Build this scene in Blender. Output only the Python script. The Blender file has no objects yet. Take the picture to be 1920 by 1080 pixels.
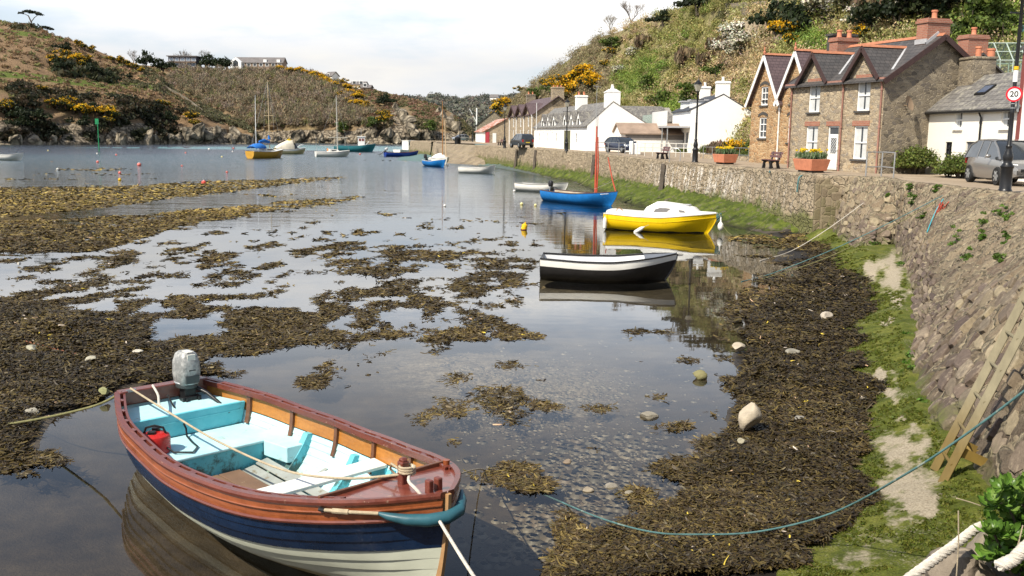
import bpy, math, random
import numpy as np
from mathutils import Vector, Matrix
random.seed(7); rng = np.random.default_rng(7)
SC = bpy.context.scene; COL = SC.collection
R = math.radians; PI = math.pi

# ---------------------------------------------------------------- camera maths (pixels of the 1920x1080 photograph -> points in the place)
CH = 4.2; CF = 1800.0; RHO = 0.012
CP = math.atan((540-252)/CF)
cP, sP, cR, sR = math.cos(CP), math.sin(CP), math.cos(RHO), math.sin(RHO)
def ray(px, py):
    ix = (px-960)/CF; iy = (py-540)/CF
    a = ix*cR+iy*sR; b = -ix*sR+iy*cR
    return (a, cP-b*sP, -sP-b*cP)
def at(px, py, z=0.0):
    v = ray(px, py); t = (z-CH)/v[2]
    return Vector((v[0]*t, v[1]*t, z))
def dep(px, py, y):
    v = ray(px, py); t = y/v[1]
    return Vector((v[0]*t, y, CH+v[2]*t))
def projn(x, y, z):
    z = z-CH
    d = y*cP-z*sP; b = -(y*sP+z*cP)/d; a = x/d
    return 960+CF*(a*cR-b*sR), 540+CF*(a*sR+b*cR)

# ---------------------------------------------------------------- mesh builder
class MB:
    def __init__(s): s.v = []; s.f = []; s.mi = []; s.sm = []
    def add(s, vs, fs, m=0, smooth=False):
        o = len(s.v); s.v += [tuple(p) for p in vs]
        for f in fs:
            s.f.append([i+o for i in f]); s.mi.append(m); s.sm.append(smooth)
        return s
    def bb(s, x0, x1, y0, y1, z0, z1, m=0):
        vs = [(x0,y0,z0),(x1,y0,z0),(x1,y1,z0),(x0,y1,z0),(x0,y0,z1),(x1,y0,z1),(x1,y1,z1),(x0,y1,z1)]
        return s.add(vs, [(0,3,2,1),(4,5,6,7),(0,1,5,4),(1,2,6,5),(2,3,7,6),(3,0,4,7)], m)
    def hexa(s, b, t, m=0):
        return s.add(list(b)+list(t), [(0,3,2,1),(4,5,6,7),(0,1,5,4),(1,2,6,5),(2,3,7,6),(3,0,4,7)], m)
    def beam(s, p, q, w, h, m=0, up=(0,0,1)):
        p = Vector(p); q = Vector(q); d = (q-p).normalized(); u = Vector(up)
        sd = d.cross(u)
        if sd.length < 1e-4: sd = d.cross(Vector((1,0,0)))
        sd.normalize(); u = sd.cross(d).normalized()
        c = [(-w/2,-h/2),(w/2,-h/2),(w/2,h/2),(-w/2,h/2)]
        vs = [p+sd*a+u*b for a, b in c]+[q+sd*a+u*b for a, b in c]
        return s.add(vs, [(0,1,2,3),(7,6,5,4),(0,4,5,1),(1,5,6,2),(2,6,7,3),(3,7,4,0)], m)
    def loft(s, rings, m=0, closed=True, caps=False, smooth=True, flip=False):
        n = len(rings[0]); vs = [p for r in rings for p in r]; fs = []
        for i in range(len(rings)-1):
            for j in range(n if closed else n-1):
                k = (j+1) % n
                f = (i*n+j, i*n+k, (i+1)*n+k, (i+1)*n+j)
                fs.append(f[::-1] if flip else f)
        s.add(vs, fs, m, smooth)
        if caps and closed:
            s.add(rings[0], [tuple(range(n))[::-1]], m); s.add(rings[-1], [tuple(range(n))], m)
        return s
    def tube(s, pts, r, n=8, m=0, caps=True, smooth=True):
        pts = [Vector(p) for p in pts]; N = len(pts)
        rs = r if isinstance(r, (list, tuple)) else [r]*N
        t = (pts[1]-pts[0]).normalized()
        u = t.orthogonal().normalized(); rings = []
        for i, p in enumerate(pts):
            d = (pts[min(i+1,N-1)]-pts[max(i-1,0)])
            if d.length > 1e-9: t = d.normalized()
            u = (u-t*u.dot(t))
            if u.length < 1e-6: u = t.orthogonal()
            u.normalize(); w = t.cross(u)
            rings.append([p+(u*math.cos(2*PI*k/n)+w*math.sin(2*PI*k/n))*rs[i] for k in range(n)])
        return s.loft(rings, m, True, caps, smooth)
    def lathe(s, prof, n=16, c=(0,0,0), m=0, caps=True, smooth=True):
        rings = [[(c[0]+r*math.cos(2*PI*k/n), c[1]+r*math.sin(2*PI*k/n), c[2]+z) for k in range(n)] for r, z in prof]
        return s.loft(rings, m, True, caps, smooth)
    def ball(s, c, rx, ry=None, rz=None, n=14, k=8, m=0):
        ry = ry or rx; rz = rz or rx
        rings = []
        for i in range(1, k):
            th = PI*i/k
            rings.append([(c[0]+rx*math.sin(th)*math.cos(2*PI*j/n), c[1]+ry*math.sin(th)*math.sin(2*PI*j/n), c[2]-rz*math.cos(th)) for j in range(n)])
        return s.loft(rings, m, True, True, True)
    def prism(s, poly, axis, a, b, m=0):
        # poly in the two other axes; extruded a..b along axis
        def P(p, t):
            return {'x': (t, p[0], p[1]), 'y': (p[0], t, p[1]), 'z': (p[0], p[1], t)}[axis]
        n = len(poly)
        vs = [P(p, a) for p in poly]+[P(p, b) for p in poly]
        fs = [tuple(range(n))[::-1], tuple(range(n, 2*n))]+[(i, (i+1) % n, n+(i+1) % n, n+i) for i in range(n)]
        return s.add(vs, fs, m)
    def xf(s, M, i0=0):
        for i in range(i0, len(s.v)): s.v[i] = tuple(M @ Vector(s.v[i]))
        return s
    def build(s, name, mats, parent=None, loc=None, rz=0.0, bevel=0, sharp=40):
        me = bpy.data.meshes.new(name)
        me.from_pydata(s.v, [], s.f)
        for m in (mats if isinstance(mats, (list, tuple)) else [mats]): me.materials.append(m)
        me.polygons.foreach_set('material_index', s.mi)
        me.polygons.foreach_set('use_smooth', s.sm)
        me.update()
        import bmesh
        bm = bmesh.new(); bm.from_mesh(me); bmesh.ops.recalc_face_normals(bm, faces=bm.faces); bm.to_mesh(me); bm.free()
        if any(s.sm): me.set_sharp_from_angle(angle=R(sharp))
        o = bpy.data.objects.new(name, me); COL.objects.link(o)
        if parent: o.parent = parent
        if loc is not None: o.location = loc
        o.rotation_euler.z = rz
        if bevel:
            b = o.modifiers.new('b', 'BEVEL'); b.width = bevel; b.segments = 2; b.limit_method = 'ANGLE'; b.angle_limit = R(50)
        return o
def grid_obj(name, P, mats, parent=None, attrs=None, smooth=True):
    """P: (n,m,3) array -> one mesh; attrs {name:(n,m[,3])}"""
    n, m = P.shape[:2]
    i = np.arange(n*m).reshape(n, m)
    f = np.stack([i[:-1,:-1], i[1:,:-1], i[1:,1:], i[:-1,1:]], -1).reshape(-1, 4)
    return np_obj(name, P.reshape(-1,3), f, mats, parent, {k: a.reshape((n*m,)+a.shape[2:]) for k, a in (attrs or {}).items()}, smooth)
def np_obj(name, V, Fq, mats, parent=None, attrs=None, smooth=False):
    me = bpy.data.meshes.new(name); nf, k = Fq.shape
    me.vertices.add(len(V)); me.vertices.foreach_set('co', np.ascontiguousarray(V, dtype=np.float32).ravel())
    me.loops.add(nf*k); me.loops.foreach_set('vertex_index', np.ascontiguousarray(Fq, dtype=np.int32).ravel())
    me.polygons.add(nf); me.polygons.foreach_set('loop_start', np.arange(0, nf*k, k, dtype=np.int32))
    me.polygons.foreach_set('use_smooth', np.full(nf, smooth))
    me.update(calc_edges=True)
    for nm, a in (attrs or {}).items():
        a = np.asarray(a, dtype=np.float32)
        if a.ndim == 1:
            at_ = me.attributes.new(nm, 'FLOAT', 'POINT'); at_.data.foreach_set('value', a)
        else:
            c4 = np.ones((len(a),4), np.float32); c4[:, :3] = a
            at_ = me.attributes.new(nm, 'FLOAT_COLOR', 'POINT'); at_.data.foreach_set('color', c4.ravel())
    for m in (mats if isinstance(mats, (list, tuple)) else [mats]): me.materials.append(m)
    o = bpy.data.objects.new(name, me); COL.objects.link(o)
    if parent: o.parent = parent
    return o
def tag(o, label=None, cat=None, group=None, kind=None):
    if label: o['label'] = label
    if cat: o['category'] = cat
    if group: o['group'] = group
    if kind: o['kind'] = kind
    return o
def thing(name, label, cat, loc=(0,0,0), rz=0.0, group=None):
    o = bpy.data.objects.new(name, None); COL.objects.link(o)
    o.empty_display_size = .2
    o.location = loc; o.rotation_euler.z = rz
    return tag(o, label, cat, group)
def copy_tree(o, parent=None):
    c = o.copy(); COL.objects.link(c)
    if parent: c.parent = parent
    for ch in list(o.children): copy_tree(ch, c)
    return c

# ---------------------------------------------------------------- numpy noise
def _h(ix, iy, k=0):
    n = (ix.astype(np.int64)*374761393 + iy.astype(np.int64)*668265263 + k*974711) & 0x7fffffff
    n = ((n ^ (n >> 13))*1274126177) & 0x7fffffff
    return ((n ^ (n >> 16)) & 0xffff)/65535.0
def vnoise(x, y, k=0):
    ix = np.floor(x); iy = np.floor(y); fx = x-ix; fy = y-iy
    fx = fx*fx*(3-2*fx); fy = fy*fy*(3-2*fy)
    a = _h(ix,iy,k); b = _h(ix+1,iy,k); c = _h(ix,iy+1,k); d = _h(ix+1,iy+1,k)
    return a+(b-a)*fx+(c-a)*fy+(a-b-c+d)*fx*fy
def fbm(x, y, o=4, k=0):
    s = 0; a = .5
    for i in range(o):
        s = s+a*vnoise(x*2**i+17.3*i, y*2**i-9.1*i, k+i); a *= .5
    return s/(1-.5**o)
def vor(u, v, k=0):
    """jittered-grid voronoi: F1, F2, id in 0..1"""
    iu = np.floor(u); iv = np.floor(v)
    f1 = np.full(u.shape, 9.); f2 = f1.copy(); idd = np.zeros(u.shape)
    for du in (-1,0,1):
        for dv in (-1,0,1):
            a = iu+du; b = iv+dv
            d = np.hypot(a+.15+.7*_h(a,b,k)-u, b+.15+.7*_h(a,b,k+5)-v)
            hid = _h(a,b,k+9)
            n1 = d < f1
            f2 = np.where(n1, f1, np.minimum(f2, d)); idd = np.where(n1, hid, idd); f1 = np.where(n1, d, f1)
    return f1, f2, idd
def sst(a, b, x):
    t = np.clip((x-a)/(b-a), 0, 1); return t*t*(3-2*t)
def poly_sdf(px, py, poly):
    """signed distance (inside > 0) to a polygon"""
    p = np.array(poly, float); d = np.full(px.shape, 1e9); ins = np.zeros(px.shape, bool)
    for i in range(len(p)):
        a = p[i]; b = p[(i+1) % len(p)]; e = b-a
        t = np.clip(((px-a[0])*e[0]+(py-a[1])*e[1])/(e@e), 0, 1)
        d = np.minimum(d, np.hypot(px-a[0]-t*e[0], py-a[1]-t*e[1]))
        c = ((a[1] > py) != (b[1] > py))
        with np.errstate(divide='ignore', invalid='ignore'):
            ins ^= c & (px < (b[0]-a[0])*(py-a[1])/((b[1]-a[1]) if b[1] != a[1] else 1e-9)+a[0])
    return np.where(ins, d, -d)

# ---------------------------------------------------------------- materials
def new_mat(name):
    m = bpy.data.materials.new(name); m.use_nodes = True
    nt = m.node_tree; nt.nodes.clear()
    return m, nt
class NT:
    def __init__(s, name):
        s.m, s.t = new_mat(name)
        s.out = s.n('ShaderNodeOutputMaterial'); s.co = s.n('ShaderNodeTexCoord').outputs['Object']
    def n(s, typ, **kw):
        x = s.t.nodes.new(typ)
        for k, v in kw.items(): setattr(x, k, v)
        return x
    def put(s, sock, val):
        if isinstance(val, bpy.types.NodeSocket): s.t.links.new(val, sock)
        elif isinstance(val, (tuple, list)) and len(val) == 3 and sock.type == 'RGBA': sock.default_value = (*val, 1)
        else: sock.default_value = val
    def map(s, scale, rot=(0,0,0), co=None):
        x = s.n('ShaderNodeMapping'); s.put(x.inputs['Vector'], co or s.co)
        x.inputs['Scale'].default_value = scale; x.inputs['Rotation'].default_value = rot
        return x.outputs[0]
    def noise(s, scale, detail=4, rough=.55, co=None, dist=0):
        x = s.n('ShaderNodeTexNoise'); s.put(x.inputs['Vector'], co or s.co)
        x.inputs['Scale'].default_value = scale; x.inputs['Detail'].default_value = detail
        x.inputs['Roughness'].default_value = rough; x.inputs['Distortion'].default_value = dist
        return x.outputs['Fac']
    def vor(s, scale, feat='F1', co=None, rnd=1.0):
        x = s.n('ShaderNodeTexVoronoi', feature=feat); s.put(x.inputs['Vector'], co or s.co)
        x.inputs['Scale'].default_value = scale; x.inputs['Randomness'].default_value = rnd
        return x.outputs
    def ramp(s, fac, stops, interp='LINEAR'):
        x = s.n('ShaderNodeValToRGB'); s.put(x.inputs[0], fac); r = x.color_ramp; r.interpolation = interp
        while len(r.elements) > 1: r.elements.remove(r.elements[0])
        for i, (p, c) in enumerate(stops):
            e = r.elements[0] if i == 0 else r.elements.new(p)
            e.position = p; e.color = (c, c, c, 1) if not isinstance(c, (tuple, list)) else (*c, 1)
        return x.outputs[0]
    def mix(s, fac, a, b, mode='MIX'):
        x = s.n('ShaderNodeMix', data_type='RGBA', blend_type=mode)
        s.put(x.inputs[0], fac); s.put(x.inputs[6], a); s.put(x.inputs[7], b)
        return x.outputs[2]
    def math(s, op, a, b=0.0, clamp=False):
        x = s.n('ShaderNodeMath', operation=op, use_clamp=clamp); s.put(x.inputs[0], a); s.put(x.inputs[1], b)
        return x.outputs[0]
    def attr(s, name, fac=False):
        x = s.n('ShaderNodeAttribute', attribute_name=name)
        return x.outputs['Fac'] if fac else x.outputs['Color']
    def xyz(s, co=None):
        x = s.n('ShaderNodeSeparateXYZ'); s.put(x.inputs[0], co or s.co); return x.outputs
    def bump(s, h, strength=.5, dist=.02, nrm=None):
        x = s.n('ShaderNodeBump'); s.put(x.inputs['Height'], h); s.put(x.inputs['Strength'], strength); x.inputs['Distance'].default_value = dist
        if nrm: s.put(x.inputs['Normal'], nrm)
        return x.outputs[0]
    def bsdf(s, col, rough=.6, bump=None, metal=0.0, spec=.5, coat=0, **kw):
        x = s.n('ShaderNodeBsdfPrincipled')
        s.put(x.inputs['Base Color'], col); s.put(x.inputs['Roughness'], rough); s.put(x.inputs['Metallic'], metal)
        s.put(x.inputs['Specular IOR Level'], spec); s.put(x.inputs['Coat Weight'], coat)
        if bump is not None: s.put(x.inputs['Normal'], bump)
        for k, v in kw.items(): s.put(x.inputs[k.replace('_', ' ')], v)
        s.t.links.new(x.outputs[0], s.out.inputs[0]); return s.m
def dk(c, f): return tuple(max(0, x*f) for x in c)
def paint(name, c, rough=.5, var=.2, vs=2.5, wear=None, wearamt=.0, wscale=9, bump=.15, bs=40, spec=.4, metal=0, coat=0):
    """coloured surface with slow tone change, fine grain and optional worn spots of another colour"""
    k = NT(name)
    a = k.noise(vs, 5, .6); col = k.mix(k.ramp(a, [(.3, 0.0), (.7, 1.0)]), dk(c, 1-var), dk(c, 1+var*.45))
    if wear:
        w = k.noise(wscale, 6, .7); f = k.ramp(w, [(.62-wearamt, 0.0), (.68-wearamt*.9, 1.0)])
        col = k.mix(f, col, wear)
    b = k.bump(k.noise(bs, 5, .65), bump, .01)
    rr = k.ramp(k.noise(vs*3, 3), [(.3, max(.02, rough-.12)), (.7, min(1, rough+.12))])
    return k.bsdf(col, rr, b, metal, spec, coat)
def stone_mat(name, cols, mortar, scale=3.0, zs=1.7, mw=.09, bump=.8, stain=None):
    k = NT(name); co = k.map((1,1,zs))
    nz = k.n('ShaderNodeTexNoise'); k.put(nz.inputs['Vector'], co); nz.inputs['Scale'].default_value = 2.5; nz.inputs['Detail'].default_value = 3
    va = k.n('ShaderNodeVectorMath', operation='MULTIPLY_ADD'); k.put(va.inputs[0], nz.outputs['Color']); va.inputs[1].default_value = (.32,)*3; k.put(va.inputs[2], co)
    v1 = k.vor(scale, 'F1', va.outputs[0]); ve = k.vor(scale, 'DISTANCE_TO_EDGE', va.outputs[0])
    h = k.xyz(v1['Color'])[0]
    st = [(i/(len(cols)-1), c) for i, c in enumerate(cols)]
    col = k.ramp(h, st); g = k.noise(14, 5, .7)
    col = k.mix(.55, col, k.ramp(g, [(.25, .40), (.75, 1.15)]), 'MULTIPLY'); col = k.mix(.25, col, k.ramp(k.noise(.6,3), [(.3,.3),(.7,1.)]), 'MULTIPLY')
    e = k.ramp(ve['Distance'], [(mw*.35, 1.0), (mw, 0.0)])
    col = k.mix(k.math('MULTIPLY', e, .85), col, mortar)
    if stain: col = k.mix(k.ramp(k.noise(1.1, 5, .65), [(.5, 0.0), (.72, .8)]), col, stain)
    hh = k.math('ADD', k.ramp(ve['Distance'], [(0, 0.0), (mw*1.6, 1.0)]), k.math('MULTIPLY', g, .5))
    return k.bsdf(col, .88, k.bump(hh, bump, .035), 0, .25)
def slate_mat(name, c1, c2, row=.22, moss=None, axis='x', lichen=.0):
    """slates in courses: brick texture on (object x, slope height)"""
    k = NT(name); x = k.xyz(); b = k.n('ShaderNodeTexBrick'); cv = k.n('ShaderNodeCombineXYZ')
    k.put(cv.inputs[0], x[0] if axis == 'x' else x[1]); k.put(cv.inputs[1], k.math('MULTIPLY', x[2], 1.35))
    k.put(b.inputs['Vector'], cv.outputs[0]); b.inputs['Scale'].default_value = 1; b.offset = .5
    b.inputs['Brick Width'].default_value = row*1.25; b.inputs['Row Height'].default_value = row; b.inputs['Mortar Size'].default_value = .012
    b.inputs['Color1'].default_value = (*c1,1); b.inputs['Color2'].default_value = (*c2,1); b.inputs['Mortar'].default_value = (*dk(c1,.35),1)
    col = k.mix(.6, b.outputs[0], k.ramp(k.noise(1.7,6,.7), [(.25,.45),(.75,1.0)]), 'MULTIPLY')
    if moss: col = k.mix(k.ramp(k.noise(3.2, 6, .7), [(.52-lichen, 0.0), (.66-lichen, .8)]), col, moss)
    return k.bsdf(col, .62, k.bump(b.outputs['Fac'], .5, -.02), 0, .4)
def brick_mat(name, c1, c2, mortar):
    k = NT(name); x = k.xyz(); b = k.n('ShaderNodeTexBrick'); cv = k.n('ShaderNodeCombineXYZ')
    k.put(cv.inputs[0], k.math('ADD', x[0], x[1])); k.put(cv.inputs[1], x[2]); k.put(b.inputs['Vector'], cv.outputs[0])
    b.inputs['Scale'].default_value = 1; b.inputs['Brick Width'].default_value = .23; b.inputs['Row Height'].default_value = .078; b.inputs['Mortar Size'].default_value = .008
    b.inputs['Color1'].default_value = (*c1,1); b.inputs['Color2'].default_value = (*c2,1); b.inputs['Mortar'].default_value = (*mortar,1)
    col = k.mix(.4, b.outputs[0], k.ramp(k.noise(5,5,.7), [(.3,.45),(.7,1.)]), 'MULTIPLY')
    return k.bsdf(col, .85, k.bump(b.outputs['Fac'], .3, -.01), 0, .25)
def leaf_mat(name, rough=.6, trans=.25):
    k = NT(name); c = k.attr('col')
    p = k.n('ShaderNodeBsdfPrincipled'); k.put(p.inputs['Base Color'], c); p.inputs['Roughness'].default_value = rough; p.inputs['Specular IOR Level'].default_value = .3
    t = k.n('ShaderNodeBsdfTranslucent'); k.put(t.inputs[0], c)
    mx = k.n('ShaderNodeMixShader'); mx.inputs[0].default_value = trans
    k.t.links.new(p.outputs[0], mx.inputs[1]); k.t.links.new(t.outputs[0], mx.inputs[2]); k.t.links.new(mx.outputs[0], k.out.inputs[0])
    return k.m

MT = {}
MT['leaf'] = leaf_mat('foliage', .6, .35); MT['twig'] = leaf_mat('twigs', .8, .3)
MT['white_render'] = paint('white_limewash', (.87,.855,.81), .8, .04, .9, (.62,.60,.54), -.04, 3, .35, 14)
MT['cream_render'] = paint('cream_render', (.86,.82,.73), .85, .05, .8, (.66,.62,.52), -.05, 2.5, .5, 9)
MT['white_paint'] = paint('white_gloss_paint', (.80,.80,.78), .35, .05, 3, bump=.04)
MT['glass'] = paint('window_glass', (.035,.04,.045), .06, .3, 1.0, bump=.02, bs=3, spec=.8)
MT['curtain'] = paint('net_curtain', (.55,.56,.55), .9, .15, 6, bump=.5, bs=25)
MT['black_iron'] = paint('black_iron', (.012,.012,.013), .38, .3, 8, bump=.1)
MT['galv'] = paint('galvanised_steel', (.42,.43,.43), .45, .15, 8, metal=.7, bump=.1)
MT['lead'] = paint('lead_flashing', (.42,.42,.43), .6, .2, 6, bump=.2)
MT['maroon_paint'] = paint('maroon_board', (.055,.028,.024), .55, .25, 5, bump=.1)
MT['pipe'] = paint('dull_red_pipe', (.33,.17,.13), .5, .2, 4, bump=.05)
MT['terracotta'] = paint('terracotta', (.56,.215,.12), .8, .2, 5, bump=.25)
MT['ridge'] = paint('ridge_tile', (.43,.175,.095), .85, .25, 5, bump=.3)
MT['brick'] = brick_mat('red_brick', (.40,.165,.105), (.33,.125,.08), (.36,.28,.22))
MT['soot'] = paint('sooty_stone', (.07,.065,.06), .9, .3, 4, bump=.5)
MT['slate'] = slate_mat('dark_slate', (.075,.07,.068), (.105,.095,.09))
MT['slate_y'] = slate_mat('dark_slate_gable', (.075,.07,.068), (.105,.095,.09), axis='y')
MT['slate_purple_y'] = slate_mat('purple_slate_gable', (.125,.085,.088), (.16,.11,.11), .25, axis='y')
MT['slate_old_y'] = slate_mat('old_slate_gable', (.155,.145,.135), (.22,.205,.19), .26, (.34,.32,.26), 'y', .02)
MT['slate_purple'] = slate_mat('purple_slate', (.125,.085,.088), (.16,.11,.11), .25)
MT['slate_old'] = slate_mat('old_lichen_slate', (.155,.145,.135), (.22,.205,.19), .26, (.34,.32,.26), lichen=.02)
MT['slate_blue'] = slate_mat('new_blue_slate', (.055,.06,.075), (.075,.08,.095))
MT['stone'] = stone_mat('tan_rubble', [(.22,.18,.135),(.47,.37,.245),(.40,.325,.23),(.57,.46,.31),(.29,.25,.205),(.49,.365,.225)], (.55,.46,.335), 4.3, 1.9, .06)
MT['stone_grey'] = stone_mat('grey_rubble_gable', [(.14,.12,.095),(.32,.265,.19),(.23,.195,.15),(.40,.335,.24),(.18,.155,.13)], (.40,.335,.24), 3.6, 1.8, .05)
MT['stone_rust'] = stone_mat('rusty_rubble', [(.30,.16,.075),(.50,.29,.14),(.40,.25,.13),(.58,.38,.20),(.26,.18,.11)], (.56,.43,.27), 3.6, 1.9, .09)
MT['rubber'] = paint('tyre_rubber', (.015,.015,.015), .8, .2, 9)
MT['dark_gap'] = paint('dark_interior', (.012,.011,.01), .9, .2, 3)
MT['rope_white'] = paint('white_rope', (.62,.57,.49), .9, .25, 20, bump=.6, bs=160)
MT['rope_teal'] = paint('teal_rope', (.085,.185,.185), .85, .35, 6, (.26,.30,.25), .02, 5, .6, 200)
MT['rope_tan'] = paint('tan_rope', (.45,.37,.25), .9, .25, 15, bump=.6, bs=180)
MT['rope_green'] = paint('weedy_rope', (.20,.19,.08), .9, .35, 8, bump=.6, bs=150)

# ---------------------------------------------------------------- camera, sky, sun
cam = bpy.data.cameras.new('camera'); co = bpy.data.objects.new('camera', cam); COL.objects.link(co); SC.camera = co
r_, u_, f_ = Vector((1,0,0)), Vector((0,sP,cP)), Vector((0,cP,-sP))
X = r_*cR+u_*sR; Y = u_*cR-r_*sR; Z = -f_
co.matrix_world = Matrix(((X.x,Y.x,Z.x,0),(X.y,Y.y,Z.y,0),(X.z,Y.z,Z.z,CH),(0,0,0,1)))
cam.sensor_width = 36; cam.lens = CF/1920*36; cam.clip_start = .1; cam.clip_end = 6000
SUN_T = Vector((.72,.694,0)).normalized(); EL = R(48)       # horizontal travel of the light, elevation
sd = Vector((SUN_T.x*math.cos(EL), SUN_T.y*math.cos(EL), -math.sin(EL)))
sun = bpy.data.lights.new('sun', 'SUN'); so = bpy.data.objects.new('sun', sun); COL.objects.link(so)
sun.energy = 4.9; sun.angle = R(.5); sun.color = (1,.925,.79)
so.rotation_euler = sd.to_track_quat('-Z', 'Y').to_euler()
W = bpy.data.worlds.new('World'); SC.world = W; W.use_nodes = True; wt = W.node_tree; wt.nodes.clear()
def wn(t, **k):
    x = wt.nodes.new(t)
    for a, b in k.items(): setattr(x, a, b)
    return x
wo = wn('ShaderNodeOutputWorld'); sky = wn('ShaderNodeTexSky', sky_type='NISHITA'); sky.sun_disc = False
sky.sun_elevation = EL; sky.sun_rotation = math.atan2(-sd.x, -sd.y)
bg = wn('ShaderNodeBackground'); bg.inputs[1].default_value = .11; wt.links.new(sky.outputs[0], bg.inputs[0])
tc = wn('ShaderNodeTexCoord'); sx = wn('ShaderNodeSeparateXYZ'); wt.links.new(tc.outputs['Generated'], sx.inputs[0])
mp = wn('ShaderNodeMapping'); mp.inputs['Scale'].default_value = (2.2,2.2,9); wt.links.new(tc.outputs['Generated'], mp.inputs[0])
nz = wn('ShaderNodeTexNoise'); nz.inputs['Scale'].default_value = 1.9; nz.inputs['Detail'].default_value = 7; nz.inputs['Roughness'].default_value = .55; wt.links.new(mp.outputs[0], nz.inputs['Vector'])
def wramp(inp, stops):
    x = wn('ShaderNodeValToRGB'); wt.links.new(inp, x.inputs[0]); r = x.color_ramp
    while len(r.elements) > 1: r.elements.remove(r.elements[0])
    for i, (p, c) in enumerate(stops):
        e = r.elements[0] if i == 0 else r.elements.new(p)
        e.position = p; e.color = (c,c,c,1) if not isinstance(c, tuple) else (*c,1)
    return x.outputs[0]
def wmath(op, a, b):
    x = wn('ShaderNodeMath', operation=op, use_clamp=True)
    for i, v in enumerate((a, b)):
        if isinstance(v, (int, float)): x.inputs[i].default_value = v
        else: wt.links.new(v, x.inputs[i])
    return x.outputs[0]
cover = wmath('MULTIPLY', wramp(sx.outputs[2], [(0,1.0),(.15,.97),(.22,.55),(.32,.22),(.5,.10),(1,.08)]), wramp(nz.outputs['Fac'], [(.28,.55),(.48,1.0)]))
ccol = wramp(nz.outputs['Fac'], [(.34,(.80,.87,.965)),(.47,(.91,.925,.95)),(.60,(1.0,.98,.945)),(.72,(.86,.86,.875))])
cb = wn('ShaderNodeBackground'); wt.links.new(wramp(sx.outputs[2], [(0,.73),(.07,.72),(.13,.95),(.18,1.5),(.3,1.2)]), cb.inputs[1]); wt.links.new(ccol, cb.inputs[0])
ms = wn('ShaderNodeMixShader'); wt.links.new(cover, ms.inputs[0]); wt.links.new(bg.outputs[0], ms.inputs[1]); wt.links.new(cb.outputs[0], ms.inputs[2])
wt.links.new(ms.outputs[0], wo.inputs[0])
SC.view_settings.view_transform = 'Standard'; SC.view_settings.look = 'None'; SC.view_settings.exposure = .42; SC.view_settings.gamma = 1
try: SC.cycles.max_bounces = 7; SC.cycles.transparent_max_bounces = 12; SC.cycles.diffuse_bounces = 3; SC.cycles.caustics_reflective = False; SC.cycles.caustics_refractive = False
except Exception: pass
# ================================================================ harbour bed, water, mossy bank, quay walls, road
def V2(lst, z): return np.array([tuple(at(a, b, z)) for a, b in lst])
_w = V2([(1470,452),(1440,470),(1400,540),(1345,600),(1330,650),(1340,720),(1320,780),(1290,850),(1200,920),(1120,980),(1060,1030),(1020,1078)], 0.0)
_m = V2([(1545,455),(1554,472),(1583,508),(1627,530),(1621,560),(1642,578),(1604,617),(1609,640),(1600,675),(1613,726),(1634,765),(1619,812),(1609,884),(1621,956),(1553,1003),(1502,1076)], .10)
BASEPX = [(1561,448,.2),(1614,470,.28),(1678,462,.35),(1699,518,.4),(1692,585,.4),(1694,663,.42),(1707,739,.42),(1736,790,.42),(1775,824,.42),(1826,910,.42)]
_b = np.array([tuple(at(*p)) for p in BASEPX]+[(5.0,9.0,.42),(4.6,7.5,.42),(3.6,4.6,.42),(1.8,2.3,.4),(-6,1.9,.4)])
def byy(P, extra):
    Q = np.array(sorted([tuple(p[:2]) for p in P]+extra, key=lambda q: q[1])); return Q
QTOP = [(14.67,39.2),(13.0,41.26),(12.48,45.2),(11.53,53.19),(9.77,60.67),(8.2,75),(6.86,91.08),(5.26,95.7),(2.4,111),(-1.27,127.06),(-5.4,138)]
_qt = np.array(QTOP)
_w = byy(_w, [(2.0,6.0),(1,3)]+[(x-2.2,y) for x, y in QTOP[2:]]+[(-19,150),(-23,200),(-23,420)])
_m = byy(_m[:-1], [(2.75,8.6),(2.2,6)]+[(x-.9,y) for x, y in QTOP[2:]]+[(-16,150),(-21,200),(-21,420)])
_bb = byy(_b[:-1], [(x-.1,y) for x, y in QTOP[2:]]+[(-14,150),(-20,200),(-20,420)])
def shore_h(x, y):
    xw = np.interp(y, _w[:,1], _w[:,0]); xm = np.interp(y, _m[:,1], _m[:,0]); xb = np.interp(y, _bb[:,1], _bb[:,0])
    far = np.interp(y, [0,30,60,140,300,500], [-.27,-.3,-.55,-1.4,-3,-5])
    h = far*np.clip(1-sst(-3.2, 0, x-xw), 0, 1)-.03*sst(-3.2,0,x-xw)
    h = np.where(x > xw, -.03+.13*np.clip((x-xw)/np.maximum(xm-xw,.2),0,1), h)
    h = np.where(x > xm, .10+.32*np.clip((x-xm)/np.maximum(xb-xm,.2),0,1), h)
    return h
LEFTBANK = [(-300,600),(0,590),(120,600),(330,640),(400,690),(330,735),(200,755),(120,800),(90,860),(0,880),(-300,900)]
def bed_h(x, y):
    h = shore_h(x, y)
    px, py = projn(x, y, np.zeros_like(x))
    h = h-.09*(1-sst(0,.5,x-np.interp(y,_w[:,1],_w[:,0])))*sst(-2.5,-.2,x-np.interp(y,_w[:,1],_w[:,0]))
    lb = sst(-45, 40, poly_sdf(px, py, LEFTBANK))
    n = fbm(x*.45, y*.45, 4, 3)-.5; n2 = fbm(x*1.8, y*1.8, 3, 8)-.5
    h = h*(1-lb)+lb*.03+n*.16+n2*.05
    boat = np.exp(-(((x+2.5)/3.2)**2+((y-10.3)/2.6)**2)); h = h-boat*.22
    xm_ = np.interp(y, _m[:,1], _m[:,0]); h = h-.22*sst(.0,.5,x-xm_)*(y < 42)
    return np.where((y < 9) & (x > 3), np.minimum(h, .42), h)
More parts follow.
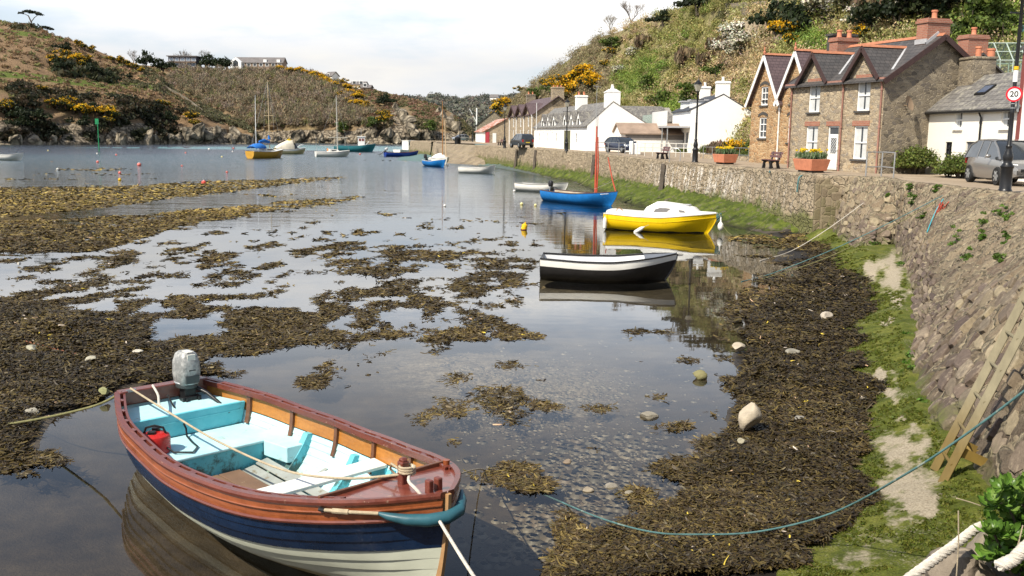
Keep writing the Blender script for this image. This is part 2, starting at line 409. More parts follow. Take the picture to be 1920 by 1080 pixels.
rt = np.concatenate([np.linspace(-1.1,-.62,14)[:-1], np.linspace(-.62,.62,330), np.linspace(.62,1.2,14)[1:]])
dd = 2.2*(480/2.2)**np.linspace(0, 1, 330)
Xg, Yg = np.meshgrid(rt, dd, indexing='ij'); Xg = Xg*Yg
Zg = bed_h(Xg, Yg)
px, py = projn(Xg, Yg, Zg)
shingle = np.exp(-(((px-985)/175)**2+((py-745)/62)**2)**1.3)+.55*np.exp(-(((px-820)/120)**2+((py-690)/40)**2)**1.4)+.5*np.exp(-(((px-1000)/230)**2+((py-560)/30)**2)**1.4)
stones = np.exp(-(((px-1180)/150)**2+((py-900)/90)**2)**1.4)
k = NT('harbour_mud'); n1 = k.noise(1.3, 6, .65); n2 = k.noise(26, 4, .7)
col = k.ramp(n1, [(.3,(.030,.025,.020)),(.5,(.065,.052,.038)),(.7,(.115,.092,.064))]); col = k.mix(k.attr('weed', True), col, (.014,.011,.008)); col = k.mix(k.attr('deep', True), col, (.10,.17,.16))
v = k.vor(17, 'F1'); peb = k.ramp(k.xyz(v['Color'])[0], [(0,(.16,.135,.10)),(.4,(.30,.26,.205)),(.75,(.40,.35,.28)),(1,(.52,.47,.39))])
sh = k.math('MULTIPLY', k.attr('shingle', True), k.ramp(k.noise(3,5,.7), [(.32,.1),(.6,1.0)]))
col = k.mix(sh, col, peb); col = k.mix(k.math('MULTIPLY', k.attr('stones', True), k.ramp(n2, [(.5,0.),(.62,.55)])), col, (.17,.14,.10))
k.bsdf(col, .6, k.bump(k.math('ADD', n2, k.math('MULTIPLY', k.math('SUBTRACT', 1.0, v['Distance']), sh)), .7, .03), 0, .35)
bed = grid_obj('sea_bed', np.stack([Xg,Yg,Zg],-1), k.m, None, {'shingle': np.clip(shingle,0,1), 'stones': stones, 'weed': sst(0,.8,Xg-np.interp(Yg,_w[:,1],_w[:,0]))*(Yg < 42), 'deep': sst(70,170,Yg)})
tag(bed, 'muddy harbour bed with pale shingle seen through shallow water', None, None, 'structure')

# ---- water: clear in the shallows, mirror-like at grazing angles, small wind ripples further out
k = NT('harbour_water'); y = k.xyz()[1]
far = k.ramp(k.math('DIVIDE', y, 260.0, True), [(.0,.0),(.14,.0),(.24,.10),(.36,.40),(.55,1.0)])
rp = k.noise(1.0, 4, .55, k.map((.5,2.2,1))); rp2 = k.noise(1.0, 3, .5, k.map((.10,.45,1)))
wob = k.noise(.55, 2, .5, k.map((.7,1.6,1)))
hgt = k.math('ADD', k.math('MULTIPLY', k.math('ADD', rp, rp2), k.math('MULTIPLY', far, 3.2)), k.math('MULTIPLY', wob, .04))
nb = k.bump(hgt, .8, .085); fr = k.n('ShaderNodeFresnel'); fr.inputs[0].default_value = 1.33; k.put(fr.inputs['Normal'], nb)
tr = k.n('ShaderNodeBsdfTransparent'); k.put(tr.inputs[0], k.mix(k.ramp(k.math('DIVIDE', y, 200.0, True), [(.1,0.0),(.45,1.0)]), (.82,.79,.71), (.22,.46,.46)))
gl = k.n('ShaderNodeBsdfGlossy'); k.put(gl.inputs['Roughness'], k.ramp(k.math('DIVIDE', y, 260.0, True), [(.14,.02),(.30,.07),(.55,.20)])); k.put(gl.inputs['Normal'], nb); k.put(gl.inputs[0], (.95,.97,1.0))
mx = k.n('ShaderNodeMixShader'); k.put(mx.inputs[0], fr.outputs[0]); k.t.links.new(tr.outputs[0], mx.inputs[1]); k.t.links.new(gl.outputs[0], mx.inputs[2])
k.t.links.new(mx.outputs[0], k.out.inputs[0])
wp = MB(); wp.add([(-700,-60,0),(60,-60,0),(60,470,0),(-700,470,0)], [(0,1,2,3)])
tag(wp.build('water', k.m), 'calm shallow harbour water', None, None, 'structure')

# ---- mossy bank below the near wall
ys = np.concatenate([np.geomspace(6.5, 40, 300)])
xm = np.interp(ys, _m[:,1], _m[:,0])-.25; xb = np.interp(ys, _bb[:,1], _bb[:,0])+1.3
tt = np.linspace(0, 1, 60)
Xm = xm[:,None]+(xb-xm)[:,None]*tt; Ym = np.repeat(ys[:,None], 60, 1)
Zm = shore_h(Xm, Ym)+.035+(fbm(Xm*1.3,Ym*1.3,4,21)-.5)*.10+(fbm(Xm*9,Ym*9,3,24)-.5)*.035; Zm[:,0] -= .12
px, py = projn(Xm, Ym, Zm); sand = np.zeros_like(px)
qx = px+(fbm(px*.035,py*.035,4,91)-.5)*95; qy = py+(fbm(px*.035+40,py*.05,4,92)-.5)*70
for cx, cy, rx, ry, s in [(1715,925,62,52,1),(1695,845,50,38,.9),(1652,712,34,24,1),(1690,800,40,16,.7),(1668,505,40,34,.9),(1652,597,22,12,.9),(1680,558,26,20,.7),(1660,760,30,10,.5),(1640,1010,70,20,.35),(1600,1050,70,24,.5),(1780,1040,80,40,.5),(1662,655,14,10,.5)]:
    sand = np.maximum(sand, 1.2*s*np.exp(-(((qx-cx)/rx)**2+((qy-cy)/ry)**2)**1.0))
k = NT('mossy_bank'); n1 = k.noise(2.1, 6, .68); n2 = k.noise(38, 5, .75); n3 = k.noise(7, 5, .65)
moss = k.ramp(n1, [(.28,(.050,.064,.010)),(.48,(.105,.126,.017)),(.62,(.175,.182,.032)),(.78,(.27,.25,.09))])
moss = k.mix(.85, moss, k.ramp(n2, [(.25,.30),(.5,.85),(.72,1.5)]), 'MULTIPLY'); gv = k.vor(30,'F1'); moss = k.mix(k.math('MULTIPLY', k.ramp(k.noise(1.7,5,.7,k.map((1,1,1),(0,0,1))), [(.50,0.),(.66,.8)]), k.ramp(gv['Distance'], [(.25,1.),(.45,0.)])), moss, (.30,.27,.19))
sandc = k.ramp(n2, [(.3,(.20,.165,.115)),(.5,(.42,.355,.26)),(.7,(.54,.47,.36))])
f = k.math('ADD', k.attr('sand', True), k.math('MULTIPLY', k.math('SUBTRACT', n3, .5), 1.5))
col = k.mix(k.ramp(f, [(.40,0.0),(.78,.95)]), moss, sandc)
k.bsdf(col, .9, k.bump(k.math('ADD', n2, k.math('MULTIPLY', n3, .7)), .8, .05), 0, .2)
tag(grid_obj('mossy_ground', np.stack([Xm,Ym,Zm],-1), k.m, None, {'sand': sand}), 'bank of green moss with bare gritty patches at the foot of the wall', None, None, 'structure')

# ---- rubble quay walls
def quay_mat(name, stones, mortar, algae_z, lime=0, gapf=1.0):
    k = NT(name); z = k.xyz()[2]; st = k.attr('st', True); mo = k.attr('mo', True); hv = k.attr('hv', True)
    n1 = k.noise(1.1, 6, .65); n2 = k.noise(12, 6, .75); n4 = k.noise(45, 4, .7)
    n3 = k.noise(2.4, 6, .7, k.map((1,1,.35)))
    nv_ = k.n('ShaderNodeTexNoise'); k.put(nv_.inputs['Vector'], k.co); nv_.inputs['Scale'].default_value = 3; va = k.n('ShaderNodeVectorMath', operation='MULTIPLY_ADD'); k.put(va.inputs[0], nv_.outputs['Color']); va.inputs[1].default_value = (.35,)*3; k.put(va.inputs[2], k.map((1,.8,1.25)))
    SC_ = 2.7 if lime else 1.75; vs_ = k.vor(SC_, 'F1', va.outputs[0]); ve_ = k.vor(SC_, 'DISTANCE_TO_EDGE', va.outputs[0]); st = k.xyz(vs_['Color'])[0]; mo = k.ramp(ve_['Distance'], [(.02,1.0),(.10,0.0)])
    c = k.ramp(st, [(i/(len(stones)-1), s) for i, s in enumerate(stones)])
    if not lime:
        low = k.ramp(st, [(0,(.12,.092,.068)),(.3,(.19,.145,.10)),(.55,(.15,.115,.085)),(.8,(.24,.19,.13)),(1,(.17,.13,.095))])
        c = k.mix(k.ramp(k.math('ADD', hv, k.math('MULTIPLY', k.math('SUBTRACT', n1, .5), .9)), [(.34,.92),(.56,0.)]), c, low)
    m = k.mix(k.ramp(n2, [(.3,0.),(.7,1.)]), dk(mortar,.72), dk(mortar,1.2))
    smear = k.math('MULTIPLY', k.ramp(n3, [(.44,0.),(.62,1.)]), k.ramp(hv, [(.30,.10),(.80,.85)]))
    c = k.mix(k.math('MAXIMUM', k.math('MULTIPLY', mo, .92), smear), c, m)
    c = k.mix(.6, c, k.ramp(n2, [(.22,.35),(.5,.85),(.78,1.2)]), 'MULTIPLY'); c = k.mix(.4, c, k.ramp(n4, [(.3,.4),(.6,1.1)]), 'MULTIPLY')
    gap = k.math('MAXIMUM', k.math('MULTIPLY', k.ramp(ve_['Distance'], [(.0,1.),(.045,0.)]), k.ramp(k.noise(1.9,3), [(.40,0.),(.50,.95)])), k.ramp(k.noise(5.5,3,.6), [(.66,0.),(.70,.85)])); gap = k.math('MULTIPLY', gap, gapf); c = k.mix(gap, c, (.022,.017,.013))
    lic = k.ramp(k.noise(9, 4, .7), [(.66,0.),(.72,.55)]); c = k.mix(lic, c, (.50,.45,.37))
    if lime: c = k.mix(k.math('MULTIPLY', k.ramp(k.noise(2.2, 5, .7, k.map((1.5,1.5,.12))), [(.50,0.),(.60,.95)]), k.attr('lime', True)), c, (.74,.68,.60))
    alg = k.math('ADD', k.math('MULTIPLY', z, -1.0), k.math('MULTIPLY', k.math('SUBTRACT', n1, .5), 2.6))
    al = k.ramp(k.math('ADD', alg, algae_z), [(-.0,0.0),(.45,.85)])
    c = k.mix(k.math('MULTIPLY', al, k.ramp(n2, [(.3,.45),(.6,1.)])), c, k.mix(n2, (.045,.062,.010), (.14,.17,.025)))
    return k.bsdf(c, .9, k.bump(k.math('ADD', k.math('ADD', n2, k.math('MULTIPLY', n4, .5)), k.ramp(ve_['Distance'], [(0,0.),(.09,1.3)])), 1.0, .06), 0, .22)
LASTW = {}
def quay_wall(name, base, top, ds, nv, mat, cell=(.42,.30), amp=.10, cap=.55, lean=.0, lime=None, seed=0, side=1):
    base = np.array(base, float); top = np.array(top, float)
    seg = np.hypot(*(np.diff(.5*(base+top), axis=0)[:, :2].T)); L = np.concatenate([[0], np.cumsum(seg)])
    n = int(L[-1]/ds)+2; u = np.linspace(0, L[-1], n)
    ip = lambda A: np.stack([np.interp(u, L, A[:,i]) for i in range(3)], -1)
    B = ip(base); T = ip(top)
    tang = np.gradient(.5*(B+T), axis=0); tang[:,2] = 0; tang /= np.linalg.norm(tang, axis=1)[:,None]
    kern = np.ones(9)/9
    inw = np.stack([tang[:,1], -tang[:,0], 0*tang[:,0]], -1)*side
    up = T-B; hgt = np.linalg.norm(up, axis=1)
    nn = np.cross(tang, up); nn /= np.linalg.norm(nn, axis=1)[:,None]
    if nn[n//2] @ inw[n//2] > 0: nn = -nn
    v = np.linspace(0, 1, nv); P = B[:,None]+up[:,None]*v[None,:,None]
    U = np.repeat(u[:,None], nv, 1); Hh = hgt[:,None]*v[None]
    wu = (fbm(U*.9,Hh*.9,3,seed)-.5)*.5; wv = (fbm(U*.9+50,Hh*.9,3,seed+3)-.5)*.5
    f1, f2, sid = vor((U+lean*Hh+wu)/cell[0], (Hh+wv)/cell[1], seed)
    g = f2-f1; mo = 1-sst(.03, .15, g)
    d = sst(0, .13, g)*(.45+.65*sid)*amp+(fbm(U*5.3,Hh*5.3,4,seed+7)-.5)*amp*.55+(fbm(U*.5,Hh*.5,2,seed+5)-.5)*amp*1.2
    P = P+nn[:,None]*d[...,None]
    lm = np.zeros_like(U) if lime is None else np.repeat(lime(T[:,1])[:,None], nv, 1)*sst(.2,.5,v)[None]*(1-sst(.85,1,v)[None])
    LASTW.clear(); LASTW.update(u=u, v=v, P=P, nn=nn, tang=tang, up=up/hgt[:,None], hgt=hgt)
    # coping: four more rows running back over the top
    rows = [P]; at_ = [sid, mo, np.repeat(v[None], n, 0), lm]; ext = [[a] for a in at_]
    for q, (back, dz) in enumerate([(.08,.05),(.25,.055),(cap,.045),(cap+.05,-.12)]):
        C = P[:,-1]+inw*back; C[:,2] += dz+(fbm(u*1.4,u*0+back*3,3,seed+11)-.5)*.08
        rows.append(C[:,None]); 
        for e, a in zip(ext, at_): e.append(a[:,-1:])
    A = [np.concatenate(e, 1) for e in ext]
    o = grid_obj(name, np.concatenate(rows, 1), mat, None, {'st': A[0], 'mo': A[1], 'hv': A[2], 'lime': A[3]})
    return o
WST = [(.125,.088,.070),(.235,.175,.115),(.33,.25,.16),(.15,.11,.09),(.38,.295,.19),(.20,.148,.11)]
mq1 = quay_mat('near_quay_rubble', WST, (.50,.42,.28), .55, 0, .8)
mq2 = quay_mat('far_quay_rubble', [(.27,.21,.14),(.36,.285,.19),(.42,.335,.225),(.31,.24,.165),(.47,.375,.26)], (.47,.385,.27), 1.25, 1, .35)
TOPN = [tuple(at(1608,334,2.6)), tuple(at(1648,337,2.6)), tuple(at(1692,343,2.62)), tuple(at(1780,354,2.62)), tuple(at(1855,365,2.62)), tuple(at(1922,374,2.62)),
        (10.6,18.6,2.62),(8.6,14.8,2.62),(7.75,13.0,2.62),(7.3,11.8,2.62),(6.5,10.2,2.62),(5.9,8.8,2.62),(5.4,7.2,2.62),(4.3,4.5,2.6),(2.2,2.6,2.6),(-6,2.2,2.6)]
BASN = [tuple(p[:2])+(p[2]-.25,) for p in _b]; BASN = BASN[:1]+BASN[1:]
BASN = [BASN[0],BASN[1],BASN[2],BASN[3],BASN[4]]+BASN[5:]
TOPN16 = TOPN[:6]+TOPN[6:]
n_ = min(len(BASN), len(TOPN16))
# pair the two lines knot by knot (the wall leans back most where it turns the corner)
BPAIR = [BASN[0],BASN[1],BASN[2],BASN[3],BASN[4],BASN[5],(7.1,17.2,.17),BASN[6],BASN[7],BASN[8],BASN[9]]+BASN[10:]
BPAIR = [(13.5,40.6,-.1)]+BPAIR; TOPN16 = [(13.95,40.7,2.6)]+TOPN16
qn = quay_wall('quay_wall', BPAIR, TOPN16, .055, 64, mq1, (.52,.34), .085, .6, .45, None, 3, -1)
# the separate facing stones of the near wall, standing proud of the mortar
g_ = np.random.default_rng(77); VV, FF, CC = [], [], []; Lw = LASTW; pu = Lw['u']; NU = 9
palS = np.array([(.165,.128,.088),(.225,.18,.118),(.28,.228,.148),(.18,.145,.105),(.30,.245,.158),(.145,.112,.083)]); palL = np.array([(.105,.078,.062),(.145,.108,.082),(.12,.09,.072),(.17,.13,.095),(.19,.15,.108),(.095,.07,.058)])
u0 = .2
while u0 < pu[-1]-.2:
    cw_ = .36+.26*g_.random(); h0 = .02
    while h0 < 2.9:
        ch_ = .20+.20*g_.random(); i = int(np.searchsorted(pu, u0+cw_*.5)); i = min(i, len(pu)-1); hv_ = (h0+ch_*.5)/Lw['hgt'][i]
        if hv_ > .97: break
        if g_.random() < np.interp(hv_, [0,.35,.6,1.0], [.95,.90,.55,.34]):
            j = int(hv_*(len(Lw['v'])-1)); c0 = Lw['P'][i,j]; n0 = Lw['nn'][i]; t0 = Lw['tang'][i]; w0 = Lw['up'][i]; th = .010+.045*g_.random()**1.5*(1.25-.7*hv_); o_ = len(VV)
            ang = np.sort((np.arange(NU)+.5*g_.random(NU))*2*PI/NU)+g_.random(); ra = .86+.22*g_.random(NU); sq = (np.abs(np.cos(ang))**4+np.abs(np.sin(ang))**5)**-.2
            tilt = g_.normal(size=2)*.10
            for sc_, z_ in ((1.0,-.05),(1.0,th*.55),(.80,th)):
                a_ = np.cos(ang)*ra*sq*cw_*.485*sc_; b_ = np.sin(ang)*ra*sq*ch_*.485*sc_; dz_ = z_+(a_*tilt[0]+b_*tilt[1])*(z_ > 0)
                VV += list(c0+t0*a_[:,None]+w0*b_[:,None]+n0*dz_[:,None])
            VV.append(c0+n0*(th*1.05))
            for r_i in range(2):
                for q in range(NU): FF.append((o_+r_i*NU+q, o_+r_i*NU+(q+1) % NU, o_+(r_i+1)*NU+(q+1) % NU, o_+(r_i+1)*NU+q))
            for q in range(0, NU): FF.append((o_+2*NU+q, o_+2*NU+(q+1) % NU, o_+3*NU, o_+3*NU))
            lowp = g_.random() < np.interp(hv_, [.2,.6], [.9,.08]); cc_ = (palL if lowp else palS)[g_.integers(6)]*(.85+.3*g_.random()); CC += [cc_]*(3*NU+1)
        h0 += ch_*1.06
    u0 += cw_*1.05
VV = np.array(VV); FF = [f if f[2] != f[3] else f[:3] for f in FF]
me_ = bpy.data.meshes.new('facing_stones'); me_.from_pydata([tuple(v) for v in VV], [], FF); ca = me_.attributes.new('col','FLOAT_COLOR','POINT'); ca.data.foreach_set('color', np.concatenate([np.array(CC),np.ones((len(CC),1))],1).astype(np.float32).ravel())
k = NT('facing_stone'); n1 = k.noise(1.1,6,.65); n2 = k.noise(11,6,.75); z = k.xyz()[2]; c = k.mix(.75, k.attr('col'), k.ramp(n2, [(.25,.45),(.5,1.0),(.75,1.45)]), 'MULTIPLY')
c = k.mix(k.ramp(k.noise(3.3,6,.72), [(.54,0.),(.66,.75)]), c, (.40,.325,.225)); c = k.mix(k.ramp(k.noise(9,4,.7), [(.68,0.),(.74,.5)]), c, (.52,.48,.40))
al = k.ramp(k.math('ADD', k.math('ADD', k.math('MULTIPLY', z, -1.0), k.math('MULTIPLY', k.math('SUBTRACT', n1, .5), 2.6)), .55), [(0,0.),(.45,.8)]); c = k.mix(k.math('MULTIPLY', al, k.ramp(n2, [(.3,.4),(.6,1.)])), c, k.mix(n2, (.045,.062,.010), (.14,.17,.025)))
me_.materials.append(k.bsdf(c, .88, k.bump(n2, .8, .03), 0, .25)); fo = bpy.data.objects.new('facing_stones', me_); COL.objects.link(fo); fo.parent = qn
tag(qn, 'near leaning rubble quay wall with mortar smears behind the ladder', 'wall')
T2 = [(13.95,40.2)]+QTOP[1:]
qf = quay_wall('quay_wall', [(x-.42,y-.1,-.1) for x, y in T2], [(x,y,2.6) for x, y in T2], .12, 40, mq2, (.45,.32), .10, .7, 0,
               lambda y: np.exp(-(((y-57)/7.5)**2)**2)*.95+.35*np.exp(-((y-46)/4)**2), 31)
tag(qf, 'long sunlit harbour wall with pale lime streaks running below the cottages', 'wall')
T3 = [(-14.5,172),(-16.7,179.7),(-20.5,192.8),(-20.0,197),(-8,203)]
qe = quay_wall('quay_wall', [(x-.3,y-.2,-.4) for x, y in T3], [(x,y,2.7) for x, y in T3], .25, 22, mq2, (.6,.4), .12, .8, 0, None, 47)
tag(qe, 'far end of the harbour wall standing beyond the slipway', 'wall')
qs = quay_wall('quay_wall', [(-14.7,171.8,-.4),(-13.5,158,-.4),(-12.3,146,-.4),(-11.2,136.5,-.4)], [(-14.2,172.3,2.65),(-13.0,160,2.0),(-12.0,147,.9),(-11.0,137,-.1)], .25, 18, mq2, (.6,.4), .10, .6, 0, None, 63, -1)
tag(qs, 'low sloping stone wall edging the slipway', 'wall')
# green weedy toe at the foot of the long wall
us = np.linspace(0, 1, 420); L = np.concatenate([[0], np.cumsum(np.hypot(*np.diff(_qt[1:],axis=0).T))]); L /= L[-1]
xq = np.interp(us, L, _qt[1:,0]); yq = np.interp(us, L, _qt[1:,1]); w = np.linspace(0, 1, 26)
reach = np.interp(yq, [41.2,43,48,60,75,95,130], [.2,1.3,2.5,2.7,1.9,1.5,.8]); hi = np.interp(yq, [41.2,43,46,60,80,100,130], [.1,.5,.8,1.05,.85,.8,.4])
Xt = xq[:,None]-.25-reach[:,None]*w[None]; Yt = np.repeat(yq[:,None],26,1)-reach[:,None]*w[None]*.25
f1, f2, sid = vor(Yt*1.6, Xt*1.9, 5)
Zt = hi[:,None]*(1-w[None])**1.3-.12*w[None]+(sst(0,.3,f2-f1)-.4)*.16*(1-w[None]*.5)+(fbm(Xt*2,Yt*2,3,4)-.5)*.2; Zt[:,0] += .1
k = NT('weedy_wall_foot'); n1 = k.noise(1.5,5,.65); n2 = k.noise(18,5,.75); z = k.xyz()[2]
g = k.ramp(n1, [(.3,(.030,.042,.008)),(.5,(.085,.115,.013)),(.7,(.17,.20,.03))]); g = k.mix(.6, g, k.ramp(n2, [(.3,.3),(.7,1.1)]), 'MULTIPLY')
g = k.mix(k.ramp(k.noise(2.5,5,.7), [(.56,0.),(.64,.8)]), g, (.14,.115,.09))
g = k.mix(k.ramp(k.math('ADD', z, k.math('MULTIPLY', n1, .35)), [(.10,1.0),(.42,0.0)]), g, (.022,.017,.010))
k.bsdf(g, .85, k.bump(n2, .9, .06), 0, .25)
tag(grid_obj('wall_foot_bank', np.stack([Xt,Yt,Zt],-1), k.m), 'green weedy stone footing along the long wall', None, None, 'structure')

# ---- quay road
k = NT('quay_road'); n1 = k.noise(.8,6,.7); n2 = k.noise(30,4,.7)
col = k.ramp(n1, [(.3,(.25,.195,.135)),(.5,(.33,.26,.185)),(.7,(.40,.325,.24))]); col = k.mix(.4, col, k.ramp(n2, [(.3,.6),(.7,1.1)]), 'MULTIPLY')
k.bsdf(col, .9, k.bump(n2, .4, .01), 0, .2); road_m = k.m
edge = [(p[0]+.32, p[1]+.05) for p in TOPN[::-1][0:-1]]+[(13.4+.5,40.4)]+[(x+.35,y) for x, y in QTOP[2:]]+[(-3.5,146),(-6,160),(-12,172),(-16.2,180),(-19.8,193),(-14,200)]
rd = MB(); rr = []
for i, (x, y) in enumerate(edge):
    rr.append((x, y, 2.605)); 
inner = [(max(x,0)+ (75 if y > 20 else 40), y+(6 if y > 8 else (-8 if y < 3 else 0)), 2.605) for x, y in edge]
rd.loft([[a, b] for a, b in zip(rr, inner)], 0, False, False, False)
tag(rd.build('quay_road', road_m), 'worn tan concrete quay road', None, None, 'structure')
# ---- slipway
k = NT('slipway'); x = k.xyz(); br = k.n('ShaderNodeTexBrick'); k.put(br.inputs['Vector'], k.map((.5,.5,.5))); br.inputs['Scale'].default_value = 1.6
col = k.mix(.8, (.40,.30,.205), k.ramp(k.noise(.9,7,.75), [(.3,.35),(.7,1.15)]), 'MULTIPLY')
k.bsdf(col, .85, k.bump(k.noise(6,4), .5, .05), 0, .2)
sl = MB(); A = [Vector((-4.6,139.5,2.6)), Vector((-13.4,166,2.6))]; Bq = [Vector((-3.6,129.5,-.5)), Vector((-11.2,137,-.5))]
rings = []
for i in range(13):
    t = i/12; rings.append([A[0].lerp(Bq[0],t)+Vector((0,0,.06*math.sin(i*2.1))), A[1].lerp(Bq[1],t)])
sl.loft(rings, 0, False, False, False)
tag(sl.build('slipway', stone_mat('slip_paving', [(.22,.175,.12),(.29,.23,.16),(.34,.275,.19),(.25,.20,.14)], (.17,.14,.10), 1.1, 1, .05, .6, (.22,.18,.10))), 'stone paved slipway running down from the quay to the water', None, None, 'structure')
# ---- stone steps let into the wall at the corner
st = MB(); r5 = random.Random(5)
for i, (x0, x1, y, z) in enumerate([(1530,1586,334,2.58),(1542,1606,346,2.25),(1560,1608,361,1.9),(1568,1607,376,1.55),(1573,1606,390,1.22),(1576,1612,405,.9),(1580,1618,420,.55)]):
    a = dep(x0,y,40.8-.30*i); b = dep(x1,y,40.6-.30*i); z = a.z; b.z = z; d = (b-a); d.z = 0; d.normalize(); nrm = Vector((d.y,-d.x,0))
    q = [a+nrm*.05*r5.random(), b, b-nrm*1.0, a-nrm*1.0]
    st.hexa([Vector((p.x,p.y,-.3)) for p in q], q, 0)
MT['stepstone'] = stone_mat('mossy_step_stone', [(.20,.155,.10),(.30,.235,.155),(.16,.14,.07),(.30,.24,.16)], (.24,.19,.12), 2.2, 1.2, .05, .6)
tag(st.build('stone_steps', MT['stepstone'], bevel=.05), 'worn stone steps cut into the quay wall by the corner', 'steps')
# ================================================================ hills and vegetation
def hill(name, px, shore, ridge_d, ridge_y, cliffz, cliffd, ncol, nrow, z0, amp, mat, paint_fn=None, conv=1.0, back=160, seed=0, cliffamp=2.0, label='hillside'):
    px = np.array(px, float); cols = np.linspace(px[0], px[-1], ncol)
    f = lambda a: np.interp(cols, px, a)
    sd, rdn, ry, cz, cd = f(shore), f(ridge_d), f(ridge_y), f(cliffz), f(cliffd)
    hor = 252+(cols-960)*RHO
    rv = np.array([ray(a, b) for a, b in zip(cols, hor)]); ratio = rv[:,0]/rv[:,1]
    rr2 = np.array([ray(a, b) for a, b in zip(cols, ry)]); zr = CH+rr2[:,2]/rr2[:,1]*rdn; ratior = rr2[:,0]/rr2[:,1]
    t = np.linspace(0, 1, nrow)
    D = np.zeros((ncol, nrow)); Zz = np.zeros_like(D)
    tc = .22
    a = np.clip(t/tc, 0, 1); b = np.clip((t-tc)/(1-tc), 0, 1)
    D = sd[:,None]+cd[:,None]*a[None]+(rdn-sd-cd)[:,None]*b[None]
    Zz = z0+(cz-z0)[:,None]*a[None]**.8+(zr-cz)[:,None]*(b[None]**conv)
    rat = ratio[:,None]+(ratior-ratio)[:,None]*t[None]
    n = fbm(rat*D*.045+seed, D*.045, 5, seed)-.5; n2 = fbm(rat*D*.16+seed, D*.05+Zz*.16, 4, seed+4)-.5
    env = np.sin(np.clip(t,0,1)*PI)[None]**.6
    Zz = Zz+n*amp*env+n2*amp*.25*env
    cl = (1-sst(tc*.9, tc*1.5, t))[None]*sst(0,.03,t)[None]
    rn = fbm(rat*D*.13+3, Zz*.22, 4, seed+9)-.5
    D = D+rn*cliffamp*4.0*cl+rn*cliffamp*.4
    X = rat*D
    P = np.stack([X, D, Zz], -1)
    # behind the ridge
    bk = np.stack([X[:,-1]+ratio*back, D[:,-1]+back, Zz[:,-1]*.93], -1)[:,None]
    P = np.concatenate([P, bk], 1)
    pxx, pyy = projn(P[...,0], P[...,1], P[...,2])
    at_ = {'tt': np.concatenate([np.repeat(t[None],ncol,0), np.ones((ncol,1))], 1)}
    if paint_fn: at_.update(paint_fn(pxx, pyy, P, at_['tt']))
    o = grid_obj(name, P, mat, None, at_)
    tag(o, label, None, None, 'structure')
    return dict(o=o, P=P[:,:-1], cols=cols, py=pyy[:,:-1], px=pxx[:,:-1], t=t)
def on_hill(h, px, py):
    """point of the hillside seen at that pixel"""
    i = int(np.clip(np.argmin(np.abs(h['cols']-px)), 0, len(h['cols'])-1))
    j = int(np.argmin(np.abs(h['py'][i]-py))); return Vector(h['P'][i, j])
def rock_mix(k, base, hi=.30):
    """bare rock where the ground is steep"""
    rk = k.attr('rock', True); n = k.noise(.22, 6, .75); n2 = k.noise(1.2, 5, .7)
    vc = k.vor(.55,'DISTANCE_TO_EDGE',k.map((1,1,.6))); rc = k.ramp(n2, [(.30,(.04,.034,.026)),(.45,(.20,.165,.12)),(.58,(.36,.30,.22)),(.75,(.52,.46,.37))]); rc = k.mix(k.ramp(vc['Distance'], [(.0,.85),(.16,0.)]), rc, (.025,.021,.017))
    f = k.ramp(k.math('ADD', rk, k.math('MULTIPLY', k.math('SUBTRACT', n, .5), 1.0)), [(.44,0.),(.54,1.)])
    return k.mix(f, base, rc), n2
def hill_mat(name, tones, green=None):
    k = NT(name); n1 = k.noise(.03, 8, .68); n2 = k.noise(.45, 6, .75); n3 = k.noise(2.2, 4, .75)
    c = k.ramp(n1, [(.25+.5*i/(len(tones)-1), t) for i, t in enumerate(tones)])
    c = k.mix(.6, c, k.ramp(n2, [(.25,.6),(.5,1.1),(.75,1.6)]), 'MULTIPLY'); c = k.mix(.5, c, k.ramp(n3, [(.3,.45),(.65,1.15)]), 'MULTIPLY')
    if green: c = k.mix(k.ramp(k.math('ADD', k.attr('green', True), k.math('MULTIPLY', k.math('SUBTRACT', n2, .5), .8)), [(.4,0.),(.6,1.)]), c, green)
    c, rb = rock_mix(k, c)
    hb = k.math('ADD', n2, k.math('MULTIPLY', n3, .4))
    return k.bsdf(c, .95, k.bump(hb, 1.0, .8), 0, .1)
def strip(px, py, pts, w):
    d = np.full(px.shape, 1e9)
    for (x0,y0),(x1,y1) in zip(pts[:-1], pts[1:]):
        ex, ey = x1-x0, y1-y0; t = np.clip(((px-x0)*ex+(py-y0)*ey)/(ex*ex+ey*ey),0,1)
        d = np.minimum(d, np.hypot((px-x0-t*ex)*.6, py-y0-t*ey))
    return 1-sst(w*.5, w*1.6, d)
def pf1(px, py, P, t):
    g = np.maximum.reduce([0.8*strip(px,py,[(-80,134),(60,143),(130,153),(200,160),(290,164)],6), strip(px,py,[(-80,52),(0,58),(60,65),(120,74)],4)*.9, strip(px,py,[(210,157),(285,160)],4)])
    rock = (1-sst(.08,.17,t))*.75
    rock = np.maximum(rock, .8*np.exp(-(((px-385)/60)**2+((py-250)/14)**2)**2)); rock = np.maximum(rock, .75*np.exp(-(((px-270)/60)**2+((py-258)/10)**2)**2))
    return {'green': g, 'rock': rock}
H1 = hill('hills', [-420,-150,0,50,100,150,200,250,300,313,350,383,423,460,474,486], [215,238,250,255,262,268,275,283,295,298,303,308,313,318,321,326],
          [330,345,360,362,360,358,355,352,350,348,345,341,337,333,329,328], [30,34,40,46,65,80,103,122,134,156,177,200,217,231,242,262],
          [10]*10+[9,9,8,6,4.5,2], [10]*13+[6,4,2], 340, 130, -.8, 5, hill_mat('bracken_hill', [(.14,.095,.055),(.205,.135,.077),(.255,.17,.10),(.185,.14,.07),(.225,.15,.087)], (.11,.14,.035)), pf1, .85, 160, 11, 2.5, 'brown bracken headland on the left')
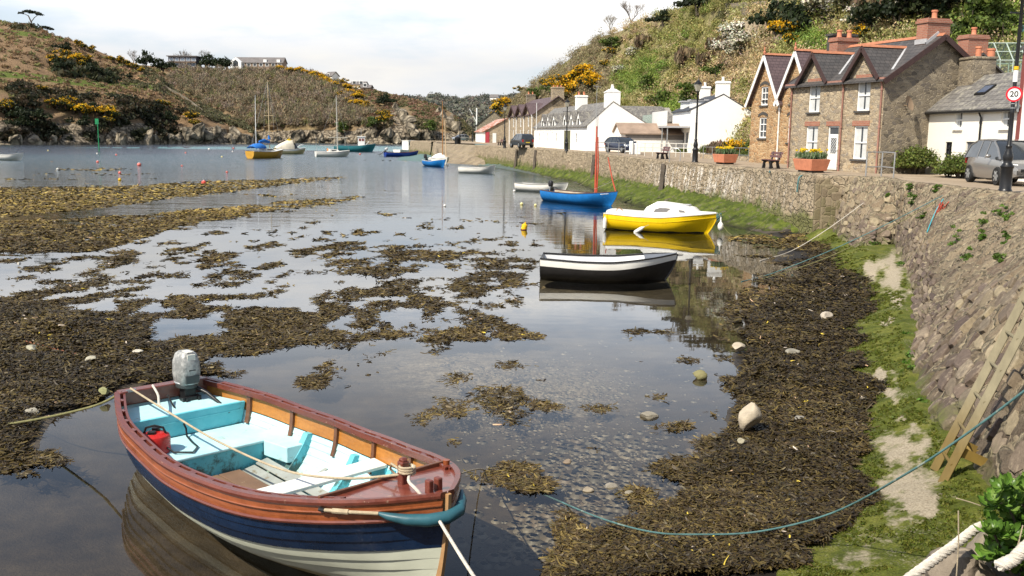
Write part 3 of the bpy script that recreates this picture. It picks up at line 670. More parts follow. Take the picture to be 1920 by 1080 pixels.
def pf2(px, py, P, t):
    rock = (1-sst(.10,.20,t))*.85
    for cx, cy, rx, ry, s in [(745,215,24,17,.85),(765,235,34,18,.7),(700,248,40,14,.9),(825,215,10,16,.8),(850,232,18,20,.9),(800,240,26,14,.7),(690,205,9,10,.7),(560,255,20,11,.9)]:
        rock = np.maximum(rock, s*np.exp(-(((px-cx)/rx)**2+((py-cy)/ry)**2)**1.5))
    return {'green': sst(.8,1,t)*.5*((px > 300)&(px < 480)), 'rock': rock}
H2 = hill('hills', [230,280,320,430,530,570,600,633,667,700,753,790,827,847,867,883,892], [372]*6+[371,369,367,366,366,367,368,369,369,370,371],
          [470,470,470,468,465,462,458,452,445,438,428,418,410,405,400,396,394], [120,123,127,131,131,133,142,150,160,167,181,189,199,212,226,242,258],
          [7]*10+[7,7,6.5,6,5,3.5,1], [6]*17, 380, 120, -.8, 4.5, hill_mat('heath_hill', [(.14,.11,.062),(.20,.145,.082),(.24,.17,.10),(.18,.145,.07),(.21,.16,.085)], (.10,.13,.03)), pf2, .9, 160, 23, 2.6, 'wooded brown hill across the water')
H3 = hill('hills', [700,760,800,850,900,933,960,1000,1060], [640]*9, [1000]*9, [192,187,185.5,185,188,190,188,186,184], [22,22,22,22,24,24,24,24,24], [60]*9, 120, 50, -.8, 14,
          hill_mat('haze_tinted_farmland', [(.11,.115,.095),(.15,.15,.11),(.13,.13,.105),(.19,.185,.10),(.12,.125,.10)], (.2,.2,.05)), lambda px,py,P,t: {'green': strip(px,py,[(870,191),(960,190)],1.6)*.8, 'rock': 0*t}, .8, 300, 37, 1, 'distant wooded hillside at the head of the valley')  # far hill tones lightened and greyed, distance haze painted into the ground colour
PXR = [905,930,945,960,985,1010,1040,1070,1092,1112,1130,1160,1200,1240,1290,1330,1420,1500,1700,1900,2300]
RY  = [252,226,207,194,173,152,131,110,86,84,68,60,43,29,9,-8,-50,-90,-150,-190,-230]
def pfR(px, py, P, t):
    rk = np.zeros_like(px)
    for cx, cy, rx, ry, s in [(1432,52,30,14,.9),(1455,75,18,16,.9),(1195,160,14,12,.6),(1250,60,18,4,.5)]:
        rk = np.maximum(rk, s*np.exp(-(((px-cx)/rx)**2+((py-cy)/ry)**2)**1.5))
    g = np.maximum.reduce([np.exp(-(((px-1270)/75)**2+((py-205)/42)**2)**1.2)*.75, np.exp(-(((px-1190)/40)**2+((py-150)/25)**2))*.6, np.exp(-(((px-1860)/110)**2+((py-60)/60)**2)**1.3)*.7])
    return {'green': g, 'rock': rk}
HR = hill('hillside', PXR, [228,218,208,196,180,166,150,138,134,130,126,122,118,114,110,104,84,78,72,66,62],
          [300,255,240,232,222,214,206,198,192,188,182,176,168,160,150,142,128,118,104,96,90], RY, [3.5]*21, [5]*21, 330, 150, 2.3, 5.0,
          hill_mat('scrub_hill', [(.24,.19,.09),(.30,.24,.13),(.19,.18,.07),(.33,.26,.16),(.24,.21,.09)], (.13,.18,.04)), pfR, .95, 120, 51, .8, 'steep scrub covered hillside behind the cottages')

# ---- leaf clouds
def leaf_cloud(C, Rr, cnt, size, cols, asp=1.0, up=0.0, var=.35, seed=1, flat=.75, shell=.55, pal=None):
    """C (N,3) clump centres, Rr (N,) or (N,3) radii, cnt quads each, size (N,) or scalar; cols (N,3). Returns V,F,C."""
    g = np.random.default_rng(seed); N = len(C)
    Rr = np.asarray(Rr, float); Rr = np.repeat(Rr[:,None],3,1)*np.array([1,1,flat]) if Rr.ndim == 1 else Rr
    d = g.normal(size=(N,cnt,3)); d /= np.linalg.norm(d,axis=-1,keepdims=True)
    d[...,2] = np.abs(d[...,2])*.9+d[...,2]*.1
    rad = (shell+(1-shell)*g.random((N,cnt,1)))*(.72+.5*g.random((N,cnt,1)))
    pos = C[:,None]+d*rad*Rr[:,None]
    nrm = d+g.normal(size=d.shape)*.75; nrm /= np.linalg.norm(nrm,axis=-1,keepdims=True)
    a = g.normal(size=d.shape); a[...,2] += up*4
    a = a-nrm*(a*nrm).sum(-1,keepdims=True)*(1-min(1,up)); a /= np.linalg.norm(a,axis=-1,keepdims=True)
    b = np.cross(nrm,a); b /= np.linalg.norm(b,axis=-1,keepdims=True)+1e-9
    s = (np.asarray(size,float).reshape(-1,1,1) if np.ndim(size) else size)*(.6+.8*g.random((N,cnt,1)))
    a = a*s*asp; b = b*s*.5
    v = np.stack([pos-a*.5, pos+b-a*.05, pos+a*.5, pos-b+a*.05], 2)
    c = np.asarray(cols,float)[:,None]*(1-var+2*var*g.random((N,cnt,1)))
    c = c*(1+.07*g.normal(size=(N,cnt,3)))
    c = np.repeat(np.clip(c,.004,.95)[:,:,None],4,2).reshape(-1,3)
    V = v.reshape(-1,3); F = np.arange(len(V)).reshape(-1,4)
    return V, F, c
def cat_cloud(parts):
    V, F, C = [], [], []; o = 0
    for v, f, c in parts: V.append(v); F.append(f+o); C.append(c); o += len(v)
    return np.concatenate(V), np.concatenate(F), np.concatenate(C)
def cloud_obj(name, parts, mat, parent=None):
    V, F, C = cat_cloud(parts); return np_obj(name, V, F, mat, parent, {'col': C})
def scatter_hill(h, n, seed, lo=0.0, hi=1.0, pxr=None, pix=True):
    g = np.random.default_rng(seed); P = h['P']; nc, nr = P.shape[:2]
    i = g.random(n)*(nc-1.01); j = (lo+(hi-lo)*g.random(n))*(nr-1.01)
    if pxr: i = np.interp(pxr[0]+(pxr[1]-pxr[0])*g.random(n), h['cols'], np.arange(nc)); i = np.clip(i, 0, nc-1.01)
    i0 = i.astype(int); j0 = j.astype(int); fi = (i-i0)[:,None]; fj = (j-j0)[:,None]
    p = P[i0,j0]*(1-fi)*(1-fj)+P[i0+1,j0]*fi*(1-fj)+P[i0,j0+1]*(1-fi)*fj+P[i0+1,j0+1]*fi*fj
    x, y = projn(p[:,0],p[:,1],p[:,2]); return p, x, y, j/(nr-1)
def pick(pal, n, g, w=None):
    return np.array(pal)[g.choice(len(pal), n, p=w)]
g = np.random.default_rng(5)
# left headland: bracken and bramble tufts (one countless mass)
p, x, y, t = scatter_hill(H1, 3600, 3, .18, 1.0)
patch = fbm(p[:,0]*.03, p[:,1]*.03+p[:,2]*.05, 4, 77)
pal = [(.15,.10,.055),(.185,.125,.07),(.125,.085,.045),(.12,.115,.045)]; cc = pick(pal, len(p), g); cc[patch > .60] = (.075,.07,.035)
dk_ = np.zeros(len(p), bool)
for cx, cy, rx, ry in [(135,128,44,19),(195,147,26,9),(60,232,70,20),(150,238,60,22),(200,243,40,20),(320,236,26,18),(25,243,36,16),(25,53,45,3)]:
    dk_ |= (((x-cx)/rx)**2+((y-cy)/ry)**2 < 1+g.normal(size=len(x))*.18)
cc[dk_] = pick([(.022,.028,.011),(.035,.035,.015),(.05,.045,.02)], dk_.sum(), g)
keep = dk_ | (patch > .56) | (g.random(len(p)) < .75)
rr = np.where(dk_, 2.0, .9)*(0.6+.9*g.random(len(p)))
o = cloud_obj('bracken', [leaf_cloud(p[keep], rr[keep], 30, rr[keep]*.34, cc[keep]*np.where(dk_[keep],1.35,1.7)[:,None], 2.2, .3, .3, 4)], MT['leaf']); tag(o, 'brown bracken and bramble covering the left headland', 'bracken', None, 'stuff')
# extra dark thicket on the left headland's waterside
p, x, y, t = scatter_hill(H1, 1900, 9, .02, .34, (-120, 345)); kk = (fbm(x*.035, y*.05, 3, 5) > .55)
p = p[kk]; cc = pick([(.020,.024,.010),(.032,.034,.014),(.055,.045,.022),(.085,.058,.03)], len(p), g, [.35,.3,.2,.15])
o = cloud_obj('thicket', [leaf_cloud(p, .9+1.5*g.random(len(p)), 40, .62, cc, 1.6, .2, .4, 14)], MT['leaf']); tag(o, 'dark thorny thicket above the waterside rocks', 'thicket', None, 'stuff')
# woodland of bare trees on the middle hill
p, x, y, t = scatter_hill(H2, 3600, 17, .17, .985, (280, 890))
wood = poly_sdf(x, y, [(318,168),(330,140),(420,134),(520,134),(600,150),(650,185),(680,215),(700,262),(480,262),(470,235),(420,212),(370,185)])
kk = wood+g.normal(size=len(x))*9 > 0
q = p[kk]; n = len(q)
cc = pick([(.115,.09,.058),(.15,.118,.075),(.095,.082,.05),(.13,.105,.08),(.06,.06,.03),(.10,.10,.04)], n, g, [.3,.25,.15,.15,.08,.07])
hgt = (1.3+2.0*g.random(n))*np.clip((1.04-t[kk])*8,.25,1); q = q+np.stack([0*hgt,0*hgt,hgt*.55],-1)
o = cloud_obj('woodland', [leaf_cloud(q, np.stack([hgt*.75,hgt*.75,hgt],-1), 100, .24, cc*1.95, 4.0, .55, .3, 24, 1, .25)], MT['twig']); tag(o, 'grey brown winter woodland on the hill across the water', 'woodland', None, 'stuff')
q = p[~kk]; xx = x[~kk]; yy = y[~kk]; pt = fbm(q[:,0]*.04, q[:,2]*.09, 3, 12)
rkm = np.zeros(len(q), bool)
for cx, cy, rx, ry in [(757,224,20,26),(700,250,30,9),(735,256,26,8),(838,224,16,18)]: rkm |= ((xx-cx)/rx)**2+((yy-cy)/ry)**2 < .8
q, xx, yy = q[~rkm], xx[~rkm], yy[~rkm]
cc = pick([(.19,.115,.075),(.15,.095,.055),(.12,.11,.05),(.08,.085,.03),(.05,.06,.02)], len(q), g, [.35,.25,.2,.12,.08])
low = yy > 225; cc[low] = pick([(.05,.055,.02),(.10,.085,.045),(.14,.12,.06)], low.sum(), g)
o = cloud_obj('heath', [leaf_cloud(q, .5+.9*g.random(len(q)), 26, .42, cc*1.35, 1.9, .25, .3, 26)], MT['leaf']); tag(o, 'heather and bracken on the rocky end of the middle hill', 'heath', None, 'stuff')
# far valley woods, twig tones paled to blue-grey to imitate haze
p, x, y, t = scatter_hill(H3, 1300, 19, .0, .98, (740, 1010)); kk = fbm(x*.05, y*.12, 3, 2)+.25*(1-t) > .50
q = p[kk]; cc = pick([(.10,.105,.085),(.13,.125,.10),(.085,.095,.08),(.14,.125,.10)], len(q), g)
o = cloud_obj('far_woods', [leaf_cloud(q, 3.0+3.0*g.random(len(q)), 70, 1.0, cc*1.3, 1.8, .2, .25, 29, .8)], MT['twig']); tag(o, 'distant bare woods at the head of the valley', 'woods', None, 'stuff')
# right hillside scrub
p, x, y, t = scatter_hill(HR, 4600, 33, .0, 1.0, (915, 1990)); n = len(p)
gr = fbm(p[:,0]*.05, p[:,1]*.03+p[:,2]*.06, 4, 61)
tan = [(.30,.235,.125),(.25,.195,.10),(.33,.265,.16),(.22,.165,.105)]; olive = [(.175,.165,.055),(.205,.19,.075),(.14,.145,.045)]; grn = [(.10,.14,.028),(.085,.125,.024),(.13,.165,.036)]
cc = pick(tan, n, g); m_ = gr+g.normal(size=n)*.05 > .565; cc[m_] = pick(olive, m_.sum(), g); m_ = gr+g.normal(size=n)*.05 > .74; cc[m_] = pick(grn, m_.sum(), g)
gz = np.zeros(n)
for cx, cy, rx, ry in [(1275,210,80,40),(1185,150,45,26),(1870,50,120,65),(1770,95,60,30),(1160,180,40,20),(1520,90,60,40),(1230,150,22,40)]:
    gz = np.maximum(gz, np.exp(-(((x-cx)/rx)**2+((y-cy)/ry)**2)))
m_ = gz > .45+.45*g.random(n); cc[m_] = pick(grn+[(.15,.20,.035),(.12,.16,.03)], m_.sum(), g)
m_ = (x < 1150)&(t > .45); cc[m_] = pick([(.15,.125,.07),(.12,.10,.055),(.18,.15,.09)], m_.sum(), g)
rk = np.zeros(n)
for cx, cy, rx, ry in [(1432,52,26,12),(1455,75,16,16)]: rk = np.maximum(rk, (((x-cx)/rx)**2+((y-cy)/ry)**2 < 1))
kp = rk < .5; p, x, y, t, cc = p[kp], x[kp], y[kp], t[kp], cc[kp]; n = len(p)
rr = .6+1.5*g.random(n)**1.6
half = g.random(n) < .45
parts = [leaf_cloud(p[half]+[0,0,.25], rr[half], 170, .135, cc[half]*1.75, 1.6, .15, .35, 41, .95),
         leaf_cloud(p[~half]+[0,0,.35], np.stack([rr[~half]*.85,rr[~half]*.85,rr[~half]*1.1],-1), 150, .10, cc[~half]*1.85, 3.6, .3, .35, 42, 1, .3)]
o = cloud_obj('scrub', parts, MT['leaf']); tag(o, 'tan and green scrub covering the steep hillside', 'scrub', None, 'stuff')

# ---- individual shrubs
def shrub(name, r, cols, n, leaf, flower=None, fl=0.0, seed=1, flat=.8, asp=1.2, up=.1, dome=False):
    """stem + lumpy crown of leaf-sized faces (several lobes, gaps between)"""
    g = np.random.default_rng(seed); root = thing(name, name, 'shrub')
    nl = 9; C = g.normal(size=(nl,3))*[.42,.42,.22]*r+[0,0,r*.55]; Rl = r*(.38+.28*g.random(nl))
    if dome: C = C*[.35,.35,.3]+[0,0,r*.22]; Rl = r*(.70+.12*g.random(nl))
    parts = [leaf_cloud(C, Rl, n//nl, leaf, pick(cols, nl, g), asp, up, .45, seed, flat, .45)]
    if flower: parts.append(leaf_cloud(C+[0,0,r*.06], Rl*1.07, int(n*fl)//nl, leaf*.8, pick(flower, nl, g), 1.0, 0, .25, seed+1, flat, .75))
    cloud_obj('foliage', parts, MT['leaf'], root)
    st = MB()
    for i in range(4):
        a = i*1.6; st.tube([(0.05*math.cos(a),.05*math.sin(a),-.25*r),(.16*r*math.cos(a),.16*r*math.sin(a),.3*r),(.4*r*math.cos(a),.4*r*math.sin(a),.75*r)], [.06*r,.045*r,.015*r], 6)
    st.build('stem', MT['bark'], root)
    return root
MT['bark'] = paint('bark', (.10,.08,.06), .9, .35, 4, bump=.8, bs=18)
GORSE = [(.66,.38,.008),(.76,.46,.015),(.58,.32,.006)]; GD = [(.035,.045,.014),(.05,.06,.016)]
PROTO = {'gorse': shrub('gorse_bush', 1.0, GD, 500, .17, GORSE, 1.3, 1), 'darkgorse': shrub('gorse_bush', 1.0, GD, 700, .17, GORSE, .45, 2),
         'dark': shrub('evergreen_bush', 1.0, [(.014,.022,.008),(.022,.034,.011),(.03,.04,.014)], 900, .16, None, 0, 3, .95),
         'thorn': shrub('blackthorn_bush', 1.0, [(.10,.10,.05),(.13,.11,.06)], 450, .15, [(.66,.62,.50),(.74,.70,.59)], 1.5, 4),
         'green': shrub('green_bush', 1.0, [(.08,.12,.02),(.11,.15,.03),(.06,.09,.018)], 1000, .15, None, 0, 6, .9),
         'clipped': shrub('garden_bush', 1.0, [(.09,.12,.022),(.12,.145,.03),(.065,.09,.018)], 6300, .075, None, 0, 8, .95, 1.2, .1, True),
         'tanbush': shrub('bare_bush', 1.0, [(.20,.15,.09),(.16,.12,.07)], 700, .30, None, 0, 7, 1.1, 2.2, .8)}
_used = set()
def put_shrub(kind, loc, r, label, group=None, sz=1.0, cat='shrub', name=None):
    pr = PROTO[kind]
    o = copy_tree(pr) if kind in _used else pr; _used.add(kind)
    o.location = loc; o.scale = (r,r,r*sz); o.rotation_euler.z = random.random()*6.28
    o['label'] = label; o['category'] = cat
    if group: o['group'] = group
    elif 'group' in o: del o['group']
    if name: o.name = name
    return o
fg = 'flowering gorse bushes on the left headland'
for x, y, r in [(112,124,3.0),(128,112,2.6),(143,122,3.2),(156,130,2.4),(165,118,2.0),(150,88,1.8),(160,95,2),(172,98,1.8),(213,118,1.8),(226,120,2.2),(241,127,2.2),(255,133,2),(266,139,1.7),(12,212,2.6),(22,208,2.2),(112,206,2.4),(126,202,2.4),(140,213,2.6),(155,218,3.2),(166,222,2.2),(203,222,3.4),(216,228,3.0),(209,236,2.2),(85,175,1.6),(306,201,1.8),(318,203,1.7),(363,228,2.6),(366,238,2.0)]:
    put_shrub('darkgorse' if r < 3.1 else 'gorse', on_hill(H1,x,y)+Vector((0,-1,.4)), r*.95, 'yellow flowered gorse bush growing on the brown headland across the water', fg, .85)
fg2 = 'gorse bushes on the crest above the wooded cliff'
for x, y, r in [(528,135,2.4),(545,139,2.4),(560,139,2.6),(575,144,2.4),(590,149,3),(604,152,2.6),(615,160,3),(628,166,2.6),(640,160,2.2),(652,172,2.6),(660,182,2.8),(668,190,2.8),(664,203,2.6),(676,200,2.4),(684,208,2.2),(716,222,2.2),(720,233,2.2),(635,185,2),(724,228,2),(655,196,2)]:
    put_shrub('gorse' if r > 2.3 else 'darkgorse', on_hill(H2,x,y)+Vector((0,-1.5,.5)), r*1.1, 'yellow gorse bush beside the bare wood on the far hill', fg2, .8)
for x, y, r in [(127,100,2.4),(118,132,2.6),(172,140,2.3),(195,148,2.0),(206,150,1.8),(246,150,1.6),(182,216,2.4),(80,230,2.4),(40,226,2.4),(45,245,2.6),(160,243,2.6),(318,232,2.6)]:
    put_shrub('dark', on_hill(H1,x,y)+Vector((0,-1,.3)), r, 'dark evergreen bush on the brown headland across the water', 'dark bushes on the left headland')
for x, y, r in [(722,200,3.6),(705,238,2.8),(804,246,3),(640,250,3)]:
    put_shrub('dark' if x > 715 and x < 730 else 'green', on_hill(H2,x,y)+Vector((0,-1,.3)), r, {722:'dark round bush on the brown slope above the pale outcrop',705:'green bush low beside the rocky cliff foot',804:'green bush low on the end of the far hill',640:'green bush at the foot of the wooded cliff'}[x])
# right hillside, one by one
for x, y, r in [(1052,188,2.0),(1061,180,2.2),(1070,173,2.3),(1077,164,2.2),(1087,160,2.3),(1096,152,2.2),(1105,145,1.8),(1098,168,2.2),(1111,172,1.9),(1121,164,1.8),(1085,180,2.2),(1066,193,2.0),(1112,156,1.6)]:
    put_shrub('gorse', on_hill(HR,x,y)+Vector((-.4,-.4,.1)), r, 'bright yellow gorse bush in the flowering patch behind the chimneys of the white terrace', 'gorse bushes behind the terrace chimneys', .95)
RH = [('darkgorse',1028,165,2.0,'small gorse bush above the stone terrace roof'),
      ('gorse',950,189,2.0,'small gorse bush at the far foot of the right hill'),('gorse',940,208,2.6,'gorse bush beside the far left end of the stone terrace'),('darkgorse',943,226,2.2,'gorse bush above the rusty roofed shed'),('darkgorse',980,176,1.6,'tiny gorse bush beside the left terrace chimney'),
      ('darkgorse',1150,107,1.3,'small yellow gorse clump high on the scrub hill'),('darkgorse',1137,129,1.3,'small yellow gorse clump halfway up the scrub hill'),('gorse',1476,79,1.7,'gorse bush in the dark thicket above the twin gables'),('darkgorse',1490,92,1.3,'gorse clump beside the brick chimney above the twin gables'),
      ('darkgorse',1607,82,1.4,'gorse bush between the two brick chimneys'),('darkgorse',1618,78,1.2,'smaller gorse bush between the two brick chimneys'),
      ('thorn',1385,92,2.2,'white blossoming blackthorn left of the twin gables'),('thorn',1403,84,2.0,'white blackthorn beneath the bare rock face'),('thorn',1382,110,1.6,'low white blackthorn by the left gable'),('thorn',1398,100,1.7,'white blackthorn just above the left gable'),
      ('thorn',1542,38,2.0,'white blackthorn high above the left brick chimney'),('thorn',1592,22,1.9,'white blackthorn beside the dark evergreens'),('thorn',1610,50,1.5,'small white blackthorn over the stone cottage ridge'),('thorn',1672,30,1.6,'white blackthorn left of the dark evergreen'),('thorn',1190,108,1.2,'small white blackthorn out on the open scrub'),('thorn',1165,142,1.1,'tiny white blackthorn above the white gable chimney'),
      ('dark',1460,60,2.6,'dark evergreen bush right of the bare rock'),('dark',1505,68,2.4,'dark evergreen bush left of the twin flue brick chimney'),('dark',1492,58,2.3,'dark evergreen bush above the gorse in the thicket'),('dark',1715,25,4.0,'large dark evergreen above the brick chimney'),('dark',1760,12,4.6,'largest dark evergreen at the top of the hill'),('dark',1690,55,2.8,'dark evergreen left of the tall brick chimney'),('dark',1790,35,3.2,'dark evergreen right of the tall brick chimney'),('dark',1735,50,2.6,'dark evergreen directly behind the tall brick chimney'),('dark',1640,60,2.0,'small dark bush above the stone cottage ridge'),
      ('dark',1250,50,2.0,'dark bush near the crest of the scrub hill'),('dark',1310,24,2.6,'dark bush on the skyline of the scrub hill'),('dark',1380,4,3.2,'dark bush at the top edge above the old terrace wall'),
      ('green',1150,95,2.4,'bright green bush near the skyline by the bare trees'),('green',1240,205,2.4,'bright green bush behind the white balcony house'),('green',1300,195,2.6,'bright green bush behind the lamp post on the hill'),('green',1215,170,2.2,'bright green bush above the slate back roof'),('green',1830,60,2.8,'green bush above the greenhouse'),('green',1870,35,3.2,'green bush right of the dark evergreens'),('green',1890,80,2.4,'green bush behind the lamp post with the sign'),('green',1800,85,2.2,'green bush between the rear brick chimney and greenhouse'),('green',1350,150,1.8,'green bush halfway up behind the white chimneys'),('green',1035,180,2.4,'green bush behind the terrace roof'),('green',1010,186,2.2,'green bush left of the stone chimney behind the terrace'),
      ('tanbush',1330,130,2.2,'bare tan bush on the slope above the lamp post'),('tanbush',1290,120,2.2,'bare tan bush in the middle of the scrub'),('tanbush',1355,100,2.0,'bare reddish bush left of the blackthorn'),('tanbush',1210,90,2.0,'bare tan bush below the skyline trees'),('tanbush',1630,35,2.2,'bare tan bush between the blackthorns')]
for kd, x, y, r, lb in RH:
    put_shrub(kd, on_hill(HR,x,y)+Vector((-.4,-.4,.1)), r*(1.05 if kd in ('gorse','thorn') else .82), lb, None, .9 if kd != 'dark' else 1.05)

# ---- trees
def bare_tree(name, h, seed, col=(.16,.12,.09), spread=.55, levels=5, lean=0):
    r = random.Random(seed); tk = MB(); tw = MB()
    def grow(p, d, ln, rad, lv):
        q = p+d*ln; mid = p.lerp(q,.5)+Vector((r.uniform(-1,1),r.uniform(-1,1),r.uniform(-.3,.3)))*ln*.06
        (tk if lv >= levels-1 else tw).tube([p, mid, q], [rad,rad*.85,rad*.68], 5 if lv > 2 else 3, caps=False)
        if lv == 0: return
        for i in range(3 if lv > 1 else 4):
            ax = Vector((r.uniform(-1,1),r.uniform(-1,1),r.uniform(-.2,.5))).normalized()
            nd = (d+ax*spread*r.uniform(.75,1.35)).normalized(); nd.z += .12; nd.normalize()
            grow(q if i < 2 else p.lerp(q,.72), nd, ln*r.uniform(.62,.82), rad*.62, lv-1)
    grow(Vector((0,0,-.3)), Vector((lean,0,1)).normalized(), h*.27, h*.022, levels)
    root = thing(name, name, 'tree')
    m = paint('bare_wood', col, .9, .25, 3, bump=.3)
    tk.build('trunk', m, root); tw.build('crown', m, root); return root
def seat_tree(o, loc, label, group=None, rz=0, sc=1):
    o.location = loc; o['label'] = label; o.rotation_euler.z = rz; o.scale = (sc,)*3
    if group: o['group'] = group
    return o
bt = bare_tree('bare_tree', 9.5, 4, (.17,.13,.10), .72, 6)
seat_tree(bt, on_hill(HR,1184,46)+Vector((0,2,-.3)), 'tall bare tree with a wide crown on the skyline of the right hill', None, 0, .62)
bt2 = bare_tree('bare_tree', 8.5, 9, (.30,.27,.23), .55, 6)
seat_tree(bt2, on_hill(HR,1146,64)+Vector((0,2,-.3)), 'paler slender bare tree standing left of the wide bare tree on the skyline', None, 0, .62)
seat_tree(copy_tree(bt2), on_hill(HR,1297,10)+Vector((0,3,-.5)), 'bare tree cut off by the top of the picture on the right skyline', None, 2, .8)
bt3 = bare_tree('bare_tree', 9, 12, (.22,.19,.16), .42, 5)
r0 = on_hill(H2,330,128)
for i, (px, py, sc, lb) in enumerate([(312,128,1.2,'bare tree at the left end of the dark house on the far ridge'),(322,127,1.45,'tallest bare tree behind the dark house on the far ridge'),(333,127,1.3,'bare tree behind the middle of the dark house on the far ridge'),(371,127,1.5,'pale bare tree between the dark house and the long house'),(245,121,.9,'small bare tree on the skyline of the left headland')]):
    o = bt3 if i == 0 else copy_tree(bt3)
    seat_tree(o, on_hill(H2 if i < 4 else H1,px,py)+Vector((0,14 if i < 4 else 3,-1.5)), lb, None, i*1.3, sc)
for i, (px, py, r, lb) in enumerate([(382,126,4.2,'dark evergreen tree right of the dark house on the far ridge'),(391,126,4.8,'tallest dark evergreen between the two ridge houses'),(402,127,3.4,'dark evergreen in the middle of the ridge row'),(412,127,3.6,'dark evergreen near the long house gable'),(421,127,3.4,'dark evergreen touching the long house gable'),(345,118,3.2,'dark evergreen behind the roof of the dark house'),(296,124,2.9,'dark evergreen left of the dark house'),(300,126,2.2,'low dark shrub beside the left of the dark house')]):
    put_shrub('dark', on_hill(H2 if px > 310 else H1,px,py)+Vector((0,4,.6)), r, lb, None, 1.0, 'tree', 'evergreen_tree')
put_shrub('dark', on_hill(H1,270,124)+Vector((0,2,0)), 2.6, 'lone dark conifer on the skyline left of the dark house', None, 1.7, 'tree', 'evergreen_tree')
# wind-bent pine
pn = thing('pine_tree', 'flat topped pine leaning on the skyline of the left headland', 'tree', on_hill(H1,54,47)+Vector((0,3,-.5)))
t_ = MB(); t_.tube([(0,0,-1),(-.3,0,2),(-1.2,0,4.2)], [.35,.28,.2], 7); t_.tube([(-.3,0,2),(.9,.2,3.6),(2.2,0,4.4)], [.18,.14,.08], 6); t_.tube([(-1.2,0,4.2),(-2.8,0,4.9)], [.18,.1], 6); t_.build('trunk', MT['bark'], pn)
C = np.array([[-3.6,0,5.0],[-2.2,.3,5.6],[-.8,-.3,5.7],[.6,.2,5.5],[2.0,0,5.0],[3.1,0,4.5],[-.2,.3,5.2]]); 
cloud_obj('crown', [leaf_cloud(C, np.array([[1.5,1.3,.6]]*7), 90, .45, [(.022,.03,.016)]*7, 1.4, .1, .4, 8, 1, .3)], MT['leaf'], pn)
pb = thing('pine_tree', 'low pine half hidden behind the skyline beside the flat topped pine', 'tree', on_hill(H1,76,56)+Vector((0,4,-2.6)))
t_ = MB(); t_.tube([(0,0,-1),(.2,0,2),(.3,0,3.5)], [.3,.24,.16], 7); t_.build('trunk', MT['bark'], pb)
cloud_obj('crown', [leaf_cloud(C*[.6,.6,.7], np.array([[1.2,1.0,.5]]*7), 60, .45, [(.022,.03,.016)]*7, 1.4, .1, .4, 9, 1, .3)], MT['leaf'], pb)

pp = [on_hill(H1,x,y)+Vector((0,-.8,.5)) for x, y in ((312,166),(322,173),(338,181),(352,189),(364,197),(374,205),(383,211))]
b = MB(); b.loft([[q+Vector((0,-.3,.6)), q+Vector((0,.6,-.5))] for q in pp], 0, False, False, False)
tag(b.build('hill_path', paint('pale_path', (.50,.45,.37), .9, .3, .3)), 'pale stepped path climbing the left headland', None, None, 'structure')

# crags of bare rock: three shapes, copied
k = NT('crag_rock'); n2 = k.noise(1.1,6,.75); vc = k.vor(.7,'DISTANCE_TO_EDGE',k.map((1,1,.5)))
c = k.ramp(n2, [(.30,(.07,.058,.042)),(.45,(.24,.20,.145)),(.58,(.38,.325,.24)),(.75,(.52,.46,.37))]); c = k.mix(k.ramp(vc['Distance'], [(0,.9),(.14,0.)]), c, (.03,.026,.02)); CR = k.bsdf(c, .9, k.bump(n2,.9,.4), 0, .15)
def crag(seed):
    r = np.random.default_rng(seed); b = MB(); b.ball((0,0,0), 1,.8,1.15, 16, 11); V = np.array(b.v)
    for q in r.normal(size=(9,3)):
        q /= np.linalg.norm(q); pr = V @ q; V = V-np.clip(pr-(.55+.25*r.random()),0,None)[:,None]*q
    V += ((fbm(V[:,0]*3+seed,V[:,2]*3+V[:,1]*2,3,seed)-.5)*.5)[:,None]*V; b.v = [tuple(v) for v in V]; b.sm = [False]*len(b.sm)
    return b.build('rock_outcrop', CR)
CRG = [crag(3), crag(8), crag(15)]; used_ = set(); r = np.random.default_rng(2)
for hl, lst, lb, gp in ((H2, [(741,204,2.6),(748,212,3.0),(756,221,3.0),(764,230,3.4),(772,240,3.2),(779,250,3.6),(700,247,3.0),(688,256,2.6),(727,252,3.2),(742,258,2.6),(822,211,2.4),(831,219,2.8),(843,229,3.0),(853,240,3.2),(800,253,2.6),(866,252,2.6),(655,192,1.8),(560,257,3.6),(548,261,2.6),(520,261,2.4),(603,259,2.4),(640,261,2.2),(672,262,2.2)], 'pale weathered rock outcrop on the hill across the water', 'rock outcrops on the middle hill'),
                        (H1, [(352,256,3.0),(372,250,3.2),(388,254,3.4),(405,248,2.8),(272,259,3.0),(288,261,2.4),(62,263,2.6),(28,265,2.4),(98,264,2.2),(226,262,2.4),(204,264,2.0),(442,254,3.2),(458,258,2.6),(432,262,2.4),(318,262,2.6),(335,258,2.2)], 'tan waterside rock at the foot of the left headland', 'waterside rocks of the left headland')):
    for x, y, rad in lst:
        i = int(r.integers(0,3)); o = CRG[i] if i not in used_ else CRG[i].copy()
        if i in used_: COL.objects.link(o)
        used_.add(i); o.location = on_hill(hl,x,y)+Vector((0,-.3,-.2)); o.scale = (rad*(.8+.5*r.random()),rad*.8,rad*(.7+.6*r.random())); o.rotation_euler = (r.normal()*.2,r.normal()*.2,r.random()*6); tag(o, lb, 'rock', gp)
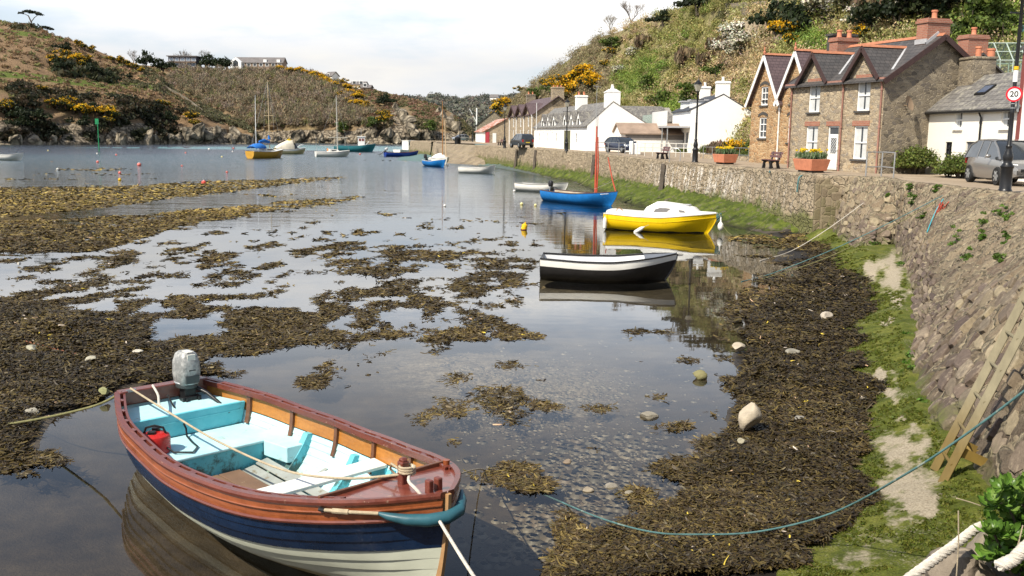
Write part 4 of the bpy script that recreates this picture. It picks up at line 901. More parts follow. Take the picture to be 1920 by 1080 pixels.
# ================================================================ houses along the quay
def frame(lf, xd):
    """left-front corner and direction of the facade (left -> right as seen from the water); y runs inland"""
    return Vector((lf[0], lf[1], 2.6)), math.atan2(xd[1], xd[0])
def panel(mb, x0, x1, z0, z1, holes, y=0, dep_=.17, m=0, mr=0):
    xs = sorted({x0, x1, *[h[0] for h in holes], *[h[1] for h in holes]}); zs = sorted({z0, z1, *[h[2] for h in holes], *[h[3] for h in holes]})
    for a, b in zip(xs[:-1], xs[1:]):
        for c, d in zip(zs[:-1], zs[1:]):
            if any(a >= h[0]-1e-6 and b <= h[1]+1e-6 and c >= h[2]-1e-6 and d <= h[3]+1e-6 for h in holes): continue
            mb.add([(a,y,c),(b,y,c),(b,y,d),(a,y,d)], [(0,1,2,3)], m)
    for h in holes:
        a, b, c, d = h; e = y+dep_
        mb.add([(a,y,c),(a,e,c),(a,e,d),(a,y,d)], [(0,1,2,3)], mr); mb.add([(b,y,c),(b,e,c),(b,e,d),(b,y,d)], [(0,1,2,3)], mr)
        mb.add([(a,y,d),(b,y,d),(b,e,d),(a,e,d)], [(0,1,2,3)], mr); mb.add([(a,y,c),(b,y,c),(b,e,c),(a,e,c)], [(0,1,2,3)], mr)
        mb.add([(a,e,c),(b,e,c),(b,e,d),(a,e,d)], [(0,1,2,3)], mr)
def window(par, x0, x1, z0, z1, y=.1, bars=(0,1), m='white_paint', curtain=True, sill=True, fw=.06, sillm='soot', name='window'):
    f = MB(); f.bb(x0+.004,x0+fw,y-.05,y+.03,z0+.004,z1-.004); f.bb(x1-fw,x1-.004,y-.05,y+.03,z0+.004,z1-.004)
    f.bb(x0+fw,x1-fw,y-.05,y+.03,z0+.004,z0+fw*1.2); f.bb(x0+fw,x1-fw,y-.05,y+.03,z1-fw,z1-.004)
    for i in range(bars[0]):
        xx = x0+(x1-x0)*(i+1)/(bars[0]+1); f.bb(xx-.018,xx+.018,y-.04,y+.02,z0+fw*1.2,z1-fw)
    for i in range(bars[1]):
        zz = z0+(z1-z0)*(i+1)/(bars[1]+1); f.bb(x0+fw,x1-fw,y-.045,y+.024,zz-.03,zz+.03)
    w = f.build(name, MT[m], par)
    p = MB(); p.add([(x0+fw*.5,y+.01,z0+fw*.5),(x1-fw*.5,y+.01,z0+fw*.5),(x1-fw*.5,y+.01,z1-fw*.5),(x0+fw*.5,y+.01,z1-fw*.5)], [(0,1,2,3)])
    p.build('pane', MT['glass'], w)
    if curtain:
        c = MB(); n = 9; a0, a1 = x0+fw, x1-fw; gap = .14
        for s0, s1 in ((a0, a0+(a1-a0)*(.5-gap/2)), (a0+(a1-a0)*(.5+gap/2), a1)):
            pts = [(s0+(s1-s0)*i/n, y+.004-.003*(i % 2)) for i in range(n+1)]
            c.loft([[(a, b, z0+fw*1.2), (a, b, z1-fw)] for a, b in pts], 0, False, False, False)
        c.build('curtain', MT['curtain'], w)
    if sill:
        s = MB(); s.bb(x0-.08,x1+.08,-.09,y-.05,z0-.09,z0-.002); s.build('sill', MT[sillm], w)
    return w
def roof_slabs(par, x0, x1, ye, yr, yb, ze, zr, zb, m, ov=.25, xo=.2, th=.10, name='roof', ridge=None, rm='ridge'):
    """front eave (ye,ze) -> ridge (yr,zr) -> back eave (yb,zb), ridge along x"""
    def ext(a, b, o):
        t = o/math.hypot(b[0]-a[0], b[1]-a[1]); return (a[0]+(a[0]-b[0])*t, a[1]+(a[1]-b[1])*t)
    f = ext((ye,ze),(yr,zr),ov); bk = ext((yb,zb),(yr,zr),ov)
    mb = MB(); mb.prism([(f[0],f[1]),(yr,zr),(bk[0],bk[1]),(bk[0],bk[1]+th),(yr,zr+th*1.15),(f[0],f[1]+th)], 'x', x0-xo, x1+xo)
    # sagging, uneven eaves are left to the bump; ridge tiles proud of the slates
    r = mb.build(name, MT[m], par)
    if ridge:
        t = MB(); n = max(2, int((x1-x0+2*xo)/.45))
        for i in range(n):
            a = x0-xo+(x1-x0+2*xo)*i/n; b = x0-xo+(x1-x0+2*xo)*(i+1)/n-.012
            t.prism([(yr-.16,zr+th*1.15-.07),(yr,zr+th*1.15+.075),(yr+.16,zr+th*1.15-.07),(yr,zr+th*1.15-.01)], 'x', a, b)
        t.build('ridge_tiles', MT[rm], r)
    return r
def chimney(par, cx, cy, z0, z1, wx, wy, m, pots=1, capm=None, potm='terracotta', name='chimney', pot_h=.42, flash=True):
    c = MB(); c.bb(cx-wx/2,cx+wx/2,cy-wy/2,cy+wy/2,z0,z1-.22)
    c.bb(cx-wx/2-.06,cx+wx/2+.06,cy-wy/2-.06,cy+wy/2+.06,z1-.22,z1-.10); c.bb(cx-wx/2-.02,cx+wx/2+.02,cy-wy/2-.02,cy+wy/2+.02,z1-.10,z1)
    o = c.build(name, [MT[m]], par, bevel=.012)
    for i in range(pots):
        p = MB(); yy = cy+(i-(pots-1)/2)*wy/max(1,pots)*.95
        p.lathe([(.14,0),(.15,.05),(.12,.1),(.115,pot_h-.1),(.15,pot_h-.08),(.15,pot_h),(.10,pot_h),(.09,pot_h-.2)], 12, (cx,yy,z1-.01)); p.build('chimney_pot', MT[potm], o)
    return o
def gable_poly(d, ye, yb, yr, ze, zr, zb): return [(ye,0),(yb,0),(yb,zb),(yr,zr),(ye,ze)]
def gabled_front(mbw, xc, hw, z0, zv, za, depth, m=0):
    """triangle of wall above the eaves, flush with the facade"""
    mbw.add([(xc-hw,0,z0),(xc+hw,0,z0),(xc+hw,0,zv),(xc,0,za),(xc-hw,0,zv)], [(0,1,2,3,4)], m)
def gablet_roof(par, xc, hw, zv, za, y0, y1f, m, ov=.16, fo=.22, board=None, th=.08, ridge=True, rm='ridge', name='dormer_roof', bw=.16):
    """small roof with its ridge running inland from the facade; y1f = inland end of the ridge"""
    t = ov/math.hypot(hw, za-zv); l = (xc-hw-hw*t, zv-(za-zv)*t); r = (xc+hw+hw*t, l[1])
    mb = MB()
    for s in (-1, 1):
        ex = l if s < 0 else r
        mb.hexa([(ex[0],y0-fo,ex[1]),(xc,y0-fo,za),(xc,y1f,za),(ex[0],y1f*.72,ex[1])], [(ex[0],y0-fo,ex[1]+th),(xc,y0-fo,za+th*1.3),(xc,y1f,za+th*1.3),(ex[0],y1f*.72,ex[1]+th)])
    ro = mb.build(name, MT[m], par)
    if ridge:
        b = MB(); b.prism([(xc-.12,za+th*1.3-.06),(xc,za+th*1.3+.07),(xc+.12,za+th*1.3-.06),(xc,za+th*1.2)], 'y', y0-fo-.03, y1f); b.build('ridge_tiles', MT[rm], ro)
    if board:
        b = MB()
        for ex in (l, r): b.beam((ex[0],y0-fo-.03,ex[1]-.02),(xc,y0-fo-.03,za-.02),.045,bw,0,(0,0,1))
        b.build('bargeboard', MT[board], ro)
    return ro
def downpipe(par, x, z1, m='pipe', y=-.07, r=.042, z0=0):
    b = MB(); b.tube([(x,y,z0),(x,y,z1-.25),(x,y-.10,z1-.05),(x,y-.14,z1)], r, 8)
    for z in (z0+.35, z0+(z1-z0)*.5, z1-.45): b.lathe([(r*1.45,-.05),(r*1.45,.05)], 8, (x,y,z))
    return b.build('downpipe', MT[m], par)
def gutter(par, x0, x1, y, z, m='pipe'):
    b = MB(); b.tube([(x0,y,z),(x1,y,z)], .055, 8); return b.build('gutter', MT[m], par)

# ---- double fronted stone cottage with two gablets
lf, rz = frame((14.68,51.85), (.31,-.951)); H = thing('stone_cottage', 'brown stone cottage with two brick chimneys, white door and dark slate roof', 'house', lf, rz)
W_, D_, E_, RG = 7.32, 5.9, 4.35, 6.28
w = MB(); wins = [(1.5,2.5,.62,2.2),(5.35,6.35,.62,2.2),(1.55,2.5,2.9,4.34),(5.4,6.35,2.9,4.34)]; dr = (3.32,4.17,-.0,2.2)
panel(w, 0, W_, -.3, 4.35, wins+[dr]); 
for xc in (2.02, 5.88): gabled_front(w, xc, 1.12, 4.35, 4.5, 5.78, 1)
w.prism([(0.001,-.3),(D_,-.3),(D_,E_),(D_/2,RG),(0.001,E_)], 'x', W_-.25, W_, 1); w.prism([(0.001,-.3),(D_,-.3),(D_,E_),(D_/2,RG),(0.001,E_)], 'x', 0, .25, 1); w.bb(.25,W_-.25,D_-.25,D_-.01,-.3,E_,1)
w.build('wall', [MT['stone'], MT['stone_grey']], H)
for a in wins: window(H, *a, bars=(0,1))
for a in wins+[dr]:
    hd = MB(); hd.bb(a[0]-.14,a[1]+.12,-.025,.0,a[3]+.005,a[3]+.24); hd.build('brick_lintel', MT['brick'], H)
d = MB(); d.bb(dr[0]+.01,dr[1]-.01,.07,.13,.02,1.72); d.bb(dr[0]+.01,dr[0]+.07,.05,.15,.02,2.19); d.bb(dr[1]-.07,dr[1]-.01,.05,.15,.02,2.19); d.bb(dr[0]+.07,dr[1]-.07,.05,.15,1.72,1.80); d.bb(dr[0]+.07,dr[1]-.07,.05,.15,2.13,2.19)
for z0, z1 in ((.12,.72),): d.bb(dr[0]+.17,dr[1]-.17,.055,.07,z0,z1)
D = d.build('door', MT['white_paint'], H)
d = MB(); d.add([(dr[0]+.2,.066,.85),(dr[1]-.2,.066,.85),(dr[1]-.2,.066,1.62),(dr[0]+.2,.066,1.62)], [(0,1,2,3)]); d.add([(dr[0]+.07,.1,1.8),(dr[1]-.07,.1,1.8),(dr[1]-.07,.1,2.13),(dr[0]+.07,.1,2.13)], [(0,1,2,3)]); d.build('pane', MT['glass'], D)
d = MB()
for i in range(-3, 6):
    for s in (1,-1):
        a = .85+i*.15; z0 = max(.85, a); z1 = min(1.62, a+.45)
        if z1 <= z0: continue
        f0 = (z0-a)/.45; f1 = (z1-a)/.45; x0, x1 = dr[0]+.2, dr[1]-.2
        if s < 0: f0, f1 = 1-f0, 1-f1
        d.beam((x0+(x1-x0)*f0,.062,z0),(x0+(x1-x0)*f1,.062,z1),.012,.008)
d.build('glazing_bars', MT['white_paint'], D)
d = MB(); d.ball((dr[1]-.12,.05,1.0),.03); d.build('handle', MT['galv'], D)
s_ = MB(); s_.bb(dr[0]-.15,dr[1]+.15,-.35,.05,-.08,.06); s_.build('doorstep', MT['stepstone'], H, bevel=.02)
R_ = roof_slabs(H, 0, W_, 0, D_/2, D_, E_, RG, E_, 'slate', .30, .28, .10, 'roof', True)
for xc in (2.02, 5.88):
    g_ = gablet_roof(H, xc, 1.14, 4.5, 5.80, 0, 2.25, 'slate_y', .22, .26, 'maroon_paint', bw=.2)
    for sx_ in (-1,1): f_ = MB(); f_.beam((xc+sx_*1.36,.42,4.62+.12),(xc+sx_*.05,2.2,5.88),.10,.05); f_.build('flashing', MT['lead'], g_)
for xx in (-.31, W_+.29):
    b = MB(); b.beam((xx,-.28,E_-.2),(xx,D_/2,RG+.0),.05,.24); b.beam((xx,D_/2,RG),(xx,D_+.28,E_-.2),.05,.24); b.build('bargeboard', MT['maroon_paint'], H)
b = MB()
for a0, a1 in ((-.25,.72),(3.3,4.6),(7.15,7.55)): b.beam((a0,-.17,E_-.02),(a1,-.17,E_-.02),.14,.10)
b.build('gutter', MT['pipe'], H)
for x in (.12, 4.42, 7.22): downpipe(H, x, E_-.05)
chimney(H, W_-.55, D_/2, 5.6, 7.15, .72, 1.3, 'brick', 1); c2 = chimney(H, .35, D_/2-.15, 5.5, 6.85, .7, 1.3, 'brick', 2)
b = MB(); b.bb(-.55,-.05,D_/2-.55,D_/2+.9,5.4,7.0); b.bb(-.62,.02,D_/2-.62,D_/2+.97,7.0,7.12); b.build('rear_flue', MT['soot'], c2)
b = MB(); b.beam((W_-.95,D_/2-.66,6.1),(W_-.16,D_/2-.66,6.1),.05,.22); b.beam((W_-.17,D_/2-.7,5.98),(W_-.17,D_/2,6.5),.05,.16); b.build('flashing', MT['lead'], H)
b = MB(); b.tube([(W_,1.15,3.15),(W_+.25,1.15,3.12),(W_+.42,1.0,3.2)], .02, 6)
pr = [(.02,.0),(.15,.015),(.30,.06),(.36,.1)]; i0 = len(b.v); b.lathe(pr, 18, (0,0,0), 0, False); b.xf(Matrix.Translation((W_+.42,1.0,3.2)) @ Matrix.Rotation(R(70),4,'Y') @ Matrix.Rotation(R(-25),4,'X'), i0)
b.build('satellite_dish', paint('brown_dish', (.28,.2,.13), .6, .2), H)
b = MB(); b.bb(W_+.002,W_+.05,3.55,4.45,-.1,1.62); b.build('side_door', MT['maroon_paint'], H)
b = MB(); b.bb(W_+.002,W_+.22,3.3,4.7,1.64,1.72); b.build('door_hood', MT['soot'], H)

# ---- twin gabled house beyond
lf, rz = frame((15.35,63.2), (.31,-.951)); H = thing('twin_gabled_house', 'rust coloured stone house with two steep white edged gables and purple slates', 'house', lf, rz)
w = MB(); wins = [(1.05,1.85,3.6,4.75),(1.0,1.85,1.55,2.85),(4.25,5.05,3.6,4.75),(4.2,5.05,1.3,2.85)]
panel(w, 0, 6.6, -.3, 3.9, [h if h[3] < 3.9 else (h[0],h[1],h[2],3.9) for h in wins])
for i, xc in enumerate((1.65, 4.95)):
    h = wins[0 if i == 0 else 2]; za = 6.6; zt = 4.75
    xl = lambda z, s: xc+s*1.65*(za-z)/(za-3.9)
    w.add([(xl(3.9,-1),0,3.9),(h[0],0,3.9),(h[0],0,zt),(xl(zt,-1),0,zt)], [(0,1,2,3)]); w.add([(h[1],0,3.9),(xl(3.9,1),0,3.9),(xl(zt,1),0,zt),(h[1],0,zt)], [(0,1,2,3)])
    w.add([(xl(zt,-1),0,zt),(xl(zt,1),0,zt),(xc,0,za)], [(0,1,2)]); w.bb(h[0],h[1],.17,.2,3.6,zt); w.bb(h[0]-.02,h[0],.0,.17,3.9,zt); w.bb(h[1],h[1]+.02,.0,.17,3.9,zt)
w.bb(0,.2,.001,7,-.3,3.9); w.bb(6.4,6.6,.001,7,-.3,3.9); w.bb(.2,6.4,6.8,6.99,-.3,3.9)
w.build('wall', MT['stone_rust'], H)
for a in wins: window(H, *a, bars=(1,2), curtain=False, fw=.08)
for a in wins:
    hd = MB(); pts = [(a[0]-.12+(a[1]-a[0]+.24)*i/8, a[3]+.02+.16*math.sin(PI*i/8)) for i in range(9)]
    hd.prism(pts+[(x, z+.17) for x, z in pts[::-1]], 'y', -.03, -.002); hd.build('arched_lintel', MT['soot'], H)
for xc in (1.65, 4.95): gablet_roof(H, xc, 1.66, 3.9, 6.62, 0, 7, 'slate_purple_y', .42, .3, 'white_paint', .1, True, 'ridge', 'roof', .2)
b = MB()
for xc in (1.65, 4.95): b.lathe([(.07,0),(.09,.12),(.03,.2),(.06,.3),(.0,.48)], 8, (xc,-.28,6.75))
b.build('finial', MT['terracotta'], H); downpipe(H, 3.3, 3.8, 'white_paint', -.07, .05)

# ---- low white cottage on the right
lf, rz = frame((19.45,45.7), (.08,-.997)); H = thing('white_cottage', 'low cream cottage with lichened slate roof and skylight behind the silver car', 'house', lf, rz)
k9 = 1.025
wins = [(2.3,2.9,2.1,2.82),(5.85,6.5,2.1,2.82),(1.65,2.2,.35,1.5),(5.5,6.3,.5,1.55)]; dr = (3.35,4.1,-.1,1.52)
w = MB(); panel(w, 0, 7.1, -.4, 2.95, wins+[dr]); P_ = [(.001,-.4),(4,-.4),(4,2.95),(1.95,4.42),(.001,2.95)]
w.prism(P_, 'x', 0, .22); w.prism(P_, 'x', 6.88, 7.1); w.bb(.22,6.88,3.8,3.99,-.4,2.9); w.build('wall', MT['cream_render'], H)
for i, a in enumerate(wins): window(H, *a, bars=(0,1) if i != 2 else (1,3), m='white_paint' if i < 2 else 'black_iron', curtain=i < 2, fw=.045, sillm='cream_render')
d = MB(); d.bb(dr[0]+.01,dr[1]-.01,.08,.14,-.08,1.5); d.build('door', paint('grey_door', (.10,.11,.13), .5), H)
roof_slabs(H, 0, 7.1, 0, 1.95, 4, 2.95, 4.42, 2.95, 'slate_old', .24, .12, .10, 'roof')
b = MB(); b.tube([(-.1,-.22,2.80),(7.15,-.22,2.80)], .06, 8); b.build('gutter', MT['black_iron'], H)
downpipe(H, 4.45, 2.78, 'black_iron', -.06, .04)
b = MB(); q = [(2.55,.62),(3.35,.62),(3.35,1.15),(2.55,1.15)]; zf = lambda y: 2.95+(y)*1.47/1.95+.14
b.hexa([(x,y,zf(y)-.04) for x, y in q],[(x,y,zf(y)+.05) for x, y in q]); sk = b.build('skylight', MT['black_iron'], H)
b = MB(); q = [(2.63,.69),(3.27,.69),(3.27,1.08),(2.63,1.08)]; b.add([(x,y,zf(y)+.056) for x, y in q], [(0,1,2,3)]); b.build('pane', paint('sky_glass', (.08,.11,.18), .05, .1, bump=0, spec=1), sk)
b = MB(); b.bb(-.22,1.0,1.35,2.45,3.6,5.25); b.bb(-.27,1.05,1.30,2.5,5.25,5.36); c = b.build('chimney', MT['stone_grey'], H, bevel=.02)
b = MB(); b.lathe([(.13,0),(.13,.4),(.16,.42),(.16,.5),(.1,.5)], 12, (.4,1.9,5.35)); b.build('chimney_pot', MT['terracotta'], c)

# ---- taller white house at the right edge
lf, rz = frame((19.97,38.6), (.08,-.997)); H = thing('white_house', 'taller white house with red framed window cut off by the right edge', 'house', lf, rz)
w = MB(); wn_ = (.75,1.6,.5,2.2); panel(w, 0, 4.5, -.3, 5.2, [wn_]); w.bb(0,.2,.001,5,-.3,5.2); w.bb(4.3,4.5,.001,5,-.3,5.2); w.bb(.2,4.3,4.8,5,-.3,5.2); w.build('wall', MT['white_render'], H)
window(H, *wn_, bars=(1,1), m='pipe', curtain=False, fw=.12, sillm='white_render'); b = MB(); b.bb(-.08,.14,-.03,-.002,-.3,5.2); b.build('corner_board', paint('dull_red', (.22,.06,.05), .6), H)
roof_slabs(H, 0, 4.5, 0, 2.5, 5, 5.2, 6.9, 5.2, 'slate', .2, .1)

# ---- rear cottage with brick chimney
lf, rz = frame((20.6,57.0), (.25,-.968)); H = thing('rear_cottage', 'slate roofed back cottage with red brick chimney peeping over the stone gable', 'house', lf, rz)
w = MB(); P_ = [(0,-.3),(4.6,-.3),(4.6,4.4),(2.3,6.0),(0,4.4)]; w.prism(P_, 'x', 0, 6.2); w.build('wall', MT['stone_grey'], H)
roof_slabs(H, 0, 6.2, 0, 2.3, 4.6, 4.4, 6.0, 4.4, 'slate', .25, .2, .1, 'roof', True); chimney(H, 5.55, 2.3, 5.4, 7.05, .8, 1.25, 'brick', 1)
b = MB(); b.lathe([(.2,0),(.2,.55),(.23,.57),(.23,.66),(.15,.66)], 12, (6.0,3.1,5.7)); b.build('chimney_pot', MT['terracotta'], H)

# ---- white house with balcony
lf, rz = frame((16.75,103), (.03,-.9995)); H = thing('balcony_house', 'white rendered house with dark slate roof and glass sided balcony on posts', 'house', lf, rz)
w = MB(); wins = [(1.2,2.2,.9,2.0),(3.2,4.1,.05,2.05),(5.2,6.4,.9,2.0),(7.1,8.2,.9,2.0)]; panel(w, 0, 9, -.3, 4.1, wins); P_ = [(.001,-.3),(6.4,-.3),(6.4,3.7),(3.1,5.6),(.001,4.1)]
w.prism(P_, 'x', 8.75, 9); w.prism(P_, 'x', 0, .25); w.bb(.25,8.75,6.1,6.39,-.3,3.6); w.build('wall', MT['white_render'], H)
for a in wins: window(H, *a, bars=(1,0), curtain=False, fw=.08, sill=False, m='galv')
roof_slabs(H, 0, 9, 0, 3.1, 6.4, 4.1, 5.6, 3.7, 'slate_blue', .2, .02, .1)
chimney(H, 8.55, 3.1, 5.1, 6.9, .8, 1.25, 'white_render', 1, None, 'white_render'); chimney(H, .5, 3.2, 5.1, 6.8, .8, 1.0, 'white_render', 1, None, 'white_render')
for x in (2.2, 6.6):
    b = MB(); b.bb(x,x+1.5,.35,1.6,4.1,5.05); b.bb(x-.15,x+1.65,.15,1.9,5.05,5.18,1); b.build('dormer', [MT['white_render'], MT['lead']], H)
b = MB(); b.bb(-5.5,9.0,-2.3,-.002,2.42,2.58); dk_p = b.build('balcony_deck', MT['lead'], H)
b = MB()
for i in range(6): b.bb(-5.5+i*1.02,-4.52+i*1.02,-2.28,-2.25,2.6,3.85)
b.bb(-5.5,-5.47,-2.24,0,2.6,3.85); b.build('glass_screen', paint('green_glass', (.42,.52,.46), .25, .1, 2, bump=0), dk_p)
b = MB()
for i in range(10): b.bb(.62+i*.84,.62+i*.84+.82,-2.29,-2.25,2.6,4.05)
b.build('white_boards', MT['white_paint'], dk_p)
for x in (-5.2,-3.4,-1.6,.4,3,6,8.8):
    b = MB(); b.tube([(x,-2.15,-.2),(x,-2.15,2.42)], .06, 8); b.build('post', MT['galv'], dk_p)

# ---- long white terrace with dormers
lf, rz = frame((2.75,131), (.155,-.988)); H = thing('white_terrace', 'long whitewashed terrace with six small dormers and an olive garage door', 'house', lf, rz)
W_ = 31.0; w = MB(); gd = (19.3,22.9,-.1,2.1); wins = [(3.2,4.2,.7,1.8),(9.0,9.9,.7,1.8),(14.6,15.6,.7,1.8),(25.4,26.4,.7,1.8)]; drs = [(6.4,7.3,-.1,1.95),(12.0,12.9,-.1,1.95)]
panel(w, 0, W_, -.3, 2.6, wins+drs+[gd]); P_ = [(.001,-.3),(6.6,-.3),(6.6,2.7),(2.7,5.0),(.001,2.6)]
w.prism(P_, 'x', W_-.3, W_); w.prism(P_, 'x', 0, .3); w.bb(.3,W_-.3,6.3,6.59,-.3,2.6); w.build('wall', MT['white_render'], H)
for a in wins: window(H, *a, bars=(1,1), curtain=False, sill=False, fw=.1)
for a in drs: b = MB(); b.bb(a[0]+.01,a[1]-.01,.06,.12,-.08,1.93); b.build('door', MT['cream_render'], H)
b = MB()
for i in range(6): b.bb(gd[0]+.02+i*.596,gd[0]+.60+i*.596,.06,.12,-.08,2.08)
b.build('garage_door', paint('olive_door', (.105,.105,.045), .6, .25, 1.5, bump=.2), H)
b = MB(); b.prism([(-.2,2.42),(2.7,5.0),(6.8,2.55),(6.8,2.66),(2.7,5.12),(-.2,2.53)], 'x', -.1, W_+.02); b.build('roof', MT['slate_old'], H)
for i, xc in enumerate((5.85,9.6,13.3,19.6,23.2,26.8)):
    b = MB(); b.bb(xc-.85,xc+.85,-.001,.7,2.40,3.2); b.prism([(xc-.85,3.2),(xc+.85,3.2),(xc,4.1)], 'y', -.001, .7); dm = b.build('dormer', MT['white_render'], H)
    b = MB(); b.bb(xc-.32,xc+.32,-.03,-.004,2.62,3.35); b.build('pane', MT['glass'], dm)
    b = MB()
    for s_ in (-1,1):
        b.hexa([(xc+s_*.98,-.08,3.1),(xc,-.08,4.12),(xc,2.1,4.12),(xc+s_*.98,.8,3.1)],[(xc+s_*.98,-.08,3.17),(xc,-.08,4.22),(xc,2.1,4.22),(xc+s_*.98,.8,3.17)])
    b.build('dormer_roof', MT['slate_old_y'], dm)
b = MB(); b.bb(W_-1.0,W_-.001,1.95,3.45,3.9,6.0); b.prism([(1.85,6.0),(3.55,6.0),(2.95,6.35),(2.45,6.35)], 'x', W_-1.08, W_+.03); c = b.build('chimney', MT['white_render'], H, bevel=.02)
b = MB(); b.lathe([(.22,0),(.15,.35),(.12,.37),(.16,.5),(.1,.5)], 10, (W_-.5,2.7,6.33)); b.build('chimney_pot', MT['cream_render'], c)
chimney(H, 16.2, 2.7, 4.4, 6.25, .9, 1.3, 'white_render', 2)
b = MB(); b.tube([(W_+.15,.9,-.1),(W_+.15,.9,6.6)], .025, 6); b.tube([(W_-.3,.9,6.55),(W_+.7,.9,6.6)], .015, 5); b.tube([(W_+.15,.5,6.6),(W_+.15,1.4,6.5)], .015, 5); b.build('aerial', MT['galv'], H)

# ---- stone terrace with three gables
lf, rz = frame((-1.0,160), (.17,-.985)); H = thing('stone_terrace', 'stone terrace with three front gables, purple slates and a big stone chimney', 'house', lf, rz)
W_ = 21.8; wins = [(x-.55,x+.55,z0,z1) for x in (5.4,11.8,18.2) for z0, z1 in ((.6,2.3),(2.75,4.3))]
w = MB(); panel(w, 0, W_, -.3, 4.45, wins)
for x in (5.4,11.8,18.2): w.add([(x-3.0,0,4.45),(x+3.0,0,4.45),(x,0,5.95)], [(0,1,2)])
P_ = [(.001,-.3),(7.2,-.3),(7.2,4.4),(3.6,7.0),(.001,4.45)]; w.prism(P_, 'x', W_-.3, W_); w.prism(P_, 'x', 0, .3); w.bb(.3,W_-.3,6.9,7.19,-.3,4.4); w.build('wall', MT['stone'], H)
for a in wins: window(H, *a, bars=(0,1), curtain=False, sill=False, fw=.16)
roof_slabs(H, 0, W_, 0, 3.6, 7.2, 4.45, 7.0, 4.4, 'slate_purple', .2, .25)
for x in (5.4,11.8,18.2): gablet_roof(H, x, 3.0, 4.45, 6.0, 0, 2.5, 'slate_purple_y', .25, .4, 'maroon_paint', .1, False, bw=.3)
for x in (2.2,8.6,15.0,21.5): downpipe(H, x, 4.4, 'white_paint', -.1, .07)
chimney(H, W_-.6, 3.6, 5.5, 8.35, 1.2, 1.7, 'stone', 3, None, 'terracotta', 'chimney', .25); chimney(H, .8, 3.6, 6, 8.1, 1.0, 1.4, 'stone_grey', 2)

# ---- low outbuilding, rear house, rusty shed, dark barn
lf, rz = frame((10.35,101), (.1,-.995)); H = thing('outbuilding', 'low outbuilding with brown roof and white end beside the blue estate car', 'shed', lf, rz)
w = MB(); w.prism([(0,-.3),(4,-.3),(4,1.85),(2,2.75),(0,1.85)], 'y', 0, .2); w.bb(0,.2,.2,9,-.3,1.85); w.bb(3.8,4,.2,9,-.3,1.85); w.bb(0,4,9,9.2,-.3,1.85); w.build('wall', MT['white_render'], H)
b = MB(); b.prism([(-.25,1.75),(2,2.78),(4.25,1.75),(4.25,1.86),(2,2.9),(-.25,1.86)], 'y', -.2, 9.3); b.build('roof', paint('brown_roof', (.30,.22,.165), .9, .3, 1.2, bump=.5, bs=12), H)
b = MB(); b.bb(4.002,4.05,.4,9,1.25,1.72); b.build('fascia', paint('grey_board', (.22,.20,.18), .8), H)
lf, rz = frame((11.3,117), (.1,-.995)); H = thing('slate_house', 'slate roofed back house rising behind the outbuilding roof', 'house', lf, rz)
w = MB(); w.prism([(0,-.3),(7,-.3),(7,3.3),(3.5,4.9),(0,3.3)], 'y', 0, 6.5); w.build('wall', paint('grey_render', (.30,.28,.25), .9), H)
b = MB(); b.hexa([(-.3,-.2,3.15),(3.5,-.2,4.9),(3.5,5.6,4.9),(-.3,6.8,3.15)],[(-.3,-.2,3.27),(3.5,-.2,5.04),(3.5,5.6,5.04),(-.3,6.8,3.27)]); b.hexa([(7.3,-.2,3.15),(3.5,-.2,4.9),(3.5,5.6,4.9),(7.3,6.8,3.15)],[(7.3,-.2,3.27),(3.5,-.2,5.04),(3.5,5.6,5.04),(7.3,6.8,3.27)]); b.add([(-.3,6.8,3.2),(7.3,6.8,3.2),(3.5,5.6,5.0)], [(0,1,2)])
b.build('roof', MT['slate_old_y'], H); downpipe(H, 6.9, 3.2, 'white_paint')
k = NT('rusty_sheet'); rr_ = k.ramp(k.noise(.5,5,.7,k.map((1,2.5,1))), [(.3,(.26,.09,.05)),(.48,(.38,.15,.09)),(.56,(.5,.38,.33)),(.7,(.62,.56,.52))]); wv = k.n('ShaderNodeTexWave'); k.put(wv.inputs['Vector'], k.co); wv.inputs['Scale'].default_value = 2.2; k.bsdf(rr_, .7, k.bump(wv.outputs['Fac'], .4, .03), 0, .3); MT['rust_sheet'] = k.m
lf, rz = frame((-8.0,203), (.12,-.993)); H = thing('rusty_shed', 'stone shed with rusty striped tin roof and red door near the slipway', 'shed', lf, rz)
w = MB(); w.bb(0,20,0,.2,-.3,2.1); w.build('front_wall', MT['white_render'], H)
w = MB(); P_ = [(.2,-.3),(8.4,-.3),(8.4,2.1),(4.3,4.5),(.2,2.2)]; w.prism([(.21,-.3)]+P_[1:4]+[(.21,2.2)], 'x', 0.01, 20); w.build('wall', MT['stone'], H)
b = MB(); b.prism([(-.3,1.95),(4.3,4.5),(8.7,2.0),(8.7,2.1),(4.3,4.62),(-.3,2.05)], 'x', -.2, 20.25); b.build('roof', MT['rust_sheet'], H)
b = MB(); b.bb(20.002,20.06,.25,1.0,-.2,2.0); b.build('red_door', paint('red_door', (.42,.05,.07), .5), H)
b = MB(); b.bb(20.002,20.06,1.6,2.3,-.2,1.8); b.build('white_door', MT['white_paint'], H); b = MB(); b.bb(20.002,20.06,4.6,5.8,-.2,1.9); b.build('pale_door', MT['cream_render'], H)
lf, rz = frame((-9.0,240), (.02,-1)); H = thing('dark_barn', 'dark stone gabled barn standing behind the rusty shed', 'barn', lf, rz)
w = MB(); w.prism([(0,-.3),(8,-.3),(8,3.6),(4,6.8),(0,3.6)], 'x', 0, 15); w.build('wall', MT['stone_grey'], H); roof_slabs(H, 0, 15, 0, 4, 8, 3.6, 6.8, 3.6, 'slate', .3, .2)

